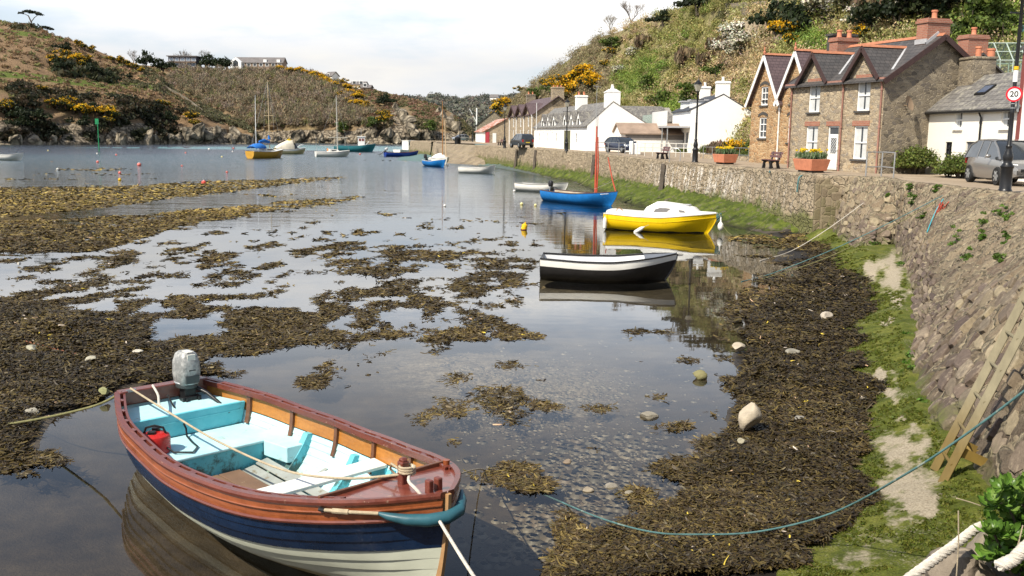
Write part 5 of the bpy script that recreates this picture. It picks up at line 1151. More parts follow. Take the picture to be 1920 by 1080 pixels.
# ---- houses on the far hills
def far_house(name, label, px, py, hill_, length, depth_, e, r, ang, wm, rm, wins=0, extra=0):
    p = on_hill(hill_, px, py)+Vector((0,3,1.2)); H = thing(name, label, 'house', p, ang)
    w = MB(); w.prism([(0,-2),(depth_,-2),(depth_,e),(depth_/2,r),(0,e)], 'x', 0, length); w.build('wall', MT[wm], H)
    b = MB(); b.prism([(-.4,e-.2),(depth_/2,r),(depth_+.4,e-.2),(depth_+.4,e),(depth_/2,r+.25),(-.4,e)], 'x', -.4, length+.4); b.build('roof', MT[rm], H)
    for i in range(wins):
        x = length*(i+.5)/wins; b = MB(); b.bb(x-.9,x+.9,-.12,-.01,.8,2.3); f = b.build('window', MT['white_paint'], H); b = MB(); b.bb(x-.7,x+.7,-.16,-.13,1.0,2.1); b.build('pane', MT['glass'], f)
    return H
MT['far_brown'] = paint('brown_stone_wall', (.26,.19,.14), .9, .3, .6); MT['far_roof'] = paint('grey_slate_roof', (.16,.145,.14), .7, .25, .5)
H = far_house('long_house', 'long stone house with grey roof and white gable on the far ridge', 434, 130, H2, 24.0, 7, 2.5, 5.0, -.06, 'far_brown', 'far_roof', 8)
b = MB(); b.prism([(-.5,-1),(4.6,-1),(4.6,2.7),(2.0,4.8),(-.5,2.7)], 'y', -2.4, -.01); q = b.build('porch_gable', MT['white_render'], H); b = MB(); b.bb(.8,3.2,-2.5,-2.41,.6,2.6); b.prism([(.8,2.6),(3.2,2.6),(2.0,3.7)], 'y', -2.5, -2.41); b.build('pane', MT['glass'], q)
for x in (15.5, 22): b = MB(); b.bb(x-.8,x+.8,-.1,2.2,2.5,4.0); b.build('dormer', MT['white_paint'], H)
p = on_hill(H2, 312, 129)+Vector((0,3,1.0)); H = thing('timber_house', 'dark flat roofed two storey house with big windows on the far ridge', 'house', p, -.05)
b = MB(); b.bb(0,13.5,0,7,-2,5.0); b.build('wall', paint('dark_cladding', (.065,.06,.075), .7), H); b = MB(); b.bb(-.6,14.1,-.9,7.6,5.0,5.4); b.build('roof', MT['far_roof'], H); b = MB(); b.bb(-.3,13.6,-1.2,-.01,2.2,2.5); b.build('balcony', MT['far_brown'], H)
for z in (.4, 2.9):
    for i in range(5):
        b = MB(); b.bb(.5+i*2.7,2.6+i*2.7,-.1,-.01,z,z+1.5); f = b.build('window', MT['white_paint'], H); b = MB(); b.bb(.65+i*2.7,2.45+i*2.7,-.14,-.11,z+.15,z+1.35); b.build('pane', paint('blue_glass', (.16,.2,.26), .1), f)
far_house('ridge_house', 'small pale gabled house half hidden behind the gorse crest', 607, 152, H2, 5, 4, 1.2, 3.0, -.7, 'cream_render', 'far_roof', 1)
far_house('ridge_bungalow', 'low pale bungalow on the far skyline right of the gorse', 657, 166, H2, 6.5, 4, .8, 1.9, -.2, 'cream_render', 'far_roof', 2)
far_house('ridge_bungalow', 'second low grey bungalow further right on the skyline', 674, 171, H2, 4.5, 4, .5, 1.5, -.2, 'far_brown', 'far_roof', 1)
far_house('valley_house', 'tiny white house high in the distant valley', 917, 193, H3, 6, 4, 3, 5, -.3, 'white_render', 'far_roof', 0)
# ---- greenhouse on the terrace behind the cottage
p = dep(1850,133,52); H = thing('greenhouse', 'pale green framed greenhouse above the cream cottage roof', 'greenhouse', p+Vector((0,0,-.2)), -.15)
b = MB(); L_ = 3.2
for i in range(6):
    x = L_*i/5; b.tube([(x,0,-.3),(x,0,.75),(x,1.3,1.75),(x,2.6,.75),(x,2.6,-.3)], .03, 5)
for y, z in ((0,.0),(0,.75),(1.3,1.75),(2.6,.75),(.65,1.25)): b.tube([(0,y,z),(L_,y,z)], .03, 5)
b.build('frame', paint('pale_green_paint', (.42,.5,.44), .5), H)
k = NT('greenhouse_glass'); gl = k.n('ShaderNodeBsdfGlossy'); gl.inputs[1].default_value = .05; tr = k.n('ShaderNodeBsdfTransparent'); tr.inputs[0].default_value = (.75,.85,.78,1); mx = k.n('ShaderNodeMixShader'); mx.inputs[0].default_value = .14; k.t.links.new(tr.outputs[0], mx.inputs[1]); k.t.links.new(gl.outputs[0], mx.inputs[2]); k.t.links.new(mx.outputs[0], k.out.inputs[0]); MT['clear'] = k.m
b = MB(); b.loft([[(0,y,z),(L_,y,z)] for y, z in ((0,-.3),(0,.75),(1.3,1.75),(2.6,.75))], 0, False, False, False); b.build('glazing', MT['clear'], H)
b = MB(); b.bb(-.3,L_+.6,-.1,3.2,-4.6,-.31); b.build('base_wall', MT['stone_grey'], H)
# ---- old terrace wall and ruined masonry high on the hill
w = MB()
pts = [on_hill(HR, x, y) for x, y in ((1365,22),(1420,20),(1470,17),(1540,8),(1600,2))]
for a, b_ in zip(pts[:-1], pts[1:]): w.beam(a+Vector((0,0,.1)), b_+Vector((0,0,.1)), .6, 1.8, 0)
tag(w.build('terrace_wall', MT['stone_grey']), 'long dry stone terrace wall near the top of the right hill', 'wall')
p = on_hill(HR, 1436, 58); H = thing('garden_ruin', 'broken masonry with a grey gate panel below the terrace wall', 'ruin', p, -.6)
w = MB(); w.prism([(-2.4,-1.5),(-.3,-1.5),(-.3,-3.6),(2.0,-3.6),(2.0,.2),(1.4,.2),(1.4,-.6),(.1,-.6),(.1,1.2),(-2.4,1.2)], 'y', 0, .5); w.build('wall', MT['stone'], H, bevel=.08); w = MB(); w.bb(.15,1.35,-.1,-.02,-.6,.9); w.build('gate_panel', MT['lead'], H)
# ================================================================ boats
def interp(x, ks):
    return float(np.interp(x, [k[0] for k in ks], [k[1] for k in ks]))
def smooth_ks(ks, n=60):
    xs = np.linspace(0, 1, n); ys = np.interp(xs, [k[0] for k in ks], [k[1] for k in ks])
    for _ in range(3):
        p = np.pad(ys, 2, mode='reflect', reflect_type='odd'); ys = (p[:-4]+2*p[1:-3]+3*p[2:-2]+2*p[3:-1]+p[4:])/9
    return lambda s: float(np.interp(s, xs, ys))
class Hull:
    """x from transom (0) to stem (L), y to port, z up from the waterline"""
    def __init__(s, L, beam, sheer, keel, rake=.25, em=2.5, eb=1.2, qm=1.5, qb=1.0, trake=0.0):
        s.L = L; s.b = smooth_ks(beam); s.z = smooth_ks(sheer); s.k = smooth_ks(keel)
        s.rake = rake; s.em, s.eb, s.qm, s.qb, s.tr = em, eb, qm, qb, trake
    def pt(s, u, v, side=1, off=0.0):
        b, zs, zk = s.b(u), s.z(u), s.k(u); w = sst(.55, 1, np.float64(u))
        e = s.em+(s.eb-s.em)*w; q = s.qm+(s.qb-s.qm)*w
        z = zk+(zs-zk)*v**q
        y = b*(1-(1-v)**e)
        y = max(0.0, y+off)
        x = u*s.L-s.rake*(1-(z-zk)/max(.01, zs-zk))**1.6*float(sst(.5,1,np.float64(u)))-s.tr*(1-u)**8*(v)
        return (x, side*y, z)
    def vz(s, u, z):
        zs, zk = s.z(u), s.k(u); w = sst(.55,1,np.float64(u)); q = s.qm+(s.qb-s.qm)*w
        return float(np.clip((z-zk)/(zs-zk),0,1))**(1/q)
US = [i/26 for i in range(27)]
def hull_shell(h, vs, off, us=None, m=0, mb=None, flip=False, sides=(1,-1)):
    mb = mb or MB()
    for sd in sides:
        rings = [[h.pt(u, v, sd, off if v > .02 else 0) for v in vs] for u in (us or US)]
        mb.loft(rings, m, False, False, True, flip=(sd < 0) ^ flip)
    return mb
def rail(h, name, m, par, v0=1.0, w=.05, hgt=.04, dz=0.0, out=.02, us=None, v=1.0):
    mb = MB()
    for sd in (1, -1):
        rings = []
        for u in (us or US):
            x, y, z = h.pt(u, v, sd); a = abs(y)
            o = out; y0 = max(a-w+o, .0); y1 = a+o
            rings.append([(x,sd*y0,z+dz-hgt/2),(x,sd*y1,z+dz-hgt/2),(x,sd*y1,z+dz+hgt/2),(x,sd*y0,z+dz+hgt/2)])
        mb.loft(rings, 0, True, True, False, flip=sd < 0)
    return mb.build(name, m, par)
def transom(h, m, par, thick=.04, name='transom', v0=0.0, x=0):
    vs = [i/10 for i in range(11)]
    p = [h.pt(0, v, 1) for v in vs]+[h.pt(0, v, -1) for v in vs[::-1][:-1]]
    mb = MB(); n = len(p); a = [(q[0]-.012,q[1],q[2]) for q in p]; b = [(q[0]+thick,q[1]*.985,q[2]) for q in p]
    mb.add(a+b, [tuple(range(n))[::-1], tuple(range(n,2*n))]+[(i,(i+1)%n,n+(i+1)%n,n+i) for i in range(n)])
    return mb.build(name, m, par)
def thwart(h, u, z, m, par, w=.2, th=.03, inset=.03):
    b = MB(); P = []
    for du in (-w/2/h.L, w/2/h.L):
        v = h.vz(u+du, z); P.append((u*h.L+du*h.L, abs(h.pt(u+du, v)[1])-inset))
    b.hexa([(P[0][0],-P[0][1],z),(P[1][0],-P[1][1],z),(P[1][0],P[1][1],z),(P[0][0],P[0][1],z)],[(P[0][0],-P[0][1],z+th),(P[1][0],-P[1][1],z+th),(P[1][0],P[1][1],z+th),(P[0][0],P[0][1],z+th)])
    return b.build('thwart', m, par, bevel=.006)
def outboard(name, label, loc, rz, par=None, cowl=(.02,.02,.022), sc=1.0, tilt=0.0):
    """outboard motor: origin on the transom top, +x into the boat"""
    r = thing(name, label, 'outboard motor', loc, rz); r.scale = (sc,)*3; r.rotation_euler.y = tilt
    b = MB(); prof = [(0,.13,.10),(.05,.16,.125),(.16,.175,.14),(.28,.165,.135),(.36,.13,.11),(.395,.07,.06)]
    b.loft([[(-.13+rx*math.copysign(abs(math.cos(a))**.6,math.cos(a)), ry*math.copysign(abs(math.sin(a))**.6,math.sin(a)), .22+z) for a in [2*PI*i/16 for i in range(16)]] for z, rx, ry in prof], 0, True, True, True)
    b.build('cowling', paint('cowling', cowl, .4, .2, 6), r)
    b = MB(); b.bb(-.21,-.07,-.06,.06,-.55,.24); b.bb(-.24,-.02,-.09,.09,-.6,-.56); b.prism([(-.2,-.62),(-.06,-.62),(-.1,-.9),(-.17,-.9)], 'y', -.03, .03); b.build('leg', MT['galv'], r, bevel=.012)
    b = MB(); b.bb(-.06,.07,-.12,.12,-.08,.16); b.tube([(.02,-.13,.02),(.02,.13,.02)], .02, 8); b.build('clamp', MT['black_iron'], r, bevel=.01)
    b = MB(); b.tube([(-.02,.02,.2),(.22,.05,.19),(.48,.08,.12)], [.025,.022,.026], 8); b.build('tiller', MT['black_iron'], r)
    b = MB(); b.tube([(-.16,0,-.8),(-.24,0,-.8)], .05, 8); b.bb(-.24,-.22,-.13,.13,-.82,-.78); b.build('propeller', MT['black_iron'], r)
    return r
def rowboat(name, label, cat, pos, rz, L, B, free, hullm, topm, railm, inm, thw=2, thm=None, stripe=None, bow=.35, group=None, draft=.18, deck=None, trw=.62):
    r = thing(name, label, cat, (pos[0],pos[1],0), rz, group)
    h = Hull(L, [(0,B*.5*trw),(.2,B*.45),(.45,B*.5),(.7,B*.44),(.87,B*.28),(.96,B*.10),(1,.02)], [(0,free*1.02),(.3,free*.92),(.55,free*.93),(.8,free*1.12),(1,free*1.12+bow*.4)], [(0,-draft*.6),(.4,-draft),(.85,-draft*.8),(1,-draft*.3)], L*.09)
    vs = [i/12 for i in range(13)]
    mb = MB(); vm = .80 if stripe else 1.0
    hull_shell(h, [v*vm for v in vs], 0, None, 0, mb)
    if stripe: hull_shell(h, [vm+(1-vm)*i/4 for i in range(5)], .004, None, 1, mb)
    mb.build('hull', [hullm, stripe or hullm], r)
    hull_shell(h, [.0]+[.12+.86*i/10 for i in range(11)], -.035, None, 0, None, True).build('inner_planking', inm, r)
    transom(h, topm, r)
    rail(h, 'gunwale', railm, r, 1, .075, .04, .012, .025)
    for i in range(thw): thwart(h, .22+.30*i if thw > 1 else .45, free*.62, thm or inm, r)
    if deck:
        d = MB(); us = [.76+.24*i/8 for i in range(9)]
        d.loft([[(h.pt(u,1,1)[0], h.pt(u,1,1)[1]*.97, h.z(u)+.004), (h.pt(u,1)[0], 0, h.z(u)+.05), (h.pt(u,1,-1)[0], h.pt(u,1,-1)[1]*.97, h.z(u)+.004)] for u in us], 0, False, False, False)
        d.build('foredeck', deck, r)
    b = MB(); st = [h.pt(1, v, 1) for v in vs]; b.tube([(p[0]+.01,0,p[2]) for p in st], .025, 6); b.build('stem', topm, r)
    return r, h
def place(wl_stern, wl_bow, L, dz=0):
    """transom position and heading from the two waterline points (photo pixels)"""
    a = at(*wl_stern, 0); b = at(*wl_bow, 0); d = (b-a); ang = math.atan2(d.y, d.x); return a, ang, d.length
WHB = paint('white_boat_paint', (.78,.76,.70), .4, .08, 2, (.5,.44,.33), -.06, 6, .08)
BLK = paint('black_boat_paint', (.022,.020,.020), .42, .35, 3, (.09,.08,.07), -.06, 9, .1)
BLU = paint('blue_boat_paint', (.012,.17,.50), .4, .2, 3, (.12,.28,.48), -.06, 8, .08); DBL = paint('deep_blue_boat_paint', (.01,.045,.28), .4, .2, 3)
YEL = paint('yellow_boat_paint', (.86,.56,.005), .35, .12, 2, (.42,.30,.04), -.075, 7, .05); GRYIN = paint('pale_grey_inside', (.58,.58,.56), .6, .1, 3)
NAVYR = paint('blue_rail', (.07,.09,.28), .5); WOODM = paint('brown_mast_wood', (.34,.16,.055), .5, .25, 4); REDM = paint('red_mast_paint', (.50,.085,.045), .55, .25, 3)
# black and white dinghy
a, ang, L = place((1015,518), (1246,524), 4); r, h = rowboat('rowing_boat', 'black rowing boat with white stripe and white inside, nearest the cabin boat', 'rowing boat', a, ang, 4.0, 1.75, .60, BLK, BLK, BLK, paint('chalky_white_inside', (.74,.74,.75), .5, .06, 2, bump=.1), 0, None, WHB, .25, None, .2, paint('grey_foredeck', (.14,.15,.17), .55, .2), .78)
# yellow cabin boat
a, ang, L = place((1141,428), (1316,437), 4); r, h = rowboat('cabin_boat', 'yellow hulled cabin boat with white cabin top', 'motor boat', a, ang, 4.95, 1.95, .72, YEL, YEL, WHB, WHB, 0, None, None, .22, None, .22, None, .8); yb = r
b = MB(); us = [.02+.97*i/14 for i in range(15)]
b.loft([[(h.pt(u,1,1)[0], h.pt(u,1,1)[1]*.99, h.z(u)+.03),(h.pt(u,1,1)[0], h.pt(u,1,1)[1]*.8, h.z(u)+.15*min(1,2.6*(1-u)+.3)),(h.pt(u,1)[0],0,h.z(u)+.18*min(1,2.6*(1-u)+.3)),(h.pt(u,1,-1)[0], h.pt(u,1,-1)[1]*.8, h.z(u)+.15*min(1,2.6*(1-u)+.3)),(h.pt(u,1,-1)[0], h.pt(u,1,-1)[1]*.99, h.z(u)+.03)] for u in us], 0, False, False, True)
b.add([(h.pt(.02,1,1)[0]-.0, h.pt(0,1,1)[1], h.z(0)-.02),(h.pt(.02,1,1)[0], -h.pt(0,1,1)[1], h.z(0)-.02),(h.pt(.02,1,1)[0],-h.pt(0,1,1)[1]*.8,h.z(0)+.15),(h.pt(.02,1,1)[0],h.pt(0,1,1)[1]*.8,h.z(0)+.15)], [(0,1,2,3)])
b.build('deck', WHB, r)
b = MB(); cs = [(1.75,.86,.02),(1.95,.84,.32),(2.25,.80,.50),(2.6,.77,.52),(3.3,.70,.45),(3.9,.60,.33),(4.15,.50,.12),(4.25,.42,.02)]
b.loft([[(x, w_, .78), (x, w_*.97, .80+hh*.55), (x, w_*.80, .80+hh*.93), (x, 0, .80+hh+.02), (x, -w_*.80, .80+hh*.93), (x, -w_*.97, .80+hh*.55), (x, -w_, .78)] for x, w_, hh in cs], 0, False, False, True)
b.add([(1.80,.86,.78),(1.80,-.86,.78),(1.80,-.8,.85),(1.80,.8,.85)], [(0,1,2,3)]); cabn = b.build('cabin', WHB, r)
for sd in (1,-1):
    b = MB(); q = [(2.30,.90),(2.36,1.02),(2.56,1.09),(2.85,1.09),(3.62,1.0),(3.68,.91)]
    def wy(x, z):
        w_ = np.interp(x,[c[0] for c in cs],[c[1] for c in cs]); hh = np.interp(x,[c[0] for c in cs],[c[2] for c in cs]); return sd*(np.interp(z,[.78,.80+hh*.55,.80+hh*.93],[w_,w_*.97,w_*.80])+.014)
    b.add([(x, wy(x,z), z) for x, z in q], [tuple(range(6))]); b.build('window', paint('hazy_perspex', (.20,.19,.185), .2, .1, 3, bump=0), cabn)
b = MB(); b.bb(3.35,3.75,-.22,.22,1.20,1.24); b.build('hatch', MT['lead'], cabn)
b = MB(); b.loft([[(h.pt(u, h.vz(u,z_), -1)[0], h.pt(u, h.vz(u,z_), -1)[1]-.006, z_) for z_ in (-.02,.05+.02*math.sin(u*23))] for u in US[:-1]], 0, False, False, True); b.build('weed_line', paint('weedy_waterline', (.03,.028,.012), .8, .3), r)
b = MB(); b.loft([[(h.pt(u,.84,sd)[0], h.pt(u,.84,sd)[1]+sd*.012, h.pt(u,.84,sd)[2]+dz) for dz in (-.02,.02)] for sd in (-1,) for u in US], 0, False, False, True); b.build('rubbing_strake', YEL, r)
b = MB(); b.tube([(.5,-.6,.86),(.62,-.5,1.0),(.8,-.45,.88)], .02, 6); b.build('cleat', WOODM, r)
M_ = Matrix.Translation(Vector((a.x,a.y,0))) @ Matrix.Rotation(ang,4,'Z')
for x, y, z, rx, ry, lb in ((.12,-.95,.32,0,0,'upright white fender hanging at the stern of the yellow boat'),(1.75,-1.12,.10,0,1.0,'slanting white fender amidships on the yellow boat')):
    f = thing('fender', lb, 'fender', M_ @ Vector((x,y,z)), ang, None); f.rotation_euler.y = ry
    q = MB(); q.lathe([(.02,-.26),(.075,-.22),(.09,-.1),(.09,.12),(.07,.2),(.025,.25),(.02,.3)], 12); q.build('body', WHB, f); q = MB(); q.tube([(0,0,.28),(0.02,.05,.5)], .01, 5); q.build('lanyard', MT['rope_tan'], f)
f = thing('fender', 'round white buoy fender hanging from the bow of the yellow boat', 'fender', M_ @ Vector((5.12,-.05,.34)), 0); q = MB(); q.ball((0,0,0),.13,.13,.19); q.lathe([(.05,.17),(.03,.3),(.03,.4)], 8); q.build('body', WHB, f); q = MB(); q.tube([(0,0,.38),(-.08,0,.55)], .012, 5); q.build('lanyard', MT['rope_tan'], f)
q = MB()
for i in range(7): q.tube([(5.02+.10*math.cos(t*.9+i),.07*math.sin(t*.9+i*1.3),.78+.03*i-.25*abs(math.sin(t*.45+i))) for t in range(8)], .014, 5)
q.xf(M_); tag(q.build('rope_coil', MT['rope_teal']), 'teal rope coil hung over the bow of the yellow boat', 'rope')
# blue boat with red masts
a, ang, L = place((1026,375), (1160,387), 5); r, h = rowboat('sailing_dinghy', 'bright blue open boat with tall red mast and thin raked spar', 'sailing boat', a, ang, 6.3, 1.8, .66, BLU, BLU, paint('dark_rail', (.10,.06,.05), .5), paint('tan_inside', (.5,.42,.32), .7), 2, None, None, .35, None, .2, None, .7)
b = MB(); b.tube([(4.45,0,0),(4.42,.02,1.6),(4.46,-.02,2.9),(4.40,.03,4.75)], [.068,.068,.062,.045], 10); b.tube([(4.50,.06,.7),(4.57,.07,2.3),(4.5,.05,4.1)], [.035,.04,.03], 8); b.build('mast', REDM, r)
b = MB(); b.tube([(6.15,.1,.7),(5.8,.1,1.5),(5.35,.1,2.9)], [.042,.042,.03], 8); b.build('spar', REDM, r)
b2 = MB()
for i in range(7):
    u = .86+.011*i; x,y,z = h.pt(u,.90,-1); b2.bb(x-.02,x+.022,y-.012,y-.004,z-.025,z+.03+.012*(i%2))
b2.build('name_lettering', MT['white_paint'], r)
M_ = Matrix.Translation(Vector((a.x,a.y,0))) @ Matrix.Rotation(ang,4,'Z'); o = outboard('outboard_motor', 'dark outboard motor on the stern of the bright blue boat', M_ @ Vector((.55,-.1,.70)), ang, None, (.015,.015,.018), .95)
# white rowing boats
a, ang, L = place((972,357), (1060,361), 4); r, h = rowboat('rowing_boat', 'white rowing boat with weathered grey rail beside the wall behind the blue boat', 'rowing boat', a, ang, 4.2, 1.6, .58, WHB, WHB, paint('grey_rail', (.30,.29,.27), .6), GRYIN, 2, None, None, .2, None, .15, None, .75)
a, ang, L = place((861,324), (913,325), 4); r, h = rowboat('rowing_boat', 'white rowing boat with blue inside lying near the slipway', 'rowing boat', a, ang, 4.0, 1.6, .62, WHB, WHB, WHB, DBL, 2, DBL, None, .6, None, .15, None, .6)
# pair at the slip
a, ang, L = place((800,311), (846,314.5), 4); r, h = rowboat('motor_dinghy', 'blue dinghy with black outboard moored in front of the white sloop', 'dinghy', a, ang, 5.2, 1.8, .75, BLU, BLU, WHB, GRYIN, 2, None, None, .35, None, .15, None, .75)
M_ = Matrix.Translation(Vector((a.x,a.y,0))) @ Matrix.Rotation(ang,4,'Z'); outboard('outboard_motor', 'black outboard motor on the blue dinghy by the slipway', M_ @ Vector((.15,-.1,.78)), ang, None, (.012,.012,.014), 1.35, -.3)
def sloop(name, label, pos, rz, L, B, free, hm, mast, mh, mm, cat='sailing boat', draft=.25, cab=True, mx=.58, spread=True, boom=True, stays=True):
    r, h = rowboat(name, label, cat, pos, rz, L, B, free, hm, hm, WHB, GRYIN, 0, None, None, .25, None, draft, None, .7)
    d = MB(); us = [i/16 for i in range(17)]
    d.loft([[(h.pt(u,1,1)[0], h.pt(u,1,1)[1]*.98, h.z(u)+.015),(h.pt(u,1)[0],0,h.z(u)+.07),(h.pt(u,1,-1)[0], h.pt(u,1,-1)[1]*.98, h.z(u)+.015)] for u in us], 0, False, False, True); d.build('deck', WHB, r)
    if cab:
        c = MB(); x0, x1 = L*.36, L*.70; w_ = B*.32
        c.hexa([(x0,-w_,free*.95),(x1,-w_*.7,free*1.0),(x1,w_*.7,free*1.0),(x0,w_,free*.95)],[(x0+.1,-w_*.9,free+.48),(x1-.35,-w_*.6,free+.36),(x1-.35,w_*.6,free+.36),(x0+.1,w_*.9,free+.48)]); cb_ = c.build('cabin', WHB, r, bevel=.05)
        for sd in (1,-1):
            c = MB(); c.hexa([(x0+.5,sd*w_*.93,free+.15),(x1-.6,sd*w_*.72,free+.15),(x1-.6,sd*w_*.74,free+.15),(x0+.5,sd*w_*.97,free+.15)],[(x0+.5,sd*w_*.9,free+.33),(x1-.7,sd*w_*.68,free+.28),(x1-.7,sd*w_*.72,free+.28),(x0+.5,sd*w_*.94,free+.33)]); c.build('window', MT['glass'], cb_)
    m = MB(); m.tube([(L*mx,0,free*.8),(L*mx-.02,0,mh*.5),(L*mx-.06,0,mh)], [.075,.07,.045], 8)
    if spread: m.tube([(L*mx-.03,-.95,mh*.55),(L*mx-.03,.95,mh*.55)], .03, 6)
    if boom: m.tube([(L*mx,0,free+1.0),(L*.12,0,free+1.05)], .05, 7)
    m.build('mast', mm, r)
    if stays:
        s = MB(); s.tube([(L*.985,0,free+.2),(L*mx-.04,0,mh*.97)], .014, 4); s.tube([(.05,0,free),(L*mx-.06,0,mh*.99)], .014, 4)
        for sd in (1,-1): s.tube([(L*mx-.1,sd*B*.46,free),(L*mx-.03,sd*.95,mh*.55),(L*mx-.05,0,mh*.96)], .012, 4)
        s.build('rigging', MT['galv'], r)
    return r, h
a, ang, L = place((812,306), (856,311), 4); r, h = sloop('sloop', 'white sloop with plain wooden mast alongside the slipway', (a.x,a.y), ang, 6.8, 2.1, .80, WHB, 1, 8.6, WOODM, 'sailing boat', .15, False, .69, False, False, False)
b = MB(); b.tube([(5.4,.3,.8),(5.1,.3,3.2),(4.95,.2,6.0)], [.07,.06,.05], 8); b.build('gaff', paint('pale_spar', (.55,.40,.25), .6), r)
b = MB(); b.loft([[(x, w_, .86),(x, w_*.5, .86+hh),(x, 0, .9+hh*1.15),(x,-w_*.5,.86+hh),(x,-w_,.86)] for x, w_, hh in ((.8,.7,.05),(2.0,.85,.35),(3.4,.85,.55),(4.6,.65,.4),(5.6,.3,.08))], 0, False, True, True); b.build('cover', WHB, r)
a, ang, L = place((466,297), (490,293), 4); ang = 1.08
r, h = sloop('yacht', 'two masted yacht with blue sail covers and ochre stern, leftmost of the yachts', (a.x+.2,a.y), ang, 7.6, 2.6, 1.1, paint('ochre_hull', (.50,.27,.03), .45), 1, 12.2, paint('varnished_mast', (.52,.40,.24), .4), 'sailing boat', .3, True, .60)
CANV = paint('blue_canvas', (.02,.16,.52), .8, .2, 3)
b = MB(); b.loft([[(x, w_*math.cos(t), 1.55+hh*math.sin(t)) for t in [PI*i/8 for i in range(9)]] for x, w_, hh in ((.3,.9,.35),(1.2,1.0,.75),(2.2,1.0,.85),(2.9,.9,.6))], 0, False, True, True); b.build('canvas_cover', CANV, r)
b = MB(); b.tube([(4.5,0,2.5),(3.4,.05,2.75),(2.2,0,2.6)], [.2,.3,.15], 8); b.tube([(4.5,0,3.0),(4.4,0,3.6)], [.25,.08], 8); b.build('sail_cover', CANV, r)
b = MB(); b.tube([(1.5,0,.9),(1.4,-.1,5.6),(1.5,-.1,9.8)], [.06,.055,.03], 7); b.build('mizzen_mast', MT['white_paint'], r)
a, ang, L = place((592,293.5), (627,291), 4); ang = .42
r, h = sloop('yacht', 'small white yacht with orange hatch, between the motor cruiser and the teal trawler', (a.x,a.y), ang, 6.0, 2.2, .85, WHB, 1, 10.6, paint('alloy_mast', (.55,.53,.48), .4), 'sailing boat', .3, True, .64)
b = MB(); b.bb(2.02,2.1,-.3,.25,1.0,1.42); b.build('hatch', paint('orange_hatch', (.75,.25,.03), .5), r)
b = MB(); b.tube([(.2,.4,.8),(.2,.4,3.4)], .025, 5); b.build('ensign_staff', MT['galv'], r)
# motor cruiser with cream canopy
a, ang, L = place((514,288.5), (548,286), 4); ang = .55
CRM = paint('cream_grp', (.72,.60,.33), .45, .1, 2); r, h = rowboat('motor_cruiser', 'cream motor cruiser under a pale canvas canopy', 'motor boat', a, ang, 6.2, 2.5, .95, CRM, CRM, WHB, GRYIN, 0, None, WHB, .2, None, .25, WHB, .85)
b = MB(); b.loft([[(x, w_*c, .92+hh*s) for c, s in ((1,0),(.9,.62),(.55,.95),(0,1.05),(-.55,.95),(-.9,.62),(-1,0))] for x, w_, hh in ((.15,1.05,.25),(1.4,1.1,1.1),(2.6,1.1,1.6),(3.5,1.0,1.65),(3.75,.95,1.1))], 0, False, True, True); b.build('canopy', paint('pale_canvas', (.66,.60,.48), .85, .15, 2), r)
b = MB(); b.hexa([(3.6,-.95,.95),(4.6,-.7,1.0),(4.6,.7,1.0),(3.6,.95,.95)],[(3.65,-.85,2.05),(4.0,-.6,2.0),(4.0,.6,2.0),(3.65,.85,2.05)]); b.build('windscreen', MT['glass'], r)
b = MB(); b.bb(2.7,3.3,-.3,.3,2.5,2.75); b.lathe([(.05,0),(.06,.35)], 8, (3,0,2.75)); b.build('roof_light', YEL, r)
b = MB(); b.tube([(4.6,-.8,1.0),(5.4,-.5,1.7),(6.0,0,1.75),(5.4,.5,1.7),(4.6,.8,1.0)], .03, 6); b.build('bow_rail', MT['galv'], r)
# teal fishing boat
a, ang, L = place((627,284), (663,284), 4); ang = .12
TEAL = paint('teal_hull', (.03,.19,.22), .5, .15, 2); r, h = rowboat('fishing_boat', 'teal fishing boat with small white wheelhouse and a work deck frame', 'fishing boat', a, ang, 9.0, 2.9, 1.35, TEAL, TEAL, paint('pale_teal_rail', (.1,.3,.33), .5), GRYIN, 0, None, None, .7, None, .3, GRYIN, .8)
b = MB(); b.bb(5.2,6.7,-.75,.75,.9,3.2); b.bb(5.0,6.9,-.9,.9,3.2,3.35); wh = b.build('wheelhouse', MT['white_paint'], r, bevel=.04)
for x in (5.4,6.05): b = MB(); b.bb(x,x+.5,-.775,-.752,2.35,2.9); b.build('window', paint('red_brown_glass', (.2,.06,.05), .3), wh)
b = MB(); b.tube([(5.9,0,3.3),(5.9,0,5.0)], .04, 6); b.build('mast', MT['galv'], r)
b = MB()
for x in (.2,2.4): 
    for y in (-1,1): b.tube([(x,y,1.0),(x,y,3.0)], .05, 6)
b.bb(-1.2,3.0,-1.15,1.15,3.0,3.12); b.build('deck_frame', paint('pale_frame', (.45,.43,.36), .7), r)
b = MB(); b.tube([(6.9,-.8,1.5),(7.6,-.6,2.3),(8.3,0,2.35)], .04, 6); b.build('bow_rail', MT['galv'], r)
# dark blue boat, white cabin boat, grey tender beyond
a, ang, L = place((722,293.5), (756,293.5), 4); r, h = rowboat('motor_dinghy', 'dark blue open boat with tilted pale outboard off the end of the wall', 'dinghy', a, ang, 6.4, 2.0, .75, DBL, DBL, paint('maroon_rail', (.12,.03,.05), .5), paint('dull_inside', (.25,.2,.2), .7), 2, None, None, .55, None, .2, None, .7)
M_ = Matrix.Translation(Vector((a.x,a.y,0))) @ Matrix.Rotation(ang,4,'Z'); outboard('outboard_motor', 'pale outboard tilted up on the dark blue boat', M_ @ Vector((-.05,0,.85)), ang, None, (.55,.55,.55), 1.4, .9)
a, ang, L = place((744,288), (772,287.5), 4); r, h = rowboat('cabin_boat', 'white boat with small two windowed wheelhouse behind the dark blue boat', 'motor boat', a, ang, 6.5, 2.3, .8, WHB, WHB, WHB, GRYIN, 1, None, None, .3, None, .2, WHB, .8)
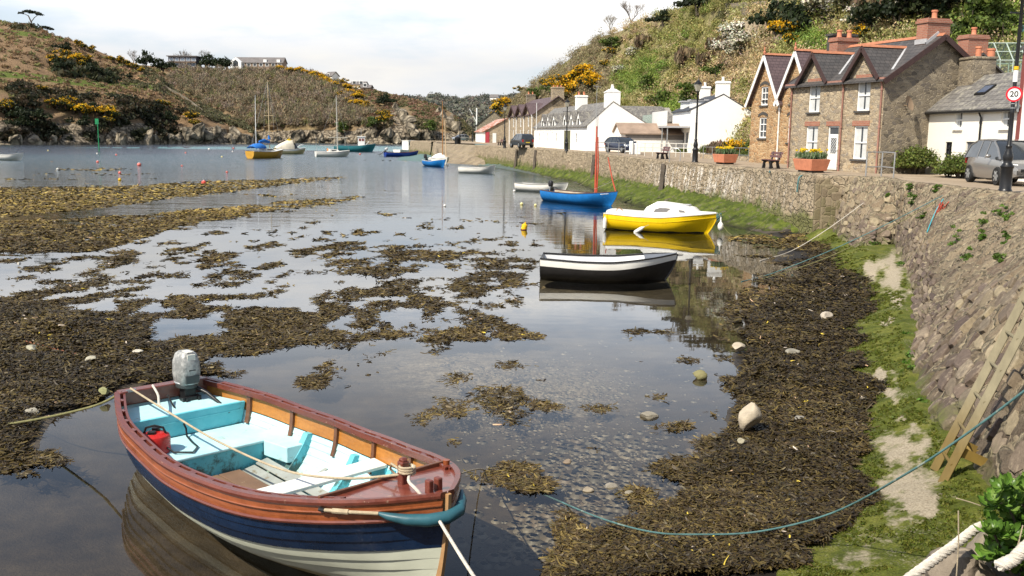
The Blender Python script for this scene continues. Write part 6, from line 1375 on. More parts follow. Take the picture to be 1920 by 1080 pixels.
b = MB(); b.bb(2.9,4.7,-.85,.85,.6,2.6); b.bb(2.8,4.9,-.92,.92,2.6,2.72); wh = b.build('wheelhouse', WHB, r, bevel=.05)
for x in (3.05,3.9): b = MB(); b.bb(x,x+.6,-.88,-.853,1.7,2.3); b.build('window', MT['glass'], wh)
a, ang, L = place((780,289.5), (792,289), 4); r, h = rowboat('tender', 'small grey tender tied beside the quay end', 'dinghy', a, ang, 3.2, 1.6, .5, paint('grey_tube', (.42,.42,.42), .6), GRYIN, GRYIN, GRYIN, 1, None, None, .2, None, .1, None, .9)
# boat cut by the left edge
a = at(-22,300,0); r, h = rowboat('rowing_boat', 'white rowing boat with its bow just inside the left edge', 'rowing boat', a, .05, 4.6, 1.7, .75, WHB, WHB, WHB, GRYIN, 1, None, None, .45, None, .15, None, .7)

# ---- mooring buoys and the channel mark
BU = {'pink': paint('faded_pink_buoy', (.72,.19,.15), .6, .2, 6), 'red': paint('red_buoy', (.78,.10,.07), .5, .2, 6), 'white': paint('white_buoy', (.75,.72,.66), .6, .15, 6), 'yellow': paint('yellow_buoy', (.85,.50,.01), .5, .15, 6), 'pale': paint('pale_yellow_buoy', (.78,.68,.28), .5, .15, 6)}
for px_, py_, r_p, cl, lb in [(382,344.5,4.2,'red','largest coral red buoy near the weed bed'),(261,311,3.8,'pink','large pink buoy in the middle of the far mooring'),(224.5,338.5,3.0,'yellow','yellow buoy lying low among the far moorings'),(224.5,325.5,2.8,'pink','pink and white buoy directly beyond the low yellow buoy'),(183,305,2.6,'pink','pink buoy between the green post and the white buoy'),
    (108,318.5,2.3,'white','white buoy by the dark ripple on the left'),(425.5,324,2.2,'pink','faint pink buoy below the two masted yacht'),(341,312,1.9,'pink','small pink buoy halfway between the large pink buoy and the yacht'),(218,291.5,1.9,'pink','small pink buoy right of the green post'),(182,289,1.6,'white','small white buoy at the foot of the green post'),
    (392,281,2.1,'white','small white buoy left of the motor cruiser in the channel'),(348,287.3,1.5,'pink','tiny pink buoy in the channel'),(416,295,1.7,'pale','tiny cream buoy left of the two masted yacht'),(437.5,279,1.5,'pink','tiny pink buoy behind the yacht near the far shore'),(436,285,1.4,'white','tiny white buoy behind the yacht'),(90,283,1.4,'pale','tiny pale buoy far left near the far shore'),
    (675,290,1.8,'pink','small pink and white buoy right of the teal fishing boat'),(964,359.5,2.4,'white','small white buoy beside the white rowing boat'),(978,384,3.0,'pale','pale yellow buoy left of the bright blue boat'),(1004,386,2.6,'pale','half sunk pale buoy close to the stern of the blue boat'),(834,387,2.6,'white','white buoy on a scrap of weed in mid harbour')]:
    p = at(px_,py_,0); rad = r_p*p.y/CF; t_ = thing('mooring_buoy', lb, 'buoy', p)
    b = MB(); b.ball((0,0,rad*.55), rad, rad, rad*.95, 12, 8); b.build('float', BU[cl], t_); b = MB(); b.lathe([(rad*.18,0),(rad*.18,rad*.3),(rad*.1,rad*.35)], 8, (0,0,rad*1.45)); b.build('eye', MT['white_paint'] if cl != 'yellow' else BU[cl], t_)
p = at(982,431,0); t_ = thing('mooring_buoy', 'bright yellow drum buoy with a dark foot in mid water, nearest of all the buoys', 'buoy', p)
b = MB(); b.lathe([(.12,-.05),(.125,.05),(.13,.2),(.12,.24),(.06,.27),(.03,.3),(.03,.36)], 14); b.xf(Matrix.Rotation(R(12),4,'Y')); b.build('float', BU['yellow'], t_); b = MB(); b.lathe([(.135,-.06),(.14,.02),(.135,.04)], 14); b.build('foot', paint('rusty_foot', (.10,.03,.015), .8), t_)
p = at(186,283,0); t_ = thing('channel_mark', 'green channel post with a square topmark standing in the water', 'post', p); b = MB(); b.tube([(0,0,-1),(0,0,5.6)], [.12,.09], 8); gp = paint('green_post', (.01,.22,.08), .5); b.build('post', gp, t_); b = MB(); b.bb(-.5,.2,-.05,.05,5.2,6.3); b.build('topmark', gp, t_)
# ================================================================ the clinker dinghy in the foreground
O = Vector((-4.53,12.20,0)); AX = math.atan2(-.711,.704)-.022
DG = thing('clinker_dinghy', 'varnished clinker dinghy with navy sides and pale turquoise inside, nearest boat', 'dinghy', O, AX)
DM = Matrix.Translation(O) @ Matrix.Rotation(AX,4,'Z')
hd = Hull(5.80, [(0,.575),(.08,.77),(.17,.95),(.42,1.11),(.62,1.05),(.76,.92),(.87,.70),(.93,.49),(.975,.24),(1,.035)],
          [(0,.88),(.12,.82),(.3,.765),(.5,.755),(.7,.83),(.87,.98),(1,1.10)], [(0,-.10),(.2,-.24),(.5,-.28),(.9,-.26),(1,-.16)], .22, 2.3, 1.25, 1.45, 1.05, .10)
def varnish(name, c1, c2, rough, wear, amt):
    k = NT(name); g = k.noise(2.0, 5, .65, k.map((1.2,8,8))); c = k.ramp(g, [(.3,c1),(.7,c2)])
    w = k.noise(7, 7, .75, k.map((1,2.5,2.5))); c = k.mix(k.ramp(w, [(.66-amt,0.),(.71-amt,1.)]), c, wear); sc = k.noise(30,4,.7)
    c = k.mix(.35, c, k.ramp(sc, [(.3,.55),(.7,1.1)]), 'MULTIPLY')
    return k.bsdf(c, k.ramp(g, [(.3,rough),(.7,rough+.15)]), k.bump(sc, .25, .004), 0, .5, .25, Coat_Roughness=.15)
VO = varnish('orange_varnish', (.19,.050,.016), (.32,.088,.025), .25, (.42,.24,.13), -.03)
VR = varnish('worn_maroon_varnish', (.115,.028,.018), (.19,.046,.026), .35, (.46,.30,.20), .035)
VI = varnish('inner_orange_varnish', (.36,.14,.026), (.50,.21,.042), .35, (.26,.10,.03), -.02)
VB = varnish('dark_brown_rib', (.12,.05,.025), (.18,.075,.035), .45, (.30,.18,.10), 0)
NAVY = paint('navy_planking', (.004,.017,.050), .28, .3, 3, (.10,.12,.20), -.10, 14, .06, 60, .5)
CREAM = paint('cream_bottom_paint', (.60,.62,.50), .5, .12, 2, (.38,.34,.20), -.04, 5, .1)
def cyan(name, c, c2, dirt, amt):
    k = NT(name); n = k.noise(2.6,6,.65); col = k.mix(k.ramp(n, [(.35,0.),(.65,1.)]), c, c2); z = k.xyz()[2]
    d = k.noise(3.2,7,.78); f = k.math('ADD', d, k.ramp(z, [(.05,amt),(.5,-.10)])); col = k.mix(k.ramp(f, [(.60,0.),(.70,.85)]), col, dirt)
    return k.bsdf(col, .5, k.bump(k.noise(50,4), .12, .005), 0, .4)
CY = cyan('pale_turquoise_paint', (.40,.70,.75), (.52,.76,.78), (.26,.25,.16), .07); CT = cyan('turquoise_paint', (.10,.47,.55), (.17,.55,.62), (.045,.055,.032), .22)
NS = 10; vk = [0]+[.13+.87*(i/NS)**.86 for i in range(NS+1)]; UD = [i/44 for i in range(45)]
def strake(mb, i0, i1, m, us=UD):
    for sd in (1,-1):
        for i in range(i0, i1):
            a, b = vk[i], vk[i+1]; rings = []
            for u in us:
                lap = .017*(1-sst(.93,1.,np.float64(u)))
                rings.append([hd.pt(u,a,sd,0.0), hd.pt(u,a+.002,sd,lap), hd.pt(u,(a+b)/2,sd,lap*.6), hd.pt(u,b,sd,0.0)])
            mb.loft(rings, m, False, False, False, flip=sd < 0)
mb = MB(); strake(mb, 0, 6, 0); strake(mb, 6, 9, 1); ho = mb.build('hull', [CREAM, NAVY], DG, sharp=25)
for p in ho.data.polygons: p.use_smooth = True
ho.data.set_sharp_from_angle(angle=R(14))
mb = MB()
for i in (9,10):
    for sd in (1,-1):
        a, b = vk[i], vk[i+1]; mb.loft([[hd.pt(u,a,sd,.004),hd.pt(u,a+.003,sd,.024),hd.pt(u,(a+b)/2,sd,.018),hd.pt(u,b,sd,.008)] for u in UD], 0, False, False, False, flip=sd < 0)
mb.build('sheer_strake', VO, DG)
def bead(v, w, hgt, out, name, m):
    b = MB()
    for sd in (1,-1):
        b.loft([[(lambda p: (p[0], sd*(abs(p[1])+out+w*c), p[2]+hgt*s))(hd.pt(u,v,sd)) for c, s in ((-.6,-1),(.6,-.8),(1,0),(.6,.8),(-.6,1))] for u in UD], 0, True, True, True, flip=sd < 0)
    return b.build(name, m, DG)
bead(vk[9]+.004, .022, .022, .02, 'rubbing_strake', VR); bead(vk[10]+.003, .012, .012, .022, 'rubbing_strake', VO)
# capping rail with open inwale
b = MB()
for sd in (1,-1):
    rings = []
    for u in UD:
        x,y,z = hd.pt(u,1,sd); a = abs(y); rings.append([(x,sd*max(a-.028,.0),z-.03),(x,sd*(a+.040),z-.03),(x,sd*(a+.046),z-.005),(x,sd*(a+.036),z+.022),(x,sd*max(a-.028,.0),z+.022)])
    b.loft(rings, 0, True, True, False, flip=sd < 0)
b.build('gunwale', VR, DG)
UI = [.015+.86*i/40 for i in range(41)]; b = MB()
for sd in (1,-1):
    b.loft([[(lambda p: (p[0], sd*(abs(p[1])-.095+dy), p[2]+dz))(hd.pt(u,1,sd)) for dy, dz in ((0,-.045),(.028,-.045),(.028,.02),(0,.02))] for u in UI], 0, True, True, False, flip=sd < 0)
b.build('inwale', VR, DG)
for i in range(15):
    u = .05+.82*i/14
    for sd in (1,-1):
        x,y,z = hd.pt(u,1,sd); a = abs(y); b = MB(); L_ = .34 if i % 3 else .0
        b.bb(x-.05,x+.05,min(sd*(a-.068),sd*(a-.027)),max(sd*(a-.068),sd*(a-.027)),z-.04,z+.018); b.build('inwale_block', VR, DG)
# inside planking: varnished top strake, turquoise below
b = MB(); vi = [.0,.16,.26,.36,.46,.55,.63,.70,.76,.815]
for sd in (1,-1):
    for a, c in zip(vi[:-1], vi[1:]): b.loft([[hd.pt(u,a,sd,-.034 if a > 0 else 0),hd.pt(u,(a+c)/2,sd,-.028),hd.pt(u,c-.004,sd,-.022),hd.pt(u,c,sd,-.034)] for u in UD], 0, False, False, False, flip=sd > 0)
b.build('inner_planking', CY, DG)
hull_shell(hd, [.818,.88,.94,.985], -.026, UD, 0, None, True).build('inner_sheer_strake', VI, DG)
for i, u in enumerate((.13,.27,.42,.56,.70,.81)):
    for sd in (1,-1):
        b = MB(); rings = []
        for j in range(9):
            v = .70+.285*j/8; p0 = hd.pt(u-.005,v,sd,-.028); p1 = hd.pt(u+.005,v,sd,-.028); t = .034
            rings.append([p0,p1,(p1[0],p1[1]-sd*t,p1[2]),(p0[0],p0[1]-sd*t,p0[2])])
        b.loft(rings, 0, True, True, False); b.build('rib', VB, DG)
# curved turquoise knees
for u, v0, v1 in ((.33,.22,.82),(.50,.22,.80),(.64,.30,.80)):
    for sd in (1,-1):
        b = MB(); rings = []
        for j in range(15):
            v = v0+(v1-v0)*j/14; p0 = hd.pt(u-.008,v,sd,-.03); p1 = hd.pt(u+.008,v,sd,-.03); t = .07+.075*math.sin(PI*j/14)
            q0 = hd.pt(u-.008,v,sd,-.03-t); q1 = hd.pt(u+.008,v,sd,-.03-t); dz = t*.35*(1-v)
            rings.append([p0,p1,(q1[0],q1[1],q1[2]+dz),(q0[0],q0[1],q0[2]+dz)])
        b.loft(rings, 0, True, True, False); b.build('knee', CT, DG, bevel=.006)
# transom, with motor cut-out hidden under the rail
transom(hd, CY, DG, .045); b = MB()
q = [hd.pt(0,v,sd) for sd, v in ((1,1.0),(1,.80),(-1,.80),(-1,1.0))]
b.hexa([(q[3][0]-.02,q[3][1],q[3][2]-.16),(q[3][0]+.10,q[3][1]*1.02,q[3][2]-.16),(q[0][0]+.10,q[0][1]*1.02,q[0][2]-.16),(q[0][0]-.02,q[0][1],q[0][2]-.16)],[(q[3][0]-.05,q[3][1],q[3][2]+.03),(q[3][0]+.12,q[3][1]*1.03,q[3][2]+.03),(q[0][0]+.12,q[0][1]*1.03,q[0][2]+.03),(q[0][0]-.05,q[0][1],q[0][2]+.03)])
b.build('transom_cap', VR, DG, bevel=.015)
# stern bench: sloped well deck, bulkhead, seat and box side
def cross(u, z, inset=.03): return abs(hd.pt(u, hd.vz(u,z), 1)[1])-inset
b = MB(); X0, X1 = .62, 1.50; zb, zt = .40, .67
y0, y1 = cross(X0/5.80, zt), cross(.10/5.80, .76)
b.add([(.06,-y1*.95,.70),(.06,y1*.95,.70),(X0,y0,zt),(X0,-y0,zt)], [(0,1,2,3)]); b.build('stern_deck', CY, DG)
yb = cross(X0/5.80, zb); b = MB(); b.hexa([(X0,-yb,zb),(X0+.03,-yb,zb),(X0+.03,yb,zb),(X0,yb,zb)],[(X0,-y0,zt+.015),(X0+.05,-y0,zt+.015),(X0+.05,y0,zt+.015),(X0,y0,zt+.015)]); b.bb(X0+.051,X0+.058,-y0*.97,y0*.97,.585,.592); b.build('bulkhead', CT, DG)
b = MB(); ys = cross(X1/5.80, zb); b.hexa([(X0+.04,-yb,zb-.035),(X1,-ys,zb-.035),(X1,ys,zb-.035),(X0+.04,yb,zb-.035)],[(X0+.04,-yb,zb),(X1,-ys,zb),(X1,ys,zb),(X0+.04,yb,zb)]); b.build('stern_seat', CY, DG, bevel=.012)
yl = cross(X1/5.80, .06); b = MB(); b.hexa([(X1-.05,-yl,.0),(X1-.02,-yl,.0),(X1-.02,yl,.0),(X1-.05,yl,.0)],[(X1-.05,-ys,zb-.037),(X1-.02,-ys,zb-.037),(X1-.02,ys,zb-.037),(X1-.05,ys,zb-.037)]); b.build('seat_front', CT, DG)
for sd in (1,): 
    b = MB(); b.hexa([(X1-.02,ys-.34,zb-.2),(X1+.45,ys-.28,zb-.2),(X1+.45,ys+.02,zb-.2),(X1-.02,ys,zb-.2)],[(X1-.02,ys-.34,zb+.0),(X1+.45,ys-.28,zb+.0),(X1+.45,ys+.02,zb+.0),(X1-.02,ys,zb+.0)]); b.build('side_bench', CY, DG, bevel=.012)
# floor boards and bottom frames
FB = paint('brown_floorboards', (.20,.12,.075), .75, .3, 2, (.33,.25,.16), 0, 6, .3, 30); GF = paint('grey_floor', (.34,.36,.33), .7, .25, 3, (.2,.17,.11), .03, 5, .2)
for i, (y0_, y1_) in enumerate([(-.62,-.34),(-.325,-.05),(-.035,.24)]):
    b = MB(); z = .085; x1_ = 4.2-.25*abs(i-1); b.hexa([(1.52,y0_,z),(x1_,y0_*.85,z),(x1_,y1_*.85,z),(1.52,y1_,z)],[(1.52,y0_,z+.025),(x1_,y0_*.85,z+.025),(x1_,y1_*.85,z+.025),(1.52,y1_,z+.025)]); b.build('floorboard', FB, DG, bevel=.005)
for i, (y0_, y1_) in enumerate([(.26,.42),(.44,.60)]):
    b = MB(); z = .085+.05*i; b.hexa([(1.55,y0_,z),(4.3,y0_*.8,z),(4.3,y1_*.8,z+.02),(1.55,y1_,z+.03)],[(1.55,y0_,z+.02),(4.3,y0_*.8,z+.02),(4.3,y1_*.8,z+.04),(1.55,y1_,z+.05)]); b.build('bilge_board', GF, DG, bevel=.004)
for x in (2.5,3.7,4.45):
    b = MB(); n = 10; yy = cross(x/5.80, .12)
    rings = [[(x-.03,yy*t,.02+.16*t*t),(x+.03,yy*t,.02+.16*t*t),(x+.03,yy*t,.09+.15*t*t),(x-.03,yy*t,.09+.15*t*t)] for t in [-1+2*i/n for i in range(n+1)]]
    b.loft(rings, 0, True, True, False); b.build('floor_frame', GF, DG)
# white thwart
z = .50; P = []; 
for x in (3.28,3.56): P.append((x, cross(x/5.80, z, .04)))
b = MB(); b.hexa([(P[0][0],-P[0][1],z),(P[1][0],-P[1][1],z),(P[1][0],P[1][1],z),(P[0][0],P[0][1],z)],[(P[0][0],-P[0][1],z+.04),(P[1][0],-P[1][1],z+.04),(P[1][0],P[1][1],z+.04),(P[0][0],P[0][1],z+.04)]); b.build('thwart', paint('chalk_white_paint', (.80,.80,.74), .55, .08, 3, (.5,.46,.36), -.02, 12), DG, bevel=.008)
for sd in (1,):
    b = MB(); b.prism([(3.30,z-.26),(3.56,z-.26),(3.56,z-.002),(3.30,z-.002)], 'y', *sorted((sd*(P[0][1]-.06), sd*(P[0][1]+.0)))); b.build('thwart_bracket', CT, DG, bevel=.01)
    b = MB(); xk = 4.05; yk = cross(xk/5.80,.45,.03); b.hexa([(xk-.14,sd*(yk-.12),.1),(xk+.14,sd*(yk-.16),.1),(xk+.14,sd*(yk-.28),.1),(xk-.14,sd*(yk-.24),.1)],[(xk-.14,sd*yk,.56),(xk+.14,sd*(yk-.03),.56),(xk+.14,sd*(yk-.10),.56),(xk-.14,sd*(yk-.07),.56)]); b.build('side_knee', CT, DG, bevel=.012)
# foredeck, coaming, samson post, stem
us = [.842+.158*i/12 for i in range(13)]; b = MB()
b.loft([[(hd.pt(u,1,sd)[0]*1.0, hd.pt(u,1,sd)[1]*f, hd.z(u)-.012+.02*(1-f)) for sd, f in ((1,.97),(1,.5),(1,0),(-1,.5),(-1,.97))] for u in us], 0, False, False, True)
k = NT('foredeck_varnish'); y_ = k.xyz()[1]; g = k.noise(2,5,.65,k.map((1.2,6,6))); c = k.ramp(g, [(.3,(.13,.030,.020)),(.7,(.23,.060,.036))]); c = k.mix(k.ramp(k.noise(5,7,.75), [(.58,0.),(.66,.9)]), c, (.38,.22,.13))
w = k.math('ABSOLUTE', k.math('SUBTRACT', k.math('FRACT', k.math('MULTIPLY', y_, 5.5)), .5)); c = k.mix(k.ramp(w, [(.0,1.),(.035,0.)]), c, (.05,.02,.012))
FD = k.bsdf(c, .3, k.bump(k.noise(30,4), .15, .004), 0, .5, .3); b.build('foredeck', FD, DG)
u0 = .842; x0 = u0*5.80; yy = abs(hd.pt(u0,1,1)[1])-.03; b = MB(); b.hexa([(x0-.035,-yy,hd.z(u0)-.10),(x0,-yy,hd.z(u0)-.10),(x0,yy,hd.z(u0)-.10),(x0-.035,yy,hd.z(u0)-.10)],[(x0-.035,-yy,hd.z(u0)+.035),(x0,-yy,hd.z(u0)+.035),(x0,yy,hd.z(u0)+.035),(x0-.035,yy,hd.z(u0)+.035)]); b.build('deck_coaming', VB, DG, bevel=.006)
b = MB(); zp = hd.z(.88); xp = 5.16; b.bb(xp-.042,xp+.042,-.042,.042,zp-.3,zp+.24); b.prism([(xp-.042,zp+.24),(xp+.042,zp+.24),(xp+.02,zp+.27),(xp-.02,zp+.27)], 'y', -.034, .034); b.build('samson_post', VR, DG, bevel=.014)
b = MB(); zs_ = hd.z(.985)
b.bb(5.60,5.67,-.10,-.045,zs_-.02,zs_+.11); b.build('bow_chock', VR, DG, bevel=.012); b = MB(); b.bb(5.60,5.67,.0,.055,zs_-.02,zs_+.11); b.build('bow_chock', VR, DG, bevel=.012)
b = MB(); b.tube([(.0+hd.pt(.86,1,1)[0],hd.pt(.86,1,1)[1]-.05,hd.z(.86)-.02),(hd.pt(.86,1,1)[0],hd.pt(.86,1,1)[1]-.05,hd.z(.86)+.07)], [.028,.035], 10); b.build('rowlock_block', VO, DG)
b = MB(); st = [hd.pt(1,v/12,1) for v in range(13)]; b.loft([[(p[0]-.03,-.03,p[2]),(p[0]+.035,-.018,p[2]),(p[0]+.035,.018,p[2]),(p[0]-.03,.03,p[2])] for p in st], 0, True, True, False); b.build('stem', [paint('stem_wood', (.42,.24,.11), .5, .25, 4)], DG)
b = MB(); b.tube([(.05,-.50,.915),(.05,-.42,.915)], .012, 6); b.tube([(.05,-.52,.935),(.05,-.46,.93),(.05,-.40,.935)], .012, 6); b.build('cleat', MT['galv'], DG)
# name marks on the sheer strake (tiny cast letters)
# ---- things in and on the dinghy
om = thing('outboard_motor', 'weathered grey outboard motor on the stern of the varnished dinghy', 'outboard motor', DM @ Vector((.15,.27,.70)), AX); om.scale = (.9,.9,.9)
k = NT('worn_cowling'); n = k.noise(5,7,.75); c = k.mix(k.ramp(n, [(.46,0.),(.58,1.)]), (.19,.195,.19), (.40,.40,.38)); k.bsdf(c, .45, k.bump(k.noise(40,4), .2, .004), .1, .5); CW = k.m
b = MB(); prof = [(0,.15,.125),(.05,.19,.15),(.20,.205,.165),(.36,.20,.155),(.47,.165,.125),(.505,.12,.09)]
b.loft([[(-.10+.012*z*3+rx*math.copysign(abs(math.cos(a))**.55,math.cos(a)), ry*math.copysign(abs(math.sin(a))**.55,math.sin(a)), .20+z) for a in [2*PI*i/20 for i in range(20)]] for z, rx, ry in prof], 0, True, True, True); cw = b.build('cowling', CW, om, sharp=50)
b = MB(); b.lathe([(.172,-.03),(.182,-.01),(.182,.055),(.172,.07)], 20); b.v = [(-.10+q[0]*1.06, q[1]*.86, q[2]+.205) for q in b.v]; b.build('lower_cowl', paint('dark_cowl', (.05,.055,.055), .5, .2), cw)
b = MB(); b.tube([(.085,-.045,.47),(.105,-.045,.45),(.105,.045,.45),(.085,.045,.47)], .011, 6); b.build('pull_handle', MT['black_iron'], cw)
b = MB(); b.bb(-.12,.06,-.045,.045,.702,.712); b.bb(.075,.10,-.06,.06,.58,.68,0); b.build('label_plate', paint('pale_label', (.72,.70,.62), .5), cw)
b = MB(); b.lathe([(.175,0),(.185,.015),(.175,.03)], 20, (0,0,0)); b.v = [(-.10+p[0]*1.12, p[1]*.92, p[2]+.235) for p in b.v]; b.build('cowling_seam', MT['galv'], cw)
b = MB(); b.bb(.075,.115,-.10,.10,.26,.37); b.build('vent_panel', paint('dark_grey_panel', (.06,.07,.07), .5), cw)
b = MB(); b.bb(-.20,.02,-.085,.085,-.02,.20); b.bb(-.06,.075,-.14,.14,-.10,.05); b.tube([(.09,-.09,-.16),(.09,-.09,.04)], .016, 8); b.tube([(.09,.09,-.16),(.09,.09,.04)], .016, 8); b.tube([(.05,-.13,-.16),(.13,-.05,-.16)], .01, 6); b.build('clamp', MT['black_iron'], om, bevel=.01)
b = MB(); b.bb(-.24,-.10,-.06,.06,-.80,0); b.bb(-.3,-.02,-.1,.1,-.86,-.80); b.build('leg', MT['galv'], om, bevel=.015)
b = MB(); b.tube([(.02,.10,.16),(.18,.18,.10),(.34,.25,.0),(.52,.32,-.12)], [.032,.030,.024,.026], 10); b.build('tiller', MT['black_iron'], om); b = MB(); b.tube([(.42,.28,-.055),(.56,.335,-.15)], .029, 10); b.build('tiller_grip', paint('brown_grip', (.11,.06,.045), .6), om)
tag(MB().tube([tuple(DM @ Vector(p)) for p in ((.12,-.02,.80),(.30,-.03,.70),(.55,-.05,.62),(.72,-.06,.50),(.78,-.08,.42),(1.0,-.12,.41),(1.25,-.16,.415),(1.42,-.30,.42),(1.30,-.48,.43),(1.16,-.55,.50))], .013, 6).build('fuel_hose', MT['black_iron']), 'black fuel hose running from the outboard across the turquoise seat', 'hose')
ft = thing('fuel_tank', 'red fuel can with a handle standing on the dinghy stern seat', 'fuel can', DM @ Vector((1.06,-.60,.402)), AX+.9); RD = paint('red_can', (.50,.022,.018), .3, .2, 5, (.25,.03,.02), 0, 8)
b = MB(); b.lathe([(.165,0),(.175,.02),(.175,.18),(.165,.21),(.11,.24),(.06,.245)], 22); b.build('can', RD, ft); b = MB(); b.tube([(-.13,0,.22),(-.10,0,.30),(0,0,.325),(.10,0,.30),(.13,0,.22)], .014, 8); b.build('handle', MT['black_iron'], ft); b = MB(); b.lathe([(.05,0),(.05,.04),(.03,.045)], 12, (.0,.06,.242)); b.bb(-.06,.02,-.10,-.02,.235,.27); b.build('cap', MT['black_iron'], ft)
rc = thing('fuel_can', 'smaller red can lying behind the fuel can in the dinghy', 'fuel can', DM @ Vector((.78,-.55,.45)), AX+.5); b = MB(); b.lathe([(.06,-.14),(.075,-.12),(.075,.12),(.05,.15),(.025,.16),(.025,.2)], 14); b.xf(Matrix.Rotation(R(80),4,'Y')); b.build('can', RD, rc); b = MB(); b.lathe([(.03,.2),(.03,.23)], 10); b.xf(Matrix.Rotation(R(80),4,'Y')); b.build('cap', MT['black_iron'], rc)
fd = thing('fender', 'teal sausage fender slung round the bow of the varnished dinghy', 'fender', DM @ Vector((0,0,0)), AX)
zf = .80; b = MB(); b.tube([(5.42,-.47,zf+.13),(5.50,-.42,zf+.11),(5.62,-.32,zf+.09),(5.75,-.18,zf+.085),(5.84,-.04,zf+.10),(5.84,.10,zf+.13),(5.75,.21,zf+.17),(5.64,.30,zf+.2)], [.014,.034,.050,.058,.060,.056,.042,.018], 14); b.build('body', paint('teal_rubber', (.030,.11,.14), .38, .25, 4, bump=.08), fd)
b = MB(); b.tube([(5.43,-.47,zf+.13),(5.20,-.625,zf+.115),(4.98,-.745,zf+.10)], .016, 8); b.tube([(5.2,-.625,zf+.115),(5.06,-.70,zf+.105)], .024, 8); b.build('lashing', MT['rope_tan'], fd)
b = MB(); b.tube([(4.99,-.74,zf+.10),(4.94,-.76,zf+.10)], .022, 8); b.build('eye_bolt', MT['black_iron'], fd)
# ================================================================ things on the quay
WALLV = np.array([v.co for v in qn.data.vertices]); WPX, WPY = projn(WALLV[:,0], WALLV[:,1], WALLV[:,2])
FV = np.array([v.co for v in qf.data.vertices]); FPX, FPY = projn(FV[:,0], FV[:,1], FV[:,2])
def on_wall(px, py, far=False):
    V, a, b = (FV, FPX, FPY) if far else (WALLV, WPX, WPY)
    d = (a-px)**2+(b-py)**2; c = np.where(d < d.min()+9)[0]
    return Vector(V[c[np.argmin(V[c,1])]])
def lamp_post(name, label, loc, h, rz=0, group=None):
    r = thing(name, label, 'street lamp', loc, rz, group)
    b = MB(); s = h/5.0
    b.lathe([(.21,0),(.21,.06),(.19,.09),(.175,.12),(.17,.72),(.19,.76),(.20,.80),(.16,.85),(.12,.92),(.135,1.0),(.15,1.08),(.13,1.18),(.09,1.3),(.085,1.38),(.10,1.41),(.07,1.46),(.065,2.4),(.075,2.43),(.06,2.47),(.05,h-.85),(.075,h-.82),(.05,h-.78)], 16)
    b.build('post', MT['black_iron'], r)
    b = MB(); b.tube([(-.38,0,h-1.25),(.38,0,h-1.25)], .022, 8); b.ball((-.39,0,h-1.25),.035); b.ball((.39,0,h-1.25),.035); b.build('ladder_bar', MT['black_iron'], r)
    b = MB(); z0 = h-.76
    for i in range(4):
        a = PI/4+i*PI/2; b.tube([(.10*math.cos(a),.10*math.sin(a),z0),(.21*math.cos(a),.21*math.sin(a),z0+.42)], .014, 5)
    b.lathe([(.05,-.04),(.14,0),(.14,.02)], 4, (0,0,z0)); b.lathe([(.235,.42),(.25,.45),(.12,.62),(.07,.64),(.06,.70),(.025,.74),(.015,.85)], 12, (0,0,z0)); lt = b.build('lantern', MT['black_iron'], r)
    b = MB(); b.lathe([(.135,.02),(.285,.42)], 4, (0,0,z0), 0, False, False); b.v = [(p[0]*.7071*(1)-p[1]*.7071, p[0]*.7071+p[1]*.7071, p[2]) for p in b.v]
    b.build('lantern_glass', paint('lantern_glass', (.48,.45,.36), .2, .1, 3, bump=0, spec=.6), lt)
    return r
LP = [(1303,305,5.1,'black lamp post beside the orange planter in front of the balcony house'),(1062,284,5.1,'black lamp post in front of the olive garage door of the white terrace'),(946,277.5,5.1,'black lamp post before the stone terrace with three gables'),(886,266,5.6,'black lamp post beside the rusty shed'),(862,269.5,5.2,'black lamp post above the slipway beside the bin')]
for x, y, h, lb in LP: lamp_post('lamp_post', lb, at(x,y,2.6), h, .2)
p = at(1884,361,2.61); L6 = lamp_post('lamp_post', 'nearest black lamp post with yellow and white bands carrying the speed sign', p, 6.6, .3)
b = MB(); b.lathe([(.072,0),(.072,.10)], 16, (0,0,3.70)); b.build('yellow_band', paint('yellow_tape', (.80,.48,.01), .5), L6); b = MB(); b.lathe([(.071,0),(.071,.34)], 16, (0,0,3.34)); b.build('white_band', MT['white_paint'], L6)
b = MB()
for z in (2.55,2.68): b.lathe([(.078,0),(.078,.025)], 16, (0,0,z))
b.tube([(.17,-.02,2.45),(.17,-.02,3.15)], .035, 8); b.build('cable_box', MT['galv'], L6); b = MB(); b.tube([(.09,0,5.0),(.16,.03,4.9),(.10,.02,4.82)], .03, 7); b.tube([(.0,-.08,5.6),(.08,-.03,5.55),(.02,.07,5.5)], .018, 6); b.build('teal_tie', MT['rope_teal'], L6)
sg = thing('speed_sign', 'round white speed limit sign reading 20 with a red ring on the lamp post', 'road sign', p+Vector((0,0,2.97)), math.atan2(-p.y,-p.x)+PI/2+.06)
def disc(r0, r1, y0, y1, n=40):
    b = MB(); rings = [[(rr*math.cos(2*PI*i/n), yy, rr*math.sin(2*PI*i/n)) for i in range(n)] for rr, yy in ((r0,y0),(r1,y0),(r1,y1),(r0,y1))]
    b.loft(rings+[rings[0]], 0, True, False, False); return b
b = disc(.001,.222,-.100,-.088); b.build('plate', MT['white_paint'], sg); disc(.175,.228,-.106,-.086).build('red_ring', paint('sign_red', (.62,.015,.03), .4, .05), sg)
cu = bpy.data.curves.new('numerals','FONT'); cu.body = '20'; cu.size = .235; cu.extrude = .002; cu.offset = .004; cu.align_x = 'CENTER'; cu.align_y = 'CENTER'; cu.materials.append(MT['black_iron'])
tmp_ = bpy.data.objects.new('numerals', cu); me_ = bpy.data.meshes.new_from_object(tmp_); bpy.data.objects.remove(tmp_); o = bpy.data.objects.new('numerals', me_); COL.objects.link(o); o.parent = sg; o.location = (0,-.104,0); o.rotation_euler = (R(90),0,0)
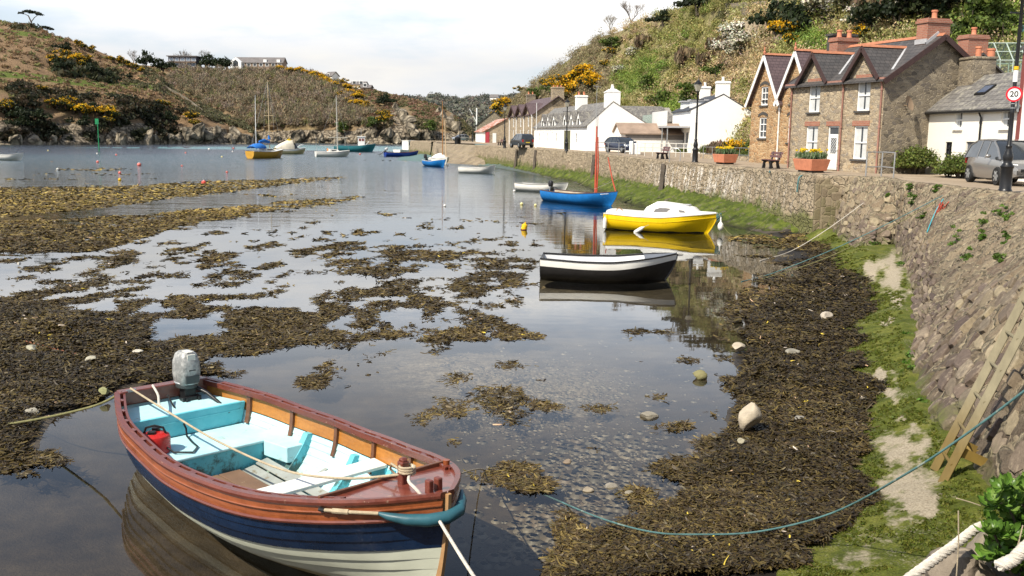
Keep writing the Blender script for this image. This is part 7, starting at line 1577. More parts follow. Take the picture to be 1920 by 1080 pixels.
b = disc(.001,.07,-.086,-.02,12); b.build('bracket', MT['galv'], sg)
# benches
MT['slat'] = paint('maroon_bench_slats', (.13,.055,.050), .55, .25, 4, bump=.1)
def bench(label, loc, rz, l=1.75):
    r = thing('bench', label, 'bench', loc, rz)
    b = MB()
    for i in range(3): b.bb(-l/2,l/2,-.24+i*.15,-.11+i*.15,.42,.455)
    b.build('seat', MT['slat'], r, bevel=.006); b = MB()
    for i in range(2): b.hexa([(-l/2,.235+i*.05,.56+i*.16),(l/2,.235+i*.05,.56+i*.16),(l/2,.27+i*.05,.56+i*.16),(-l/2,.27+i*.05,.56+i*.16)],[(-l/2,.275+i*.05,.69+i*.16),(l/2,.275+i*.05,.69+i*.16),(l/2,.31+i*.05,.69+i*.16),(-l/2,.31+i*.05,.69+i*.16)])
    b.build('backrest', MT['slat'], r, bevel=.006)
    for s in (-1,1):
        b = MB(); x = s*l*.32; b.prism([(-.26,0),(-.10,0),(-.08,.12),(-.10,.26),(-.02,.34),(.10,.34),(.12,.24),(.16,0),(.34,0),(.30,.10),(.24,.30),(.30,.52),(.38,.86),(.32,.87),(.21,.42),(-.28,.42),(-.29,.37),(-.2,.34),(-.22,.2)], 'y', x-.05, x+.05)
        b.v = [(q[1],q[0],q[2]) for q in b.v]; b.build('leg', MT['black_iron'], r)
    return r
fac = math.atan2(-.951,.31)
bench('maroon slatted bench between the two terracotta planters', at(1444,315.5,2.61), fac-.25); bench('maroon bench just left of the lamp post by the balcony house', at(1241,298,2.61), fac-.2)
bench('bench by the lamp post at the olive garage door', at(1071,279.5,2.61), fac+1.35, 1.4); bench('dark bench in front of the rusty shed', at(938,272.5,2.61), fac, 1.5)
# planters with daffodils
def planter(label, loc, rz, w, d, h):
    r = thing('planter', label, 'planter', loc, rz); b = MB(); t = .82
    lo = [(-w/2*t,-d/2*t,.09),(w/2*t,-d/2*t,.09),(w/2*t,d/2*t,.09),(-w/2*t,d/2*t,.09)]; hi = [(-w/2,-d/2,h),(w/2,-d/2,h),(w/2,d/2,h),(-w/2,d/2,h)]
    b.hexa(lo, hi); b.build('tub', MT['terracotta'], r, bevel=.02)
    for s in (-1,1): b = MB(); b.bb(s*w*.28-.14,s*w*.28+.14,-d*.3,d*.3,0,.10); b.build('foot', MT['black_iron'], r)
    b = MB(); b.bb(-w/2+.06,w/2-.06,-d/2+.06,d/2-.06,h,h+.01); b.build('soil', MT['dark_gap'], r)
    g = np.random.default_rng(int(w*100)); n = 260; C = np.stack([(g.random(n)-.5)*(w-.15),(g.random(n)-.5)*(d-.15),np.full(n,h+.14)],-1)
    cloud_obj('daffodil_leaves', [leaf_cloud(C, np.array([[.05,.05,.12]]*n), 6, .035, pick([(.10,.17,.07),(.14,.22,.09),(.22,.27,.15)], n, g), 8, .85, .3, 3, 1, .2)], MT['leaf'], r)
    n = 34; C = np.stack([(g.random(n)-.5)*(w-.2),(g.random(n)-.5)*(d-.15),h+.32+.12*g.random(n)],-1)
    cloud_obj('daffodil_blossoms', [leaf_cloud(C, np.full(n,.04), 14, .085, pick([(.85,.62,.01),(.88,.70,.03)], n, g), 1, 0, .12, 4, 1, .3)], MT['leaf'], r)
planter('large terracotta planter of daffodils in front of the stone cottage', at(1520,323,2.61), fac-.05, 1.65, 1.0, .62); planter('smaller terracotta planter of pale daffodils right of the lamp post', at(1359,307.5,2.61), fac-.05, 1.5, .95, .58)
# railings
def railing(name, label, pts, h, rails, m, r=.024, every=1, cat='railing', z0=0):
    t_ = thing(name, label, cat, pts[0]); P0 = pts[0]
    b = MB()
    for p in pts: q = p-P0; b.tube([(q.x,q.y,z0),(q.x,q.y,h)], r*1.15, 7)
    b.build('posts' if False else 'post', m, t_); b = MB()
    for z in rails: b.tube([((p-P0).x,(p-P0).y,z) for p in pts], r, 7)
    b.build('rail', m, t_); return t_
railing('railing', 'galvanised pipe railing at the head of the stone steps', [at(1623,332,2.6), at(1652,331,2.6), at(1675,334,2.6)], 1.05, (.42,1.04), MT['galv'], .026)
railing('railing', 'grey pipe railing on the wall edge in front of the blue estate car', [at(1116,287,2.6), at(1140,288,2.6), at(1160,289.5,2.6), at(1172,290,2.6)], 1.0, (.5,.98), MT['galv'], .028)
lp = [at(1194+i*14.6,292+i*.45,2.6) for i in range(8)]; railing('fence', 'white metal fence along the road edge before the balcony house', lp, 1.05, (.35,.7,1.04), paint('white_fence', (.62,.60,.54), .5), .03, 1, 'fence')
lp = [at(1318+i*17,299+i*.7,2.6) for i in range(10)]; railing('fence', 'thin wire garden fence behind the smaller planter', lp, .9, (.4,.88), MT['galv'], .018, 1, 'fence')
t_ = thing('hoop_rail', 'low steel hoop rail at the wall edge beside the left bench', 'railing', at(1255,304,2.6)); b = MB(); b.tube([(0,0,-.3),(0,0,.7),(.15,-.1,.85),(.45,-.3,.85),(.6,-.4,.7),(.6,-.4,-.3)], .026, 8); b.build('rail', MT['galv'], t_)
t_ = thing('flagpole', 'thin white pole standing at the left end of the white terrace', 'pole', at(1005,277.5,2.6)); b = MB(); b.tube([(0,0,0),(0,0,5.4)], [.05,.03], 7); b.lathe([(.1,0),(.1,.1)], 8); b.build('pole', MT['white_paint'], t_)
t_ = thing('signal_mast', 'white mast with a slanting arm beyond the dark barn', 'mast', (-9.6,251,2.6)); b = MB(); b.tube([(0,0,0),(0,0,8.2)], .18, 7); b.tube([(0,0,4.5),(-1.9,0,8.0)], .08, 6); b.build('pole', MT['white_paint'], t_)
t_ = thing('litter_bin', 'black litter bin at the top of the slipway', 'bin', at(857.5,270,2.6)); b = MB(); b.lathe([(.42,0),(.45,.9),(.48,.95),(.40,1.05),(.15,1.15)], 14); b.build('body', MT['black_iron'], t_); b = MB(); b.bb(-.2,.2,-.49,-.40,.75,.92); b.build('slot', MT['dark_gap'], t_)
t_ = thing('kerb_wall', 'low stone kerb round the cottage garden', 'wall', (0,0,0)); b = MB(); kp = [at(1300,297,2.6),at(1370,301,2.6),at(1440,305.5,2.6),at(1473,309,2.6)]
for a_, c_ in zip(kp[:-1], kp[1:]): b.beam(a_+Vector((.8,.9,.12)), c_+Vector((.8,.9,.12)), .3, .34)
b.build('stones', MT['stone'], t_)
t_ = thing('white_gatepost', 'white painted gate pier and wall beside the estate car', 'wall', at(1196,290,2.6)); b = MB(); b.bb(-.5,.25,0,1.6,0,.95); b.bb(-.75,-.45,-.2,.2,0,1.15); b.build('pier', MT['white_render'], t_, bevel=.06)
t_ = thing('rope_fence', 'rope slung between pale posts on the white gable garden edge', 'fence', at(1337,292,2.6)+Vector((2,14,.6))); b = MB(); P5 = [Vector((0,0,0)),Vector((2.2,-.6,0)),Vector((4.6,-1.2,0)),Vector((6.4,-1.7,0))]
for q in P5: b.tube([q, q+Vector((0,0,1.2))], .06, 7)
b.build('post', MT['white_paint'], t_); b = MB()
for q, w_ in zip(P5[:-1], P5[1:]):
    for z in (.7,1.1): b.tube([q.lerp(w_, i/8)+Vector((0,0,z-.18*math.sin(PI*i/8))) for i in range(9)], .025, 5)
b.build('rope', MT['black_iron'], t_)
# garden shrubs
def gsh(kind, px_, py_, r, lb, back=0, sz=1, name=None):
    p = at(px_,py_,2.6); v = Vector((p.x,p.y,0)).normalized(); return put_shrub(kind, p+v*back+Vector((0,0,-.05)), r, lb, None, sz, 'shrub', name)
for a_ in [('green',1717,328,1.12,'round clipped yellow green bush at the foot of the stone gable',1.0,1.05),('green',1800,335,1.05,'low spreading green bush by the cream cottage door',.4,.9),('green',1778,334,.7,'small green shrub between the two round bushes',1.5,.7),('gorse',1381,297,1.1,'yellow forsythia shrub in the cottage garden',3,1.1),('green',1415,298,1.2,'rounded bright green shrub in front of the twin gables',3,1.15),('green',1400,300,.8,'low green shrub in front of the forsythia',1,.8),('thorn',1450,304,.95,'grey leaved pale shrub behind the bench',2.2,.9),('green',1462,304,.9,'green shrub at the corner of the stone cottage',2.5,1.2),('tanbush',1440,301,1.2,'bare twiggy shrub under the twin gable downpipe',4.5,1.2),('tanbush',1340,294,1.1,'clipped bare hedge bush behind the wire fence',5,.9),('tanbush',1362,295,1.1,'bare hedge bush left of the forsythia',5,.9),('green',1325,293,.9,'greenish hedge bush behind the lamp post',5,.9),('green',1428,304,.7,'low green shrub behind the bench left side',.5,.8),('green',1215,286,.8,'low green hedge plant behind the white fence',5,.6),('green',1255,287,.8,'low hedge plant under the balcony',5,.6),('green',1280,288,.8,'low hedge plant at the right end of the white fence',4,.6),('dark',1232,283,1.0,'dark shrub under the balcony posts',8,1.0),('dark',1391,293,.5,'tiny pointed conifer left in the twin gable garden',9,2.6),('dark',1431,293,.45,'tiny pointed conifer by the twin gable lower window',5,2.6),('tanbush',1180,281,1.2,'pale hedge behind the estate car',6,.7),('tanbush',1210,282,1.2,'pale hedge in front of the outbuilding',7,.7)]: gsh('clipped' if a_[0] == 'green' else a_[0], *a_[1:])
# cars
def car(label, loc, rz, col, L=4.1, W_=1.72, Hh=1.6, kind='mpv', group=None, met=.5):
    r = thing('parked_car', label, 'car', loc, rz, group); k = NT('car_paint'); PT = k.bsdf(col, .3, None, met, .5, .7); w = W_/2; x = lambda f: -L/2+L*f
    # lower body: stations rear -> front (x, zbottom, zbelt, halfwidth)
    bs = {'mpv': [(0,.36,.86,.70),(.03,.28,.95,.82),(.12,.24,1.00,.97),(.35,.22,.98,1),(.6,.22,.95,1),(.78,.24,.93,.98),(.90,.27,.84,.90),(.97,.30,.72,.76),(1,.36,.60,.60)],
          'suv': [(0,.45,1.0,.78),(.03,.38,1.08,.9),(.12,.34,1.10,.98),(.4,.33,1.07,1),(.65,.33,1.04,1),(.75,.34,1.02,.98),(.93,.38,.95,.90),(.98,.42,.84,.78),(1,.5,.75,.65)],
          'estate': [(0,.36,.84,.72),(.03,.3,.92,.85),(.12,.25,.94,.97),(.4,.22,.92,1),(.62,.22,.90,1),(.72,.23,.88,.98),(.92,.28,.78,.88),(.98,.32,.68,.74),(1,.38,.58,.58)]}[kind]
    b = MB(); b.loft([[(x(f),-w*hw*.93,zb),(x(f),-w*hw,zb+.18),(x(f),-w*hw,zt-.22),(x(f),-w*hw*.93,zt),(x(f),0,zt+.015),(x(f),w*hw*.93,zt),(x(f),w*hw,zt-.22),(x(f),w*hw,zb+.18),(x(f),w*hw*.93,zb)] for f, zb, zt, hw in bs], 0, True, True, True); b.build('body', PT, r, sharp=32)
    cs = {'mpv': [(.03,.93,.0),(.09,.97,.72),(.20,.98,.97),(.42,.97,1.0),(.58,.95,.93),(.70,.94,.55),(.82,.90,.02)],
          'suv': [(.01,1.06,.0),(.05,1.08,.8),(.12,1.08,.97),(.40,1.05,1.0),(.55,1.03,.95),(.64,1.02,.5),(.73,1.0,.02)],
          'estate': [(.02,.90,.0),(.10,.92,.7),(.18,.92,.95),(.40,.91,1.0),(.54,.90,.92),(.64,.89,.5),(.73,.87,.02)]}[kind]
    def ring(f, zb, t, o=0, ins=0): 
        zt = zb+(Hh-zb)*t; wb = w*.94-ins; wt = w*(.94-.22*t)-ins
        return [(x(f),-wb,zb-.03),(x(f),-wt-o*.2,zt-.05*t+o*.0),(x(f),-wt*.86,zt+o),(x(f),wt*.86,zt+o),(x(f),wt+o*.2,zt-.05*t),(x(f),wb,zb-.03)]
    b = MB(); b.loft([ring(*c) for c in cs], 0, True, True, True); b.build('windows', MT['glass'], r, sharp=30)
    b = MB(); rf = [c for c in cs if c[2] > .9]; 
    b.loft([[(p[0],p[1]*1.01,p[2]+.012) for p in ring(f,zb,t)[1:5]] for f, zb, t in rf], 0, False, False, True); b.build('roof', PT, r)
    for s in (-1,1):
        for I_ in ((0,1,2),(4,5,6)):
            b = MB(); k_ = 1 if s < 0 else 4; b.tube([Vector(ring(*cs[i])[k_]) for i in I_], .035, 5); b.build('pillar', PT, r)
        for f in (.33,.50):
            zb = np.interp(f,[c[0] for c in cs],[c[1] for c in cs]); t = np.interp(f,[c[0] for c in cs],[c[2] for c in cs]); q = ring(f, zb, t); b = MB(); b.tube([q[0] if s < 0 else q[5], q[1] if s < 0 else q[4]], .028, 5); b.build('pillar', PT, r)
    wr = .33 if kind != 'suv' else .38
    for f in (.19,.80):
        for s in (-1,1):
            t_ = MB(); t_.lathe([(wr*.55,-.10),(wr*.92,-.11),(wr,-.07),(wr,.07),(wr*.92,.11),(wr*.55,.10)], 20); t_.xf(Matrix.Translation((x(f),s*(w-.09),wr)) @ Matrix.Rotation(PI/2,4,'X')); wl = t_.build('wheel', MT['rubber'], r)
            t_ = MB(); t_.lathe([(.02,0),(wr*.2,.01),(wr*.6,-.015)], 18, (0,0,0)); 
            for q in range(6): a_ = q*PI/3; t_.beam((.04*math.cos(a_),.04*math.sin(a_),.015),(wr*.58*math.cos(a_),wr*.58*math.sin(a_),.012),.07,.02)
            t_.xf(Matrix.Translation((x(f),s*(w+.012),wr)) @ Matrix.Rotation(-s*PI/2,4,'X')); t_.build('rim', MT['galv'], wl)
    zf = [c for c in bs][-2]
    for s in (-1,1):
        b = MB(); b.hexa([(x(.90),s*w*.62,.66),(x(.985),s*w*.50,.62),(x(.955),s*w*.83,.62),(x(.87),s*w*.93,.68)],[(x(.87),s*w*.62,.80),(x(.965),s*w*.52,.76),(x(.93),s*w*.82,.77),(x(.85),s*w*.90,.83)]); b.build('headlight', paint('headlight_glass', (.55,.57,.58), .1, .1, 3, bump=0, spec=.8), r)
        b = MB(); b.bb(x(.0)-.01,x(.035),*sorted((s*w*.62,s*w*.84)),.72,1.02); b.build('tail_light', paint('tail_red', (.35,.01,.012), .2, .1), r)
        b = MB(); b.ball((x(.66),s*(w+.10),1.02),.07,.10,.07,10,6); b.build('mirror', PT, r)
    b = MB(); b.bb(x(.972),x(1.0)+.012,-w*.45,w*.45,.50,.60); b.build('grille', MT['black_iron'], r); b = MB(); b.bb(x(.96),x(1.0)+.02,-w*.5,w*.5,.30,.37); b.build('air_intake', MT['dark_gap'], r)
    b = MB(); b.bb(x(1.0)+.004,x(1.0)+.022,-.26,.26,.40,.49); b.build('number_plate', MT['white_paint'], r); b = MB(); b.bb(x(0)-.022,x(0)-.004,-.26,.26,.62,.72); b.build('number_plate', paint('yellow_plate', (.7,.5,.05), .4), r)
    return r
p = at(1829,345,2.61); hdg = math.atan2(-.985,-.17); q = Vector((math.cos(hdg),math.sin(hdg),0)); sdv = Vector((q.y,-q.x,0))
MP = car('silver people carrier parked facing the viewer behind the lamp post', at(1862,347,2.61)+Vector((.95,1.0,0)), hdg+.10, (.27,.26,.245), 4.1, 1.74, 1.62, 'mpv')
car('dark red car half hidden behind the silver people carrier', MP.location+Vector((2.0,4.9,0)), hdg+.02, (.12,.03,.025), 3.9, 1.28, 1.4, 'estate')
car('grey off road car parked in front of the stone terrace', at(978,278,2.61)+Vector((0,2.5,0)), 1.93, (.06,.065,.07), 4.2, 1.72, 1.68, 'suv')
car('navy estate car parked beside the white terrace gable', at(1165,288,2.61)+Vector((.55,4.0,0)), -1.15, (.010,.018,.05), 4.4, 1.75, 1.5, 'estate')
car('small pale car far off by the rusty shed', Vector((-12.2,222,2.61)), -2.6, (.5,.5,.52), 4.0, 1.7, 1.45, 'estate'); 

# ---- ladder, ropes, stones, plants at the wall
A0 = at(1766,907,.36); A1 = dep(1919,615,A0.y+.15); d_ = (A1-A0); top_ = A0+d_*1.75; sep = Vector((.40,.42,.02))*.95; sep = at(1751,882,.36)-A0
ld = thing('ladder', 'weathered wooden ladder leaning on the near quay wall, algae stained at its foot', 'ladder', A0)
k = NT('ladder_wood'); z = k.xyz()[2]; n = k.noise(9,5,.7,k.map((1,1,.25))); c = k.mix(k.ramp(z, [(.35,0.),(1.0,1.0)]), (.16,.11,.032), (.235,.205,.13)); c = k.mix(.5, c, k.ramp(n, [(.3,.5),(.7,1.15)]), 'MULTIPLY'); LW = k.bsdf(c, .7, k.bump(n,.3,.01),0,.3)
for o_ in (Vector((0,0,0)), sep):
    b = MB(); b.beam(o_, o_+(top_-A0), .035, .095, 0, (1,-.6,.2)); b.build('rail', LW, ld, bevel=.006)
for i in range(9):
    b = MB(); p_ = (top_-A0)*(.07+.115*i); b.tube([p_+sep*-.04, p_+sep*1.04], .019, 8); b.build('rung', LW, ld)
b = MB(); e_ = d_.normalized(); s_ = Vector((.34,.06,-.16)); P0 = e_*.42
for t_ in (0,1):
    o_ = P0+sep*t_; b.beam(o_, o_+s_, .012, .11, 0, (0,0,1)); b.beam(o_+s_, o_+s_+Vector((.02,.02,-.12)), .012, .09, 0, (1,0,0))
b.beam(P0+s_*.6, P0+s_*.6+sep, .03, .03); b.build('stand_off_bracket', paint('yellowed_bracket', (.30,.20,.05), .6, .3), ld)
def rope(name, label, pts, r, m, n=8, sub=6, cat='rope'):
    P = [Vector(p) for p in pts]; out = []
    for i in range(len(P)-1):
        p0, p1, p2, p3 = P[max(i-1,0)], P[i], P[i+1], P[min(i+2,len(P)-1)]
        for j in range(sub):
            t = j/sub; out.append(.5*((2*p1)+(p2-p0)*t+(2*p0-5*p1+4*p2-p3)*t*t+(3*p1-p0-3*p2+p3)*t**3))
    out.append(P[-1]); b = MB(); b.tube(out, r, n); return tag(b.build(name, MT[m] if isinstance(m,str) else m), label, cat)
def thick_rope(name, label, pts, r, m, turns):
    P = [Vector(p) for p in pts]; N = 90; b = MB(); cum = [0]
    for a_, c_ in zip(P[:-1],P[1:]): cum.append(cum[-1]+(c_-a_).length)
    def ev(s):
        s *= cum[-1]; i = max(j for j in range(len(P)-1) if cum[j] <= s+1e-9); return P[i].lerp(P[i+1], (s-cum[i])/(cum[i+1]-cum[i]))
    C = [ev(i/N) for i in range(N+1)]
    for k_ in range(3):
        pts_ = []
        for i, c_ in enumerate(C):
            t = (C[min(i+1,N)]-C[max(i-1,0)]).normalized(); u = t.cross(Vector((0,0,1))).normalized(); w = t.cross(u); a_ = 2*PI*(turns*i/N+k_/3); pts_.append(c_+(u*math.cos(a_)+w*math.sin(a_))*r*.55)
        b.tube(pts_, r*.55, 7)
    return tag(b.build(name, MT[m]), label, 'rope')
rope('mooring_rope', 'long teal rope sagging from the near wall down across moss and weed into the water', [dep(1935,722,6.9),dep(1820,808,7.3),dep(1700,888,7.8),dep(1560,962,8.8),at(1420,997,.27),at(1300,1002,.24),at(1220,997,.22),at(1130,973,.16),at(1040,936,-.03),at(950,896,-.06)], .0095, 'rope_teal')
rope('mooring_rope', 'thin grey line running from the far side of the dinghy bow into the shallow water', [DM @ Vector((5.35,.48,1.03)), at(905,880,.05), at(960,900,-.04)], .008, 'rope_tan')
rope('painter_rope', 'pale bow rope running from the samson post over the foredeck towards the viewer', [DM @ Vector((5.22,.07,1.18)), DM @ Vector((5.32,-.06,1.10)), DM @ Vector((5.55,-.14,1.09)), dep(812,958,8.0), dep(845,1012,7.6), dep(890,1083,7.0), dep(1000,1240,5.6)], .015, 'rope_white')
rope('stern_rope', 'tan rope stretched along the dinghy from its stern corner to the samson post', [DM @ Vector(q) for q in ((.03,-.46,.95),(.9,-.33,.79),(1.9,-.22,.66),(3.2,-.12,.64),(4.3,-.08,.84),(5.15,-.03,1.10))], .013, 'rope_tan')
rope('stern_rope', 'short pale rope tied from the outboard clamp to the tan rope', [DM @ Vector(q) for q in ((.0,-.16,.93),(.25,-.20,.86),(.62,-.34,.83),(.85,-.33,.80))], .015, 'rope_white')
b = MB()
for i in range(3): b.tube([tuple(DM @ Vector((5.22+.068*math.cos(t)*1.05,.068*math.sin(t)*1.05,1.13+.024*i+.003*t))) for t in [2*PI*j/12 for j in range(13)]], .013, 6)
b.tube([tuple(DM @ Vector(q)) for q in ((5.14,-.03,1.15),(5.02,-.03,1.17),(4.96,.0,1.10),(5.0,.04,1.03))], .012, 6); tag(b.build('rope_turns', MT['rope_tan']), 'turns of rope wound round the samson post', 'rope')
rope('stern_line', 'weedy green rope from the dinghy stern corner out to the left edge', [DM @ Vector((-.03,-.55,.90)), at(180,760,.62), at(90,782,.30), at(0,797,.12), at(-90,805,.05)], .016, 'rope_green')
w1 = on_wall(1766,364); rope('mooring_rope', 'teal rope from the wall top reaching down to the weed, upper strand', [w1, w1.lerp(at(1450,512,.05),.33)+Vector((0,0,-.10)), w1.lerp(at(1450,512,.05),.66)+Vector((0,0,-.12)), at(1450,512,.05), at(1390,528,.01)], .014, 'rope_teal')
rope('mooring_rope', 'faded teal rope hanging just below the upper strand', [w1+Vector((.02,-.05,-.05)), w1.lerp(at(1470,510,.05),.35)+Vector((0,0,-.22)), w1.lerp(at(1470,510,.05),.7)+Vector((0,0,-.22)), at(1470,511,.06), at(1330,552,-.02)], .012, 'rope_green')
w2 = on_wall(1617,380); rope('mooring_rope', 'cream double rope from beside the stone steps down onto the weed', [w2, w2.lerp(at(1480,470,.05),.5)+Vector((0,0,-.12)), at(1485,470,.06), at(1425,489,.02)], .014, 'rope_white')
w3 = on_wall(1402,314,True); rope('mooring_rope', 'thin line from the yellow boat cabin up to the long wall', [at(1268,384,0)+Vector((0,-3.4,1.25)), w3], .009, 'rope_white'); rope('mooring_rope', 'lower thin line from the yellow boat to the long wall', [at(1268,384,0)+Vector((.1,-3.3,1.15)), on_wall(1360,345,True)], .009, 'rope_white')
rope('mooring_rope', 'slack line dipping from the yellow bow to the wall foot', [at(1342,437,0)+Vector((.1,0,.6)), at(1375,443,.02), at(1410,432,.08), on_wall(1452,396,True)], .010, 'rope_green')
rope('mooring_rope', 'slack line from the white rowing boat to the wall', [at(1064,360,0)+Vector((0,0,.5)), at(1085,357,0)+Vector((0,0,.35)), on_wall(1103,333,True)], .014, 'rope_tan'); rope('mooring_rope', 'line from the blue boat mast foot up to the wall', [at(1107,384,0)+Vector((.2,-.5,1.0)), on_wall(1157,335,True)], .014, 'rope_white'); rope('mooring_rope', 'line from the white rowing boat by the slipway to the wall', [at(916,325,0)+Vector((0,0,.8)), on_wall(948,312,True)], .016, 'rope_tan')
w4 = on_wall(1768,372); rope('hanging_rope', 'bright teal rope end hanging down the near wall', [w4+Vector((-.05,-.05,0)), on_wall(1755,395)+Vector((-.1,-.1,0)), on_wall(1740,432)+Vector((-.06,-.06,0))], .013, paint('bright_teal', (.03,.42,.50), .7)); 
w5 = on_wall(1765,386); b = MB(); r3 = random.Random(3)
for i in range(16): q = w5+Vector((-.12,-.12,0)); b.tube([q+Vector((r3.uniform(-.05,.25),r3.uniform(-.3,.1),r3.uniform(0,.2))), q+Vector((r3.uniform(-.12,.12),r3.uniform(-.15,.15),r3.uniform(-.3,-.1))), q+Vector((r3.uniform(-.2,.0),r3.uniform(-.15,.15),r3.uniform(-.65,-.4)))], .014, 5)
tag(b.build('frayed_net', paint('red_net', (.42,.06,.035), .85, .3)), 'frayed red net caught on the near wall', 'net')
w6 = on_wall(1503,330,True); rope('hanging_rope', 'blue grey rope looped over the edge below the large planter', [w6+Vector((.2,.2,.05)), w6+Vector((-.12,-.05,0)), on_wall(1497,352,True)+Vector((-.12,-.05,-.15))], .04, 'rope_teal'); w7 = on_wall(1440,322,True); rope('hanging_rope', 'green rope ring on the wall edge by the bench', [w7+Vector((.1,.2,.06)), w7+Vector((.0,-.3,.07)), w7+Vector((-.1,-.6,.04))], .035, 'rope_teal')
g = np.random.default_rng(12)
# timber fenders standing against the long wall
for px_, y0, y1 in ((968,278,312),(1004,279,320),(1113,290,352),(1246,305,372)):
    a_ = on_wall(px_,y1,True); b_ = on_wall(px_,y0,True); b = MB(); b.beam(a_+Vector((-.45,-.1,-.8)), b_+Vector((-.12,-.05,-.1)), .26, .22); tag(b.build('timber_post', paint('wet_timber', (.075,.06,.045), .85, .4, 2, bump=.6, bs=14), bevel=.02), {968:'dark timber fender post on the wall left of the lamp with the SUV'.replace('SUV','off road car'),1004:'dark timber fender post on the wall below the white pole',1113:'dark timber fender post behind the red mast',1246:'dark timber fender post above the yellow boat'}[px_], 'post')
# chain on the left bank
b = MB(); P = [at(38,640,.09), at(75,650,.09), at(110,659,.09), at(152,668,.08)]; n_ = 30
for i in range(n_):
    s = i/(n_-1)*2.999; c_ = P[int(s)].lerp(P[int(s)+1], s-int(s)); t = (P[int(s)+1]-P[int(s)]).normalized(); u = Vector((0,0,1)) if i % 2 else t.cross(Vector((0,0,1)))
    b.tube([c_+t*.055*math.cos(a_)+u*.035*math.sin(a_) for a_ in [2*PI*j/8 for j in range(9)]], .013, 5, caps=False)
tag(b.build('chain', paint('rusty_chain', (.28,.10,.05), .85, .35)), 'rusty mooring chain on the weedy left bank', 'chain')
# stones
def stone(label, px_, py_, w, hgt, col, seed, z=.02, name='stone', dep_=None, flat=.8):
    p = at(px_,py_,z); s = p.y/CF; r3 = np.random.default_rng(seed); b = MB(); b.ball((0,0,0), w*s/2, w*s/2*.8, hgt*s/2, 26, 18)
    V = np.array(b.v); k_ = r3.normal(size=(5,3)); 
    for q in k_:
        q = q/np.linalg.norm(q); dcut = np.abs(V @ q).max()*(.50+.22*r3.random()); pr = V @ q; V = V-np.clip(pr-dcut,0,None)[:,None]*q
    V *= 1+.22*(fbm(V[:,0]/(w*s)*7+seed,V[:,2]/(w*s)*7+V[:,1]/(w*s)*5,4,seed)[:,None]-.5); b.v = [tuple(v) for v in V]; b.sm = [True]*len(b.sm)
    o = b.build(name, paint('stone_%d' % seed, col, .85, .3, 4, (.10,.11,.03) if seed % 3 == 0 else None, -.02, 5, .6, 30), None, p+Vector((0,0,hgt*s*.32)), r3.random()*3, .01*s*10)
    return tag(o, label, 'stone')
for i, a_ in enumerate([('largest pale upright stone standing in the brown weed',1405,804,56,64,(.46,.39,.29)),('pale flat topped stone far up the weed near the water edge',1550,600,32,20,(.46,.40,.32)),('pale stone at the water edge with a flat submerged foot',1384,655,34,16,(.42,.36,.27)),('mossy wedge stone standing in the shallow water',1313,711,30,22,(.22,.20,.09)),('flat grey stone lying on the weed',1503,788,34,10,(.27,.25,.21)),('small pale stone below the largest stone',1390,830,20,12,(.34,.31,.22)),('grey mottled stone in the middle of the weed',1486,663,32,12,(.26,.24,.19)),('flat pale slab just under the water',1215,783,50,12,(.28,.25,.19)),('small buff pebble near the bottom of the weed',1166,1040,12,10,(.5,.36,.26)),('small white pebble on the lower weed',1460,1042,10,7,(.6,.55,.45)),('rounded buff stone under the shallow water',1103,922,26,12,(.30,.25,.18)),('pale stone under water beside the weed edge',1145,915,30,12,(.28,.25,.2)),('flat stone under water near the bow',1180,928,26,10,(.27,.24,.18)),('submerged brown stone by the weed',1065,868,26,9,(.25,.19,.13)),('white stone on the left bank below the chain',258,662,22,9,(.5,.46,.38)),('pale flat stone on the left bank weed',170,675,30,10,(.40,.37,.28)),('greenish stone at the edge of the left bank',196,737,26,14,(.30,.30,.14)),('flat slab on the left bank by the green rope',60,775,44,12,(.36,.33,.26)),('white shell sized stone far across the flats',36,496,9,6,(.6,.57,.5)),('flat pale stone left of the chain',60,655,34,10,(.36,.34,.25)),('pale stone half buried at the left bank top',140,640,24,10,(.38,.35,.27))]):
    stone(*a_, seed=i+20, z=.10 if a_[1] > 1380 or a_[1] < 300 else -.02)
# near corner: rock, leafy plant, thick ropes
pr = dep(1935,1075,6.0); b = MB(); b.ball((0,0,0), .62,.7,1.0, 22, 14); V = np.array(b.v); nz_ = fbm(V[:,0]*3+V[:,2]*2,V[:,1]*3+V[:,2],4,3)-.5; V *= 1+nz_[:,None]*.5; b.v = [tuple(v) for v in V]
tag(b.build('rock', stone_mat('corner_rock', [(.22,.18,.14),(.30,.25,.19),(.18,.15,.12)], (.26,.22,.17), 1.3, 1, .04, .9, (.10,.11,.04)), None, (pr.x+.25,pr.y+.3,pr.z-.75)), 'rough grey rock at the near foot of the wall under the leafy plant', 'rock')
p2 = dep(1815,1085,6.0); b = MB(); b.ball((0,0,0), .30,.34,.42, 18, 12); V = np.array(b.v); nz_ = fbm(V[:,0]*5+9,V[:,1]*5+V[:,2]*4,4,5)-.5; V *= 1+nz_[:,None]*.5; b.v = [tuple(v) for v in V]
tag(b.build('rock', bpy.data.materials['corner_rock'], None, (p2.x,p2.y+.15,p2.z-.25)), 'smaller grey rock under the thick white rope', 'rock')
lp_ = thing('leafy_plant', 'glossy green leafy plant overhanging the near right corner', 'plant', (0,0,0)); n = 130
pc = []
for i in range(n):
    u = g.random(); px_ = 1842+95*g.random()+20*(1-u); py_ = 905+165*u; pc.append(dep(px_,py_,5.6+.5*g.random()))
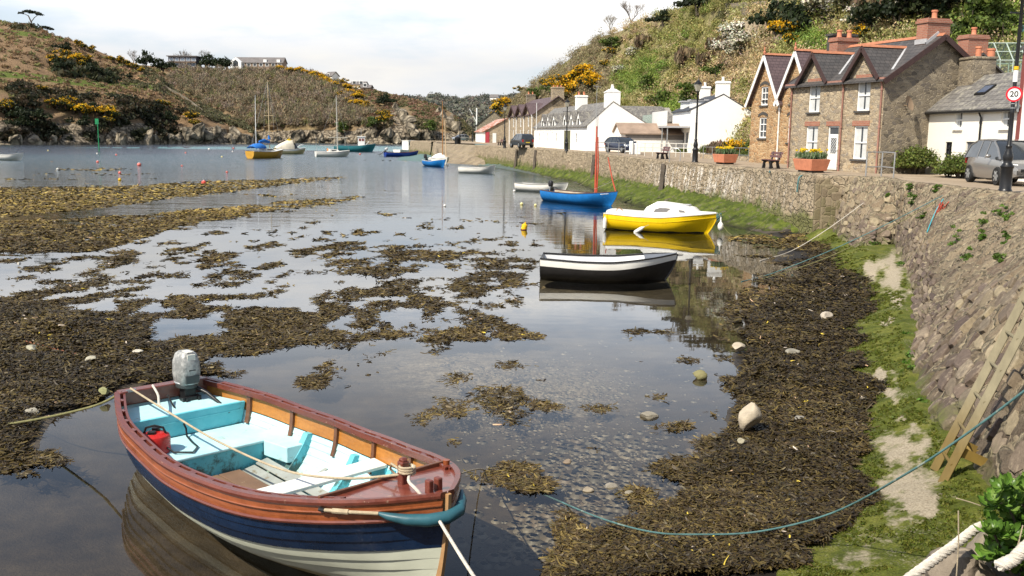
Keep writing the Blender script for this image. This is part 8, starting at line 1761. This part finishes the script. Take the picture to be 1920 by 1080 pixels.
def rosettes(C, nl, ln, wd, seed):
    g = np.random.default_rng(seed); V, F, Cc = [], [], []
    for c in C:
        ax = Vector((g.normal()*.5-.35,g.normal()*.4-.5,.9+g.random()*.4)).normalized(); u = ax.orthogonal().normalized(); w = ax.cross(u); tone = .7+.6*g.random()
        for k_ in range(nl):
            a = 2*PI*k_/nl+g.random()*.9; el = .25+.7*g.random(); d = (u*math.cos(a)+w*math.sin(a))*math.cos(el)+ax*math.sin(el); sd = ax.cross(d).normalized(); L_ = ln*(.6+.6*g.random()); Wd = wd*(.7+.5*g.random()); nn = d.cross(sd)
            o = len(V); base = Vector(c)
            for t, ww, dr in ((0,.12,0),(.35,.8,.06),(.7,.95,.05),(1.0,.08,-.12)):
                q = base+d*L_*t+nn*L_*dr*-1; V += [q-sd*Wd*ww*.5, q+d*L_*.0+nn*-.006, q+sd*Wd*ww*.5]
            col = np.array(((.11,.22,.03),(.085,.17,.025),(.15,.27,.045),(.19,.30,.06))[g.integers(4)])*tone
            Cc += [col]*12
            for i in range(3):
                for j in range(2): F.append((o+i*3+j,o+i*3+j+1,o+i*3+j+4,o+i*3+j+3))
    return np.array([tuple(v) for v in V]), np.array(F), np.clip(np.array(Cc),0,.9)
V, F, Cc = rosettes(pc, 9, .085, .047, 4); np_obj('leaves', V, F, leaf_mat('glossy_leaf', .35, .25), lp_, {'col': Cc}, True)
b = MB()
for i in range(14): c_ = pc[i*9]; b.tube([c_+Vector((.25,.2,-.35)), c_+Vector((.08,.05,-.12)), c_], .008, 5)
b.build('stems', MT['bark'], lp_)
thick_rope('thick_rope', 'thick white twisted rope lying over the small rock at the bottom edge', [dep(1690,1095,5.6),dep(1735,1062,5.7),dep(1790,1022,5.85),dep(1828,992,5.95),dep(1845,985,6.0)], .031, 'rope_white', 6.5); thick_rope('thick_rope', 'thick white twisted rope end in the bottom right corner under the plant', [dep(1872,1062,5.0),dep(1900,1050,5.0),dep(1925,1024,5.0),dep(1950,1010,5.0)], .034, 'rope_white', 4)
for i, (x0,y0,x1,y1) in enumerate(((1797,958,1793,1085),(1918,985,1893,1068),(1793,934,1838,948))):
    rope('dry_stalk', ('dry upright stalk in front of the thick white rope','dry stalk crossing the corner rope','dry twig poking out left of the leafy plant')[i], [dep(x1,y1,5.2 if i < 2 else 5.9), dep((x0+x1)/2+2,(y0+y1)/2,5.2 if i < 2 else 5.9), dep(x0,y0,5.2 if i < 2 else 5.9)], .004, 'rope_tan', 6, 4, 'plant')
# wall plants
for i, (px_, py_, r, vert) in enumerate([(1707,349,.20,1),(1711,372,.28,1.2),(1665,367,.14,1),(1730,404,.22,1),(1790,452,.24,2.2),(1839,420,.26,2.2),(1875,402,.2,1.3),(1888,408,.2,1.2),(1843,446,.18,1),(1887,446,.18,1.2),(1813,482,.2,1.5),(1873,488,.18,1.3),(1758,352,.22,.8),(1610,470,.3,.6),(1700,640,.22,1),(1712,700,.24,1.2),(1735,770,.22,1),(1640,458,.25,.7),(1690,500,.3,.9)]):
    w = on_wall(px_,py_); r *= .72; n = 12; C = np.array([tuple(w)]*n)+g.normal(size=(n,3))*[r*.4,r*.4,r*.5*vert]+[-.05,-.04,0]
    o = thing('wall_plant', ['small green tuft near the top of the wall below the road','bushy green tuft with brown stems left of the teal rope','tiny green tuft on the sunlit wall corner','round green tuft under the teal rope','long hanging green plant above the ladder, left one','long hanging green plant, middle of the near wall','small green plant high on the wall under the lamp post','green plant high on the wall right of the lamp post','tiny green plant in the middle of the wall','tiny green plant at the right edge of the wall','small ferny plant low on the wall','small ferny plant at the right edge below the others','flat green patch on the wall edge by the rope end','moss tuft at the foot of the sunlit corner','green tuft at the wall foot halfway along','green tuft at the wall foot above the ladder','green tuft at the wall foot beside the ladder','moss tuft under the corner stones','moss tuft where the wall bends'][i], 'plant', (0,0,0))
    cloud_obj('foliage', [leaf_cloud(C, np.full(n,r*.5), 40, .036, pick([(.09,.17,.02),(.13,.21,.035),(.07,.12,.02)], n, g), 1.5, .1, .35, 30+i, 1, .3)], MT['leaf'], o)
# ================================================================ seaweed and pebbles
def fronds(P, L, Wd, az, pitch, col, seed, segs=3):
    g = np.random.default_rng(seed); N = len(P); d = np.stack([np.cos(az)*np.cos(pitch), np.sin(az)*np.cos(pitch), np.sin(pitch)],-1); sdir = np.stack([-np.sin(az), np.cos(az), g.normal(size=N)*.5],-1); sdir /= np.linalg.norm(sdir,axis=1)[:,None]
    bend = g.normal(size=N)*.7; V = []
    for i in range(segs+1):
        t = i/segs; off = d*(L*t)[:,None]+sdir*(bend*L*t*t*.5)[:,None]; off[:,2] -= L*t*t*np.maximum(np.sin(pitch),0)*.75
        w = Wd*(.7 if i == 0 else (1.15 if i < segs else .75)); V += [P+off-sdir*(w*.5)[:,None], P+off+sdir*(w*.5)[:,None]]
    V = np.stack(V,1); k = V.shape[1]; o = np.arange(N)[:,None]*k; F = np.concatenate([np.stack([o[:,0]+2*i,o[:,0]+2*i+1,o[:,0]+2*i+3,o[:,0]+2*i+2],-1) for i in range(segs)])
    tip = np.linspace(.75,1.3,segs+1).repeat(2); C = np.clip(col[:,None]*tip[None,:,None],.002,.9)
    return V.reshape(-1,3), F, C.reshape(-1,3)
RIGHT = [(1600,452),(1616,475),(1650,508),(1690,530),(1690,560),(1700,580),(1680,617),(1680,640),(1680,675),(1690,726),(1700,765),(1700,812),(1690,884),(1690,950),(1640,1000),(1590,1080),(1560,1120),(1040,1120),(1060,1060),(1085,1020),(1110,985),(1190,965),(1260,935),(1290,880),(1330,850),(1345,800),(1365,760),(1370,700),(1390,660),(1370,625),(1405,585),(1440,555),(1480,520),(1500,480),(1470,455),(1440,440),(1400,425),(1480,440)]
LEFT = [(-60,565),(60,560),(180,580),(280,598),(300,630),(400,690),(340,740),(230,738),(160,770),(90,805),(40,870),(-60,880)]
SOFT = [ # cx, cy, rx, ry, density
 (330,570,160,24,.8),(500,600,170,26,.82),(430,640,150,22,.8),(600,575,90,20,.7),(680,585,70,14,.6),(720,590,100,18,.55),(560,520,120,14,.55),(430,490,160,14,.55),(560,465,120,10,.55),(820,480,120,26,.85),(900,498,110,22,.9),(760,500,90,16,.75),(960,500,60,12,.7),(840,430,90,10,.5),(700,440,90,10,.45),(830,455,90,10,.5),(640,500,80,12,.55),(240,530,120,12,.5),(90,527,50,6,.85),(60,550,120,6,.7),(700,625,70,10,.5),(780,648,40,6,.6),(570,718,60,14,.7),(640,680,60,8,.4),(470,556,70,10,.5),(910,575,60,10,.4),(1190,630,40,12,.75),(1240,620,40,10,.75),(1205,680,26,8,.7),(1290,675,50,14,.7),(950,700,40,7,.5),(870,712,40,8,.4),(760,795,30,6,.3),(860,830,40,14,.5),(845,765,30,10,.4),(930,895,60,18,.85),(1000,912,60,14,.75),(960,880,50,14,.7),(1010,950,30,12,.4),(1110,700,36,10,.2),(1250,760,50,14,.6),(1230,745,40,8,.5),(1160,845,60,14,.5),(1200,880,70,14,.5),(1270,800,60,20,.6),(1290,770,50,16,.7),(1150,940,40,16,.6),(1120,1000,60,30,.8),(1080,1050,60,30,.8),(1060,960,40,10,.45),(60,860,110,26,.65),(30,885,90,16,.6),(200,785,40,10,.6),(230,775,50,10,.5),(20,830,60,12,.6),(834,384,24,2.5,.9),(1000,420,30,2,.5),(1060,400,20,2,.4),(1130,595,60,6,.3),(870,600,60,8,.35),(700,660,40,6,.3),(920,665,30,6,.35),(1300,640,40,20,.5),(1280,600,40,12,.35),(1340,560,40,14,.45),(530,755,50,10,.35),(760,745,30,5,.3),(985,850,40,8,.25),(1180,955,30,14,.4)]
FARW = [(-200,352),(130,350),(300,344),(420,338),(560,334),(640,331),(650,335),(560,344),(430,362),(300,376),(180,392),(60,404),(-200,418)]
FAR2 = [(-200,420),(80,408),(200,404),(330,394),(420,384),(560,374),(700,362),(640,384),(520,398),(430,410),(330,430),(250,455),(170,476),(-200,482)]
FSTR = [(180,318,95,3,.75),(150,327,130,2.5,.55),(60,336,110,2.5,.65),(300,326,60,1.8,.3),(175,345,24,3,.6),(355,324,22,1.5,.4),(250,309,40,1.5,.3),(340,341,18,2,.6),(70,285,130,1.5,.4),(740,301,60,1.6,.6),(560,367,110,3,.5),(640,361,40,1.8,.5),(540,396,60,4,.6),(620,395,40,3,.5),(480,380,90,5,.45)]
g = np.random.default_rng(99)
def dens(px, py):
    d = sst(-30,52,poly_sdf(px,py,RIGHT))*1.0
    d = np.maximum(d, sst(-110,-10,poly_sdf(px,py,RIGHT))*.50)
    d = np.maximum(d, sst(-55,55,poly_sdf(px,py,LEFT))*.80)
    d = np.maximum(d, sst(-4,5,poly_sdf(px,py,FARW))*.86); d = np.maximum(d, sst(-6,7,poly_sdf(px,py,FAR2))*.60)
    for cx, cy, rx, ry, s in SOFT+FSTR: d = np.maximum(d, s*.76*np.exp(-(((px-cx)/(rx*1.2))**2+((py-cy)/(ry*1.3))**2)**1.1))
    band = (np.exp(-((py-520)/100)**2)*.33+.10)*(1-sst(960,1060,px))+.30*np.exp(-(((px-880)/330)**2+((py-690)/140)**2))
    return np.maximum(d, np.clip(band,0,1))
parts = []; total = 0
def ray_y(px, py):
    ix=(px-960)/CF; iy=(py-540)/CF; b=-ix*sR+iy*cR; return -CH*(cP-b*sP)/(-sP-b*cP)
def ray_x(px, py):
    ix=(px-960)/CF; iy=(py-540)/CF; b=-ix*sR+iy*cR; return (ix*cR+iy*sR)/(cP-b*sP)
def sample(x0, x1, y0, y1, n, seed, lscale=1.0, gold=0.0):
    g = np.random.default_rng(seed); px = x0+(x1-x0)*g.random(n); py = y0+(y1-y0)*g.random(n)
    d = dens(px, py); k = np.maximum(1e-6, py-(252+(px-960)*RHO)); Y = CH*CF/k
    ix = (px-960)/CF; X = ix*Y*1.0
    nz = .40*fbm(X*.75+3, Y*.40, 4, 71)+.60*fbm(X*2.1, Y*1.15+7, 4, 75)
    kp = g.random(n) < sst(-.045, .14, nz-((1.02-d*1.02)*.74+.10))
    Y0 = ray_y(px, py); X0 = Y0*ray_x(px, py); kp &= X0 < np.interp(Y0,_m[:,1],_m[:,0])+.05+(fbm(X0*2.2,Y0*2.2,4,33)-.5)*.9
    kp &= ~((px > 225)&(px < 850)&(poly_sdf(px,py,[(232,745),(380,705),(620,745),(800,815),(868,905),(868,1085),(690,1085),(520,1050),(340,950),(275,880)]) > -6))
    px, py = px[kp], py[kp]; v = np.array([ray(a,b) for a, b in zip(px,py)]); 
    t = -CH/v[:,2]; X, Y = v[:,0]*t, v[:,1]*t; n = len(X)
    gz = np.maximum(shore_h(X,Y), 0)
    lb = sst(-10,40,poly_sdf(px,py,LEFT)); rb = sst(-8,30,poly_sdf(px,py,RIGHT)); bank = np.maximum(lb,rb)
    mound = (fbm(X*1.1,Y*1.1,3,41)-.35)*.16*bank+lb*.12*np.exp(-(((px-130)/60)**2+((py-625)/24)**2))*1.6+lb*.03
    z = gz+np.maximum(mound,0)+.006+g.random(n)*(.012+.05*bank)
    # slide along the ray so that the raised frond keeps its place on the ground plan
    P = np.stack([X,Y,z],-1)
    L = (.055+.0030*Y)*lscale*(.5+1.0*g.random(n)); Wd = (.0085+.00085*Y)*(.6+.8*g.random(n))
    az = g.random(n)*6.283; pitch = g.random(n)*(.06+.75*bank)-.03
    pal = np.array([(.030,.020,.008),(.045,.031,.0105),(.019,.013,.006),(.066,.047,.014),(.040,.031,.010),(.094,.069,.021)]); c = pal[g.choice(6,n,p=[.24,.24,.2,.14,.1,.08])]
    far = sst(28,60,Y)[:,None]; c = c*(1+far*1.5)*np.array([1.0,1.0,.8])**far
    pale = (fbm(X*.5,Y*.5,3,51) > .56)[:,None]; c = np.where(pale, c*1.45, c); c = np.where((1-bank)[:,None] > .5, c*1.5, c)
    lit = g.random(n) < .0035; c[lit] = np.array([(.55,.36,.22),(.60,.45,.06),(.5,.42,.34)])[g.integers(0,3,lit.sum())]
    return fronds(P, L, Wd, az, pitch, c, seed+1)
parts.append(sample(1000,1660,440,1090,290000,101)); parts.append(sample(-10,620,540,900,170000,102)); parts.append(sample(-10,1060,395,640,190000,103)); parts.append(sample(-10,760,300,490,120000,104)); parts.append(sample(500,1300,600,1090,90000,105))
V, F, C = cat_cloud(parts); print('weed quads', len(F))
k = NT('bladder_wrack'); c = k.attr('col'); WEED = k.bsdf(c, .5, None, 0, .28)
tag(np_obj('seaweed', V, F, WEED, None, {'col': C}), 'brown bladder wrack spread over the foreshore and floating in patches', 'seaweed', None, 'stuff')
# pebbles on the bed
def pebbles(n, seed):
    g = np.random.default_rng(seed); px = 860+520*g.random(n); py = 640+420*g.random(n)
    d = np.maximum.reduce([np.exp(-(((px-985)/180)**2+((py-745)/66)**2)**1.4), np.exp(-(((px-1120)/170)**2+((py-900)/100)**2)**1.4)*.5, np.exp(-(((px-1010)/60)**2+((py-1010)/50)**2)**1.2)*.6,.05+0*px])
    kp = g.random(n) < d; px, py = px[kp], py[kp]; v = np.array([ray(a,b) for a, b in zip(px,py)]); t = (-.26-CH)/v[:,2]; X, Y = v[:,0]*t, v[:,1]*t; n = len(X)
    Z = bed_h(X, Y); s = (.018+.045*g.random(n)**3)*(1+.6*(py > 830)); nu, nv = 7, 4; ang = np.arange(nu)*2*PI/nu
    rx = s*(.8+.6*g.random(n)); ry = s*(.6+.5*g.random(n)); rz = s*.45; rot = g.random(n)*6.28; V = []
    for th in (.25,.55,.8): 
        rr = math.sin(th*PI/1.6); zz = math.cos(th*PI/1.6)
        a = ang[None]+0*X[:,None]; x = rx[:,None]*rr*np.cos(a); y = ry[:,None]*rr*np.sin(a); V.append(np.stack([X[:,None]+x*np.cos(rot)[:,None]-y*np.sin(rot)[:,None], Y[:,None]+x*np.sin(rot)[:,None]+y*np.cos(rot)[:,None], (Z+rz*zz+.004)[:,None]+0*x],-1))
    V = np.stack(V,1); N = n; base = (np.arange(N)*3*nu)[:,None]; F = []
    for i in range(2):
        for j in range(nu): F.append(np.stack([base[:,0]+i*nu+j, base[:,0]+i*nu+(j+1)%nu, base[:,0]+(i+1)*nu+(j+1)%nu, base[:,0]+(i+1)*nu+j],-1))
    for j in range(1,nu-2,2): F.append(np.stack([base[:,0],base[:,0]+j,base[:,0]+j+1,base[:,0]+min(j+2,nu-1)],-1))
    c = np.array([(.13,.11,.08),(.16,.14,.105),(.10,.088,.066),(.15,.12,.085),(.13,.12,.095),(.20,.18,.14)])[g.integers(0,6,n)]*(.7+.5*g.random((n,1)))
    return V.reshape(-1,3), np.concatenate(F), c.repeat(3*nu,0)
V, F, C = pebbles(16000, 5); k = NT('wet_pebbles'); tag(np_obj('pebbles', V, F, k.bsdf(k.attr('col'), .5), None, {'col': C}, True), 'flat shingle pebbles on the shallow bed', 'pebbles', None, 'stuff')

# tufts of moss and grit on the bank
g = np.random.default_rng(55); n = 5500; Y = 8.4+30*g.random(n)**2.2; f = g.random(n); x0 = np.interp(Y,_m[:,1],_m[:,0]); x1 = np.interp(Y,_bb[:,1],_bb[:,0]); X = x0+(x1-x0)*f
Z = shore_h(X,Y)+.04+(fbm(X*1.3,Y*1.3,4,21)-.5)*.10; px, py = projn(X,Y,Z); qx = px+(fbm(px*.035,py*.035,4,91)-.5)*95; qy = py+(fbm(px*.035+40,py*.05,4,92)-.5)*70; sd_ = np.zeros(n)
for cx, cy, rx, ry, s_ in [(1715,925,62,52,1),(1695,845,50,38,.9),(1652,712,34,24,1),(1690,800,40,16,.7),(1668,505,40,34,.9),(1600,1050,70,24,.5)]: sd_ = np.maximum(sd_, s_*np.exp(-(((qx-cx)/rx)**2+((qy-cy)/ry)**2)))
kp = (sd_ < .35)&(fbm(X*2.5,Y*2.5,3,6) > .42); C = np.stack([X,Y,Z],-1)[kp]; m = len(C)
cc = pick([(.10,.125,.016),(.14,.165,.02),(.18,.195,.03),(.12,.14,.018)], m, g)
tag(cloud_obj('moss_tufts', [leaf_cloud(C, .02+.05*g.random(m), 12, .010+.0007*C[:,1], cc*.8, 1.8, .2, .15, 3, .3, .3)], MT['leaf']), 'low tufts of moss and algae on the bank at the foot of the wall', 'moss', None, 'stuff')
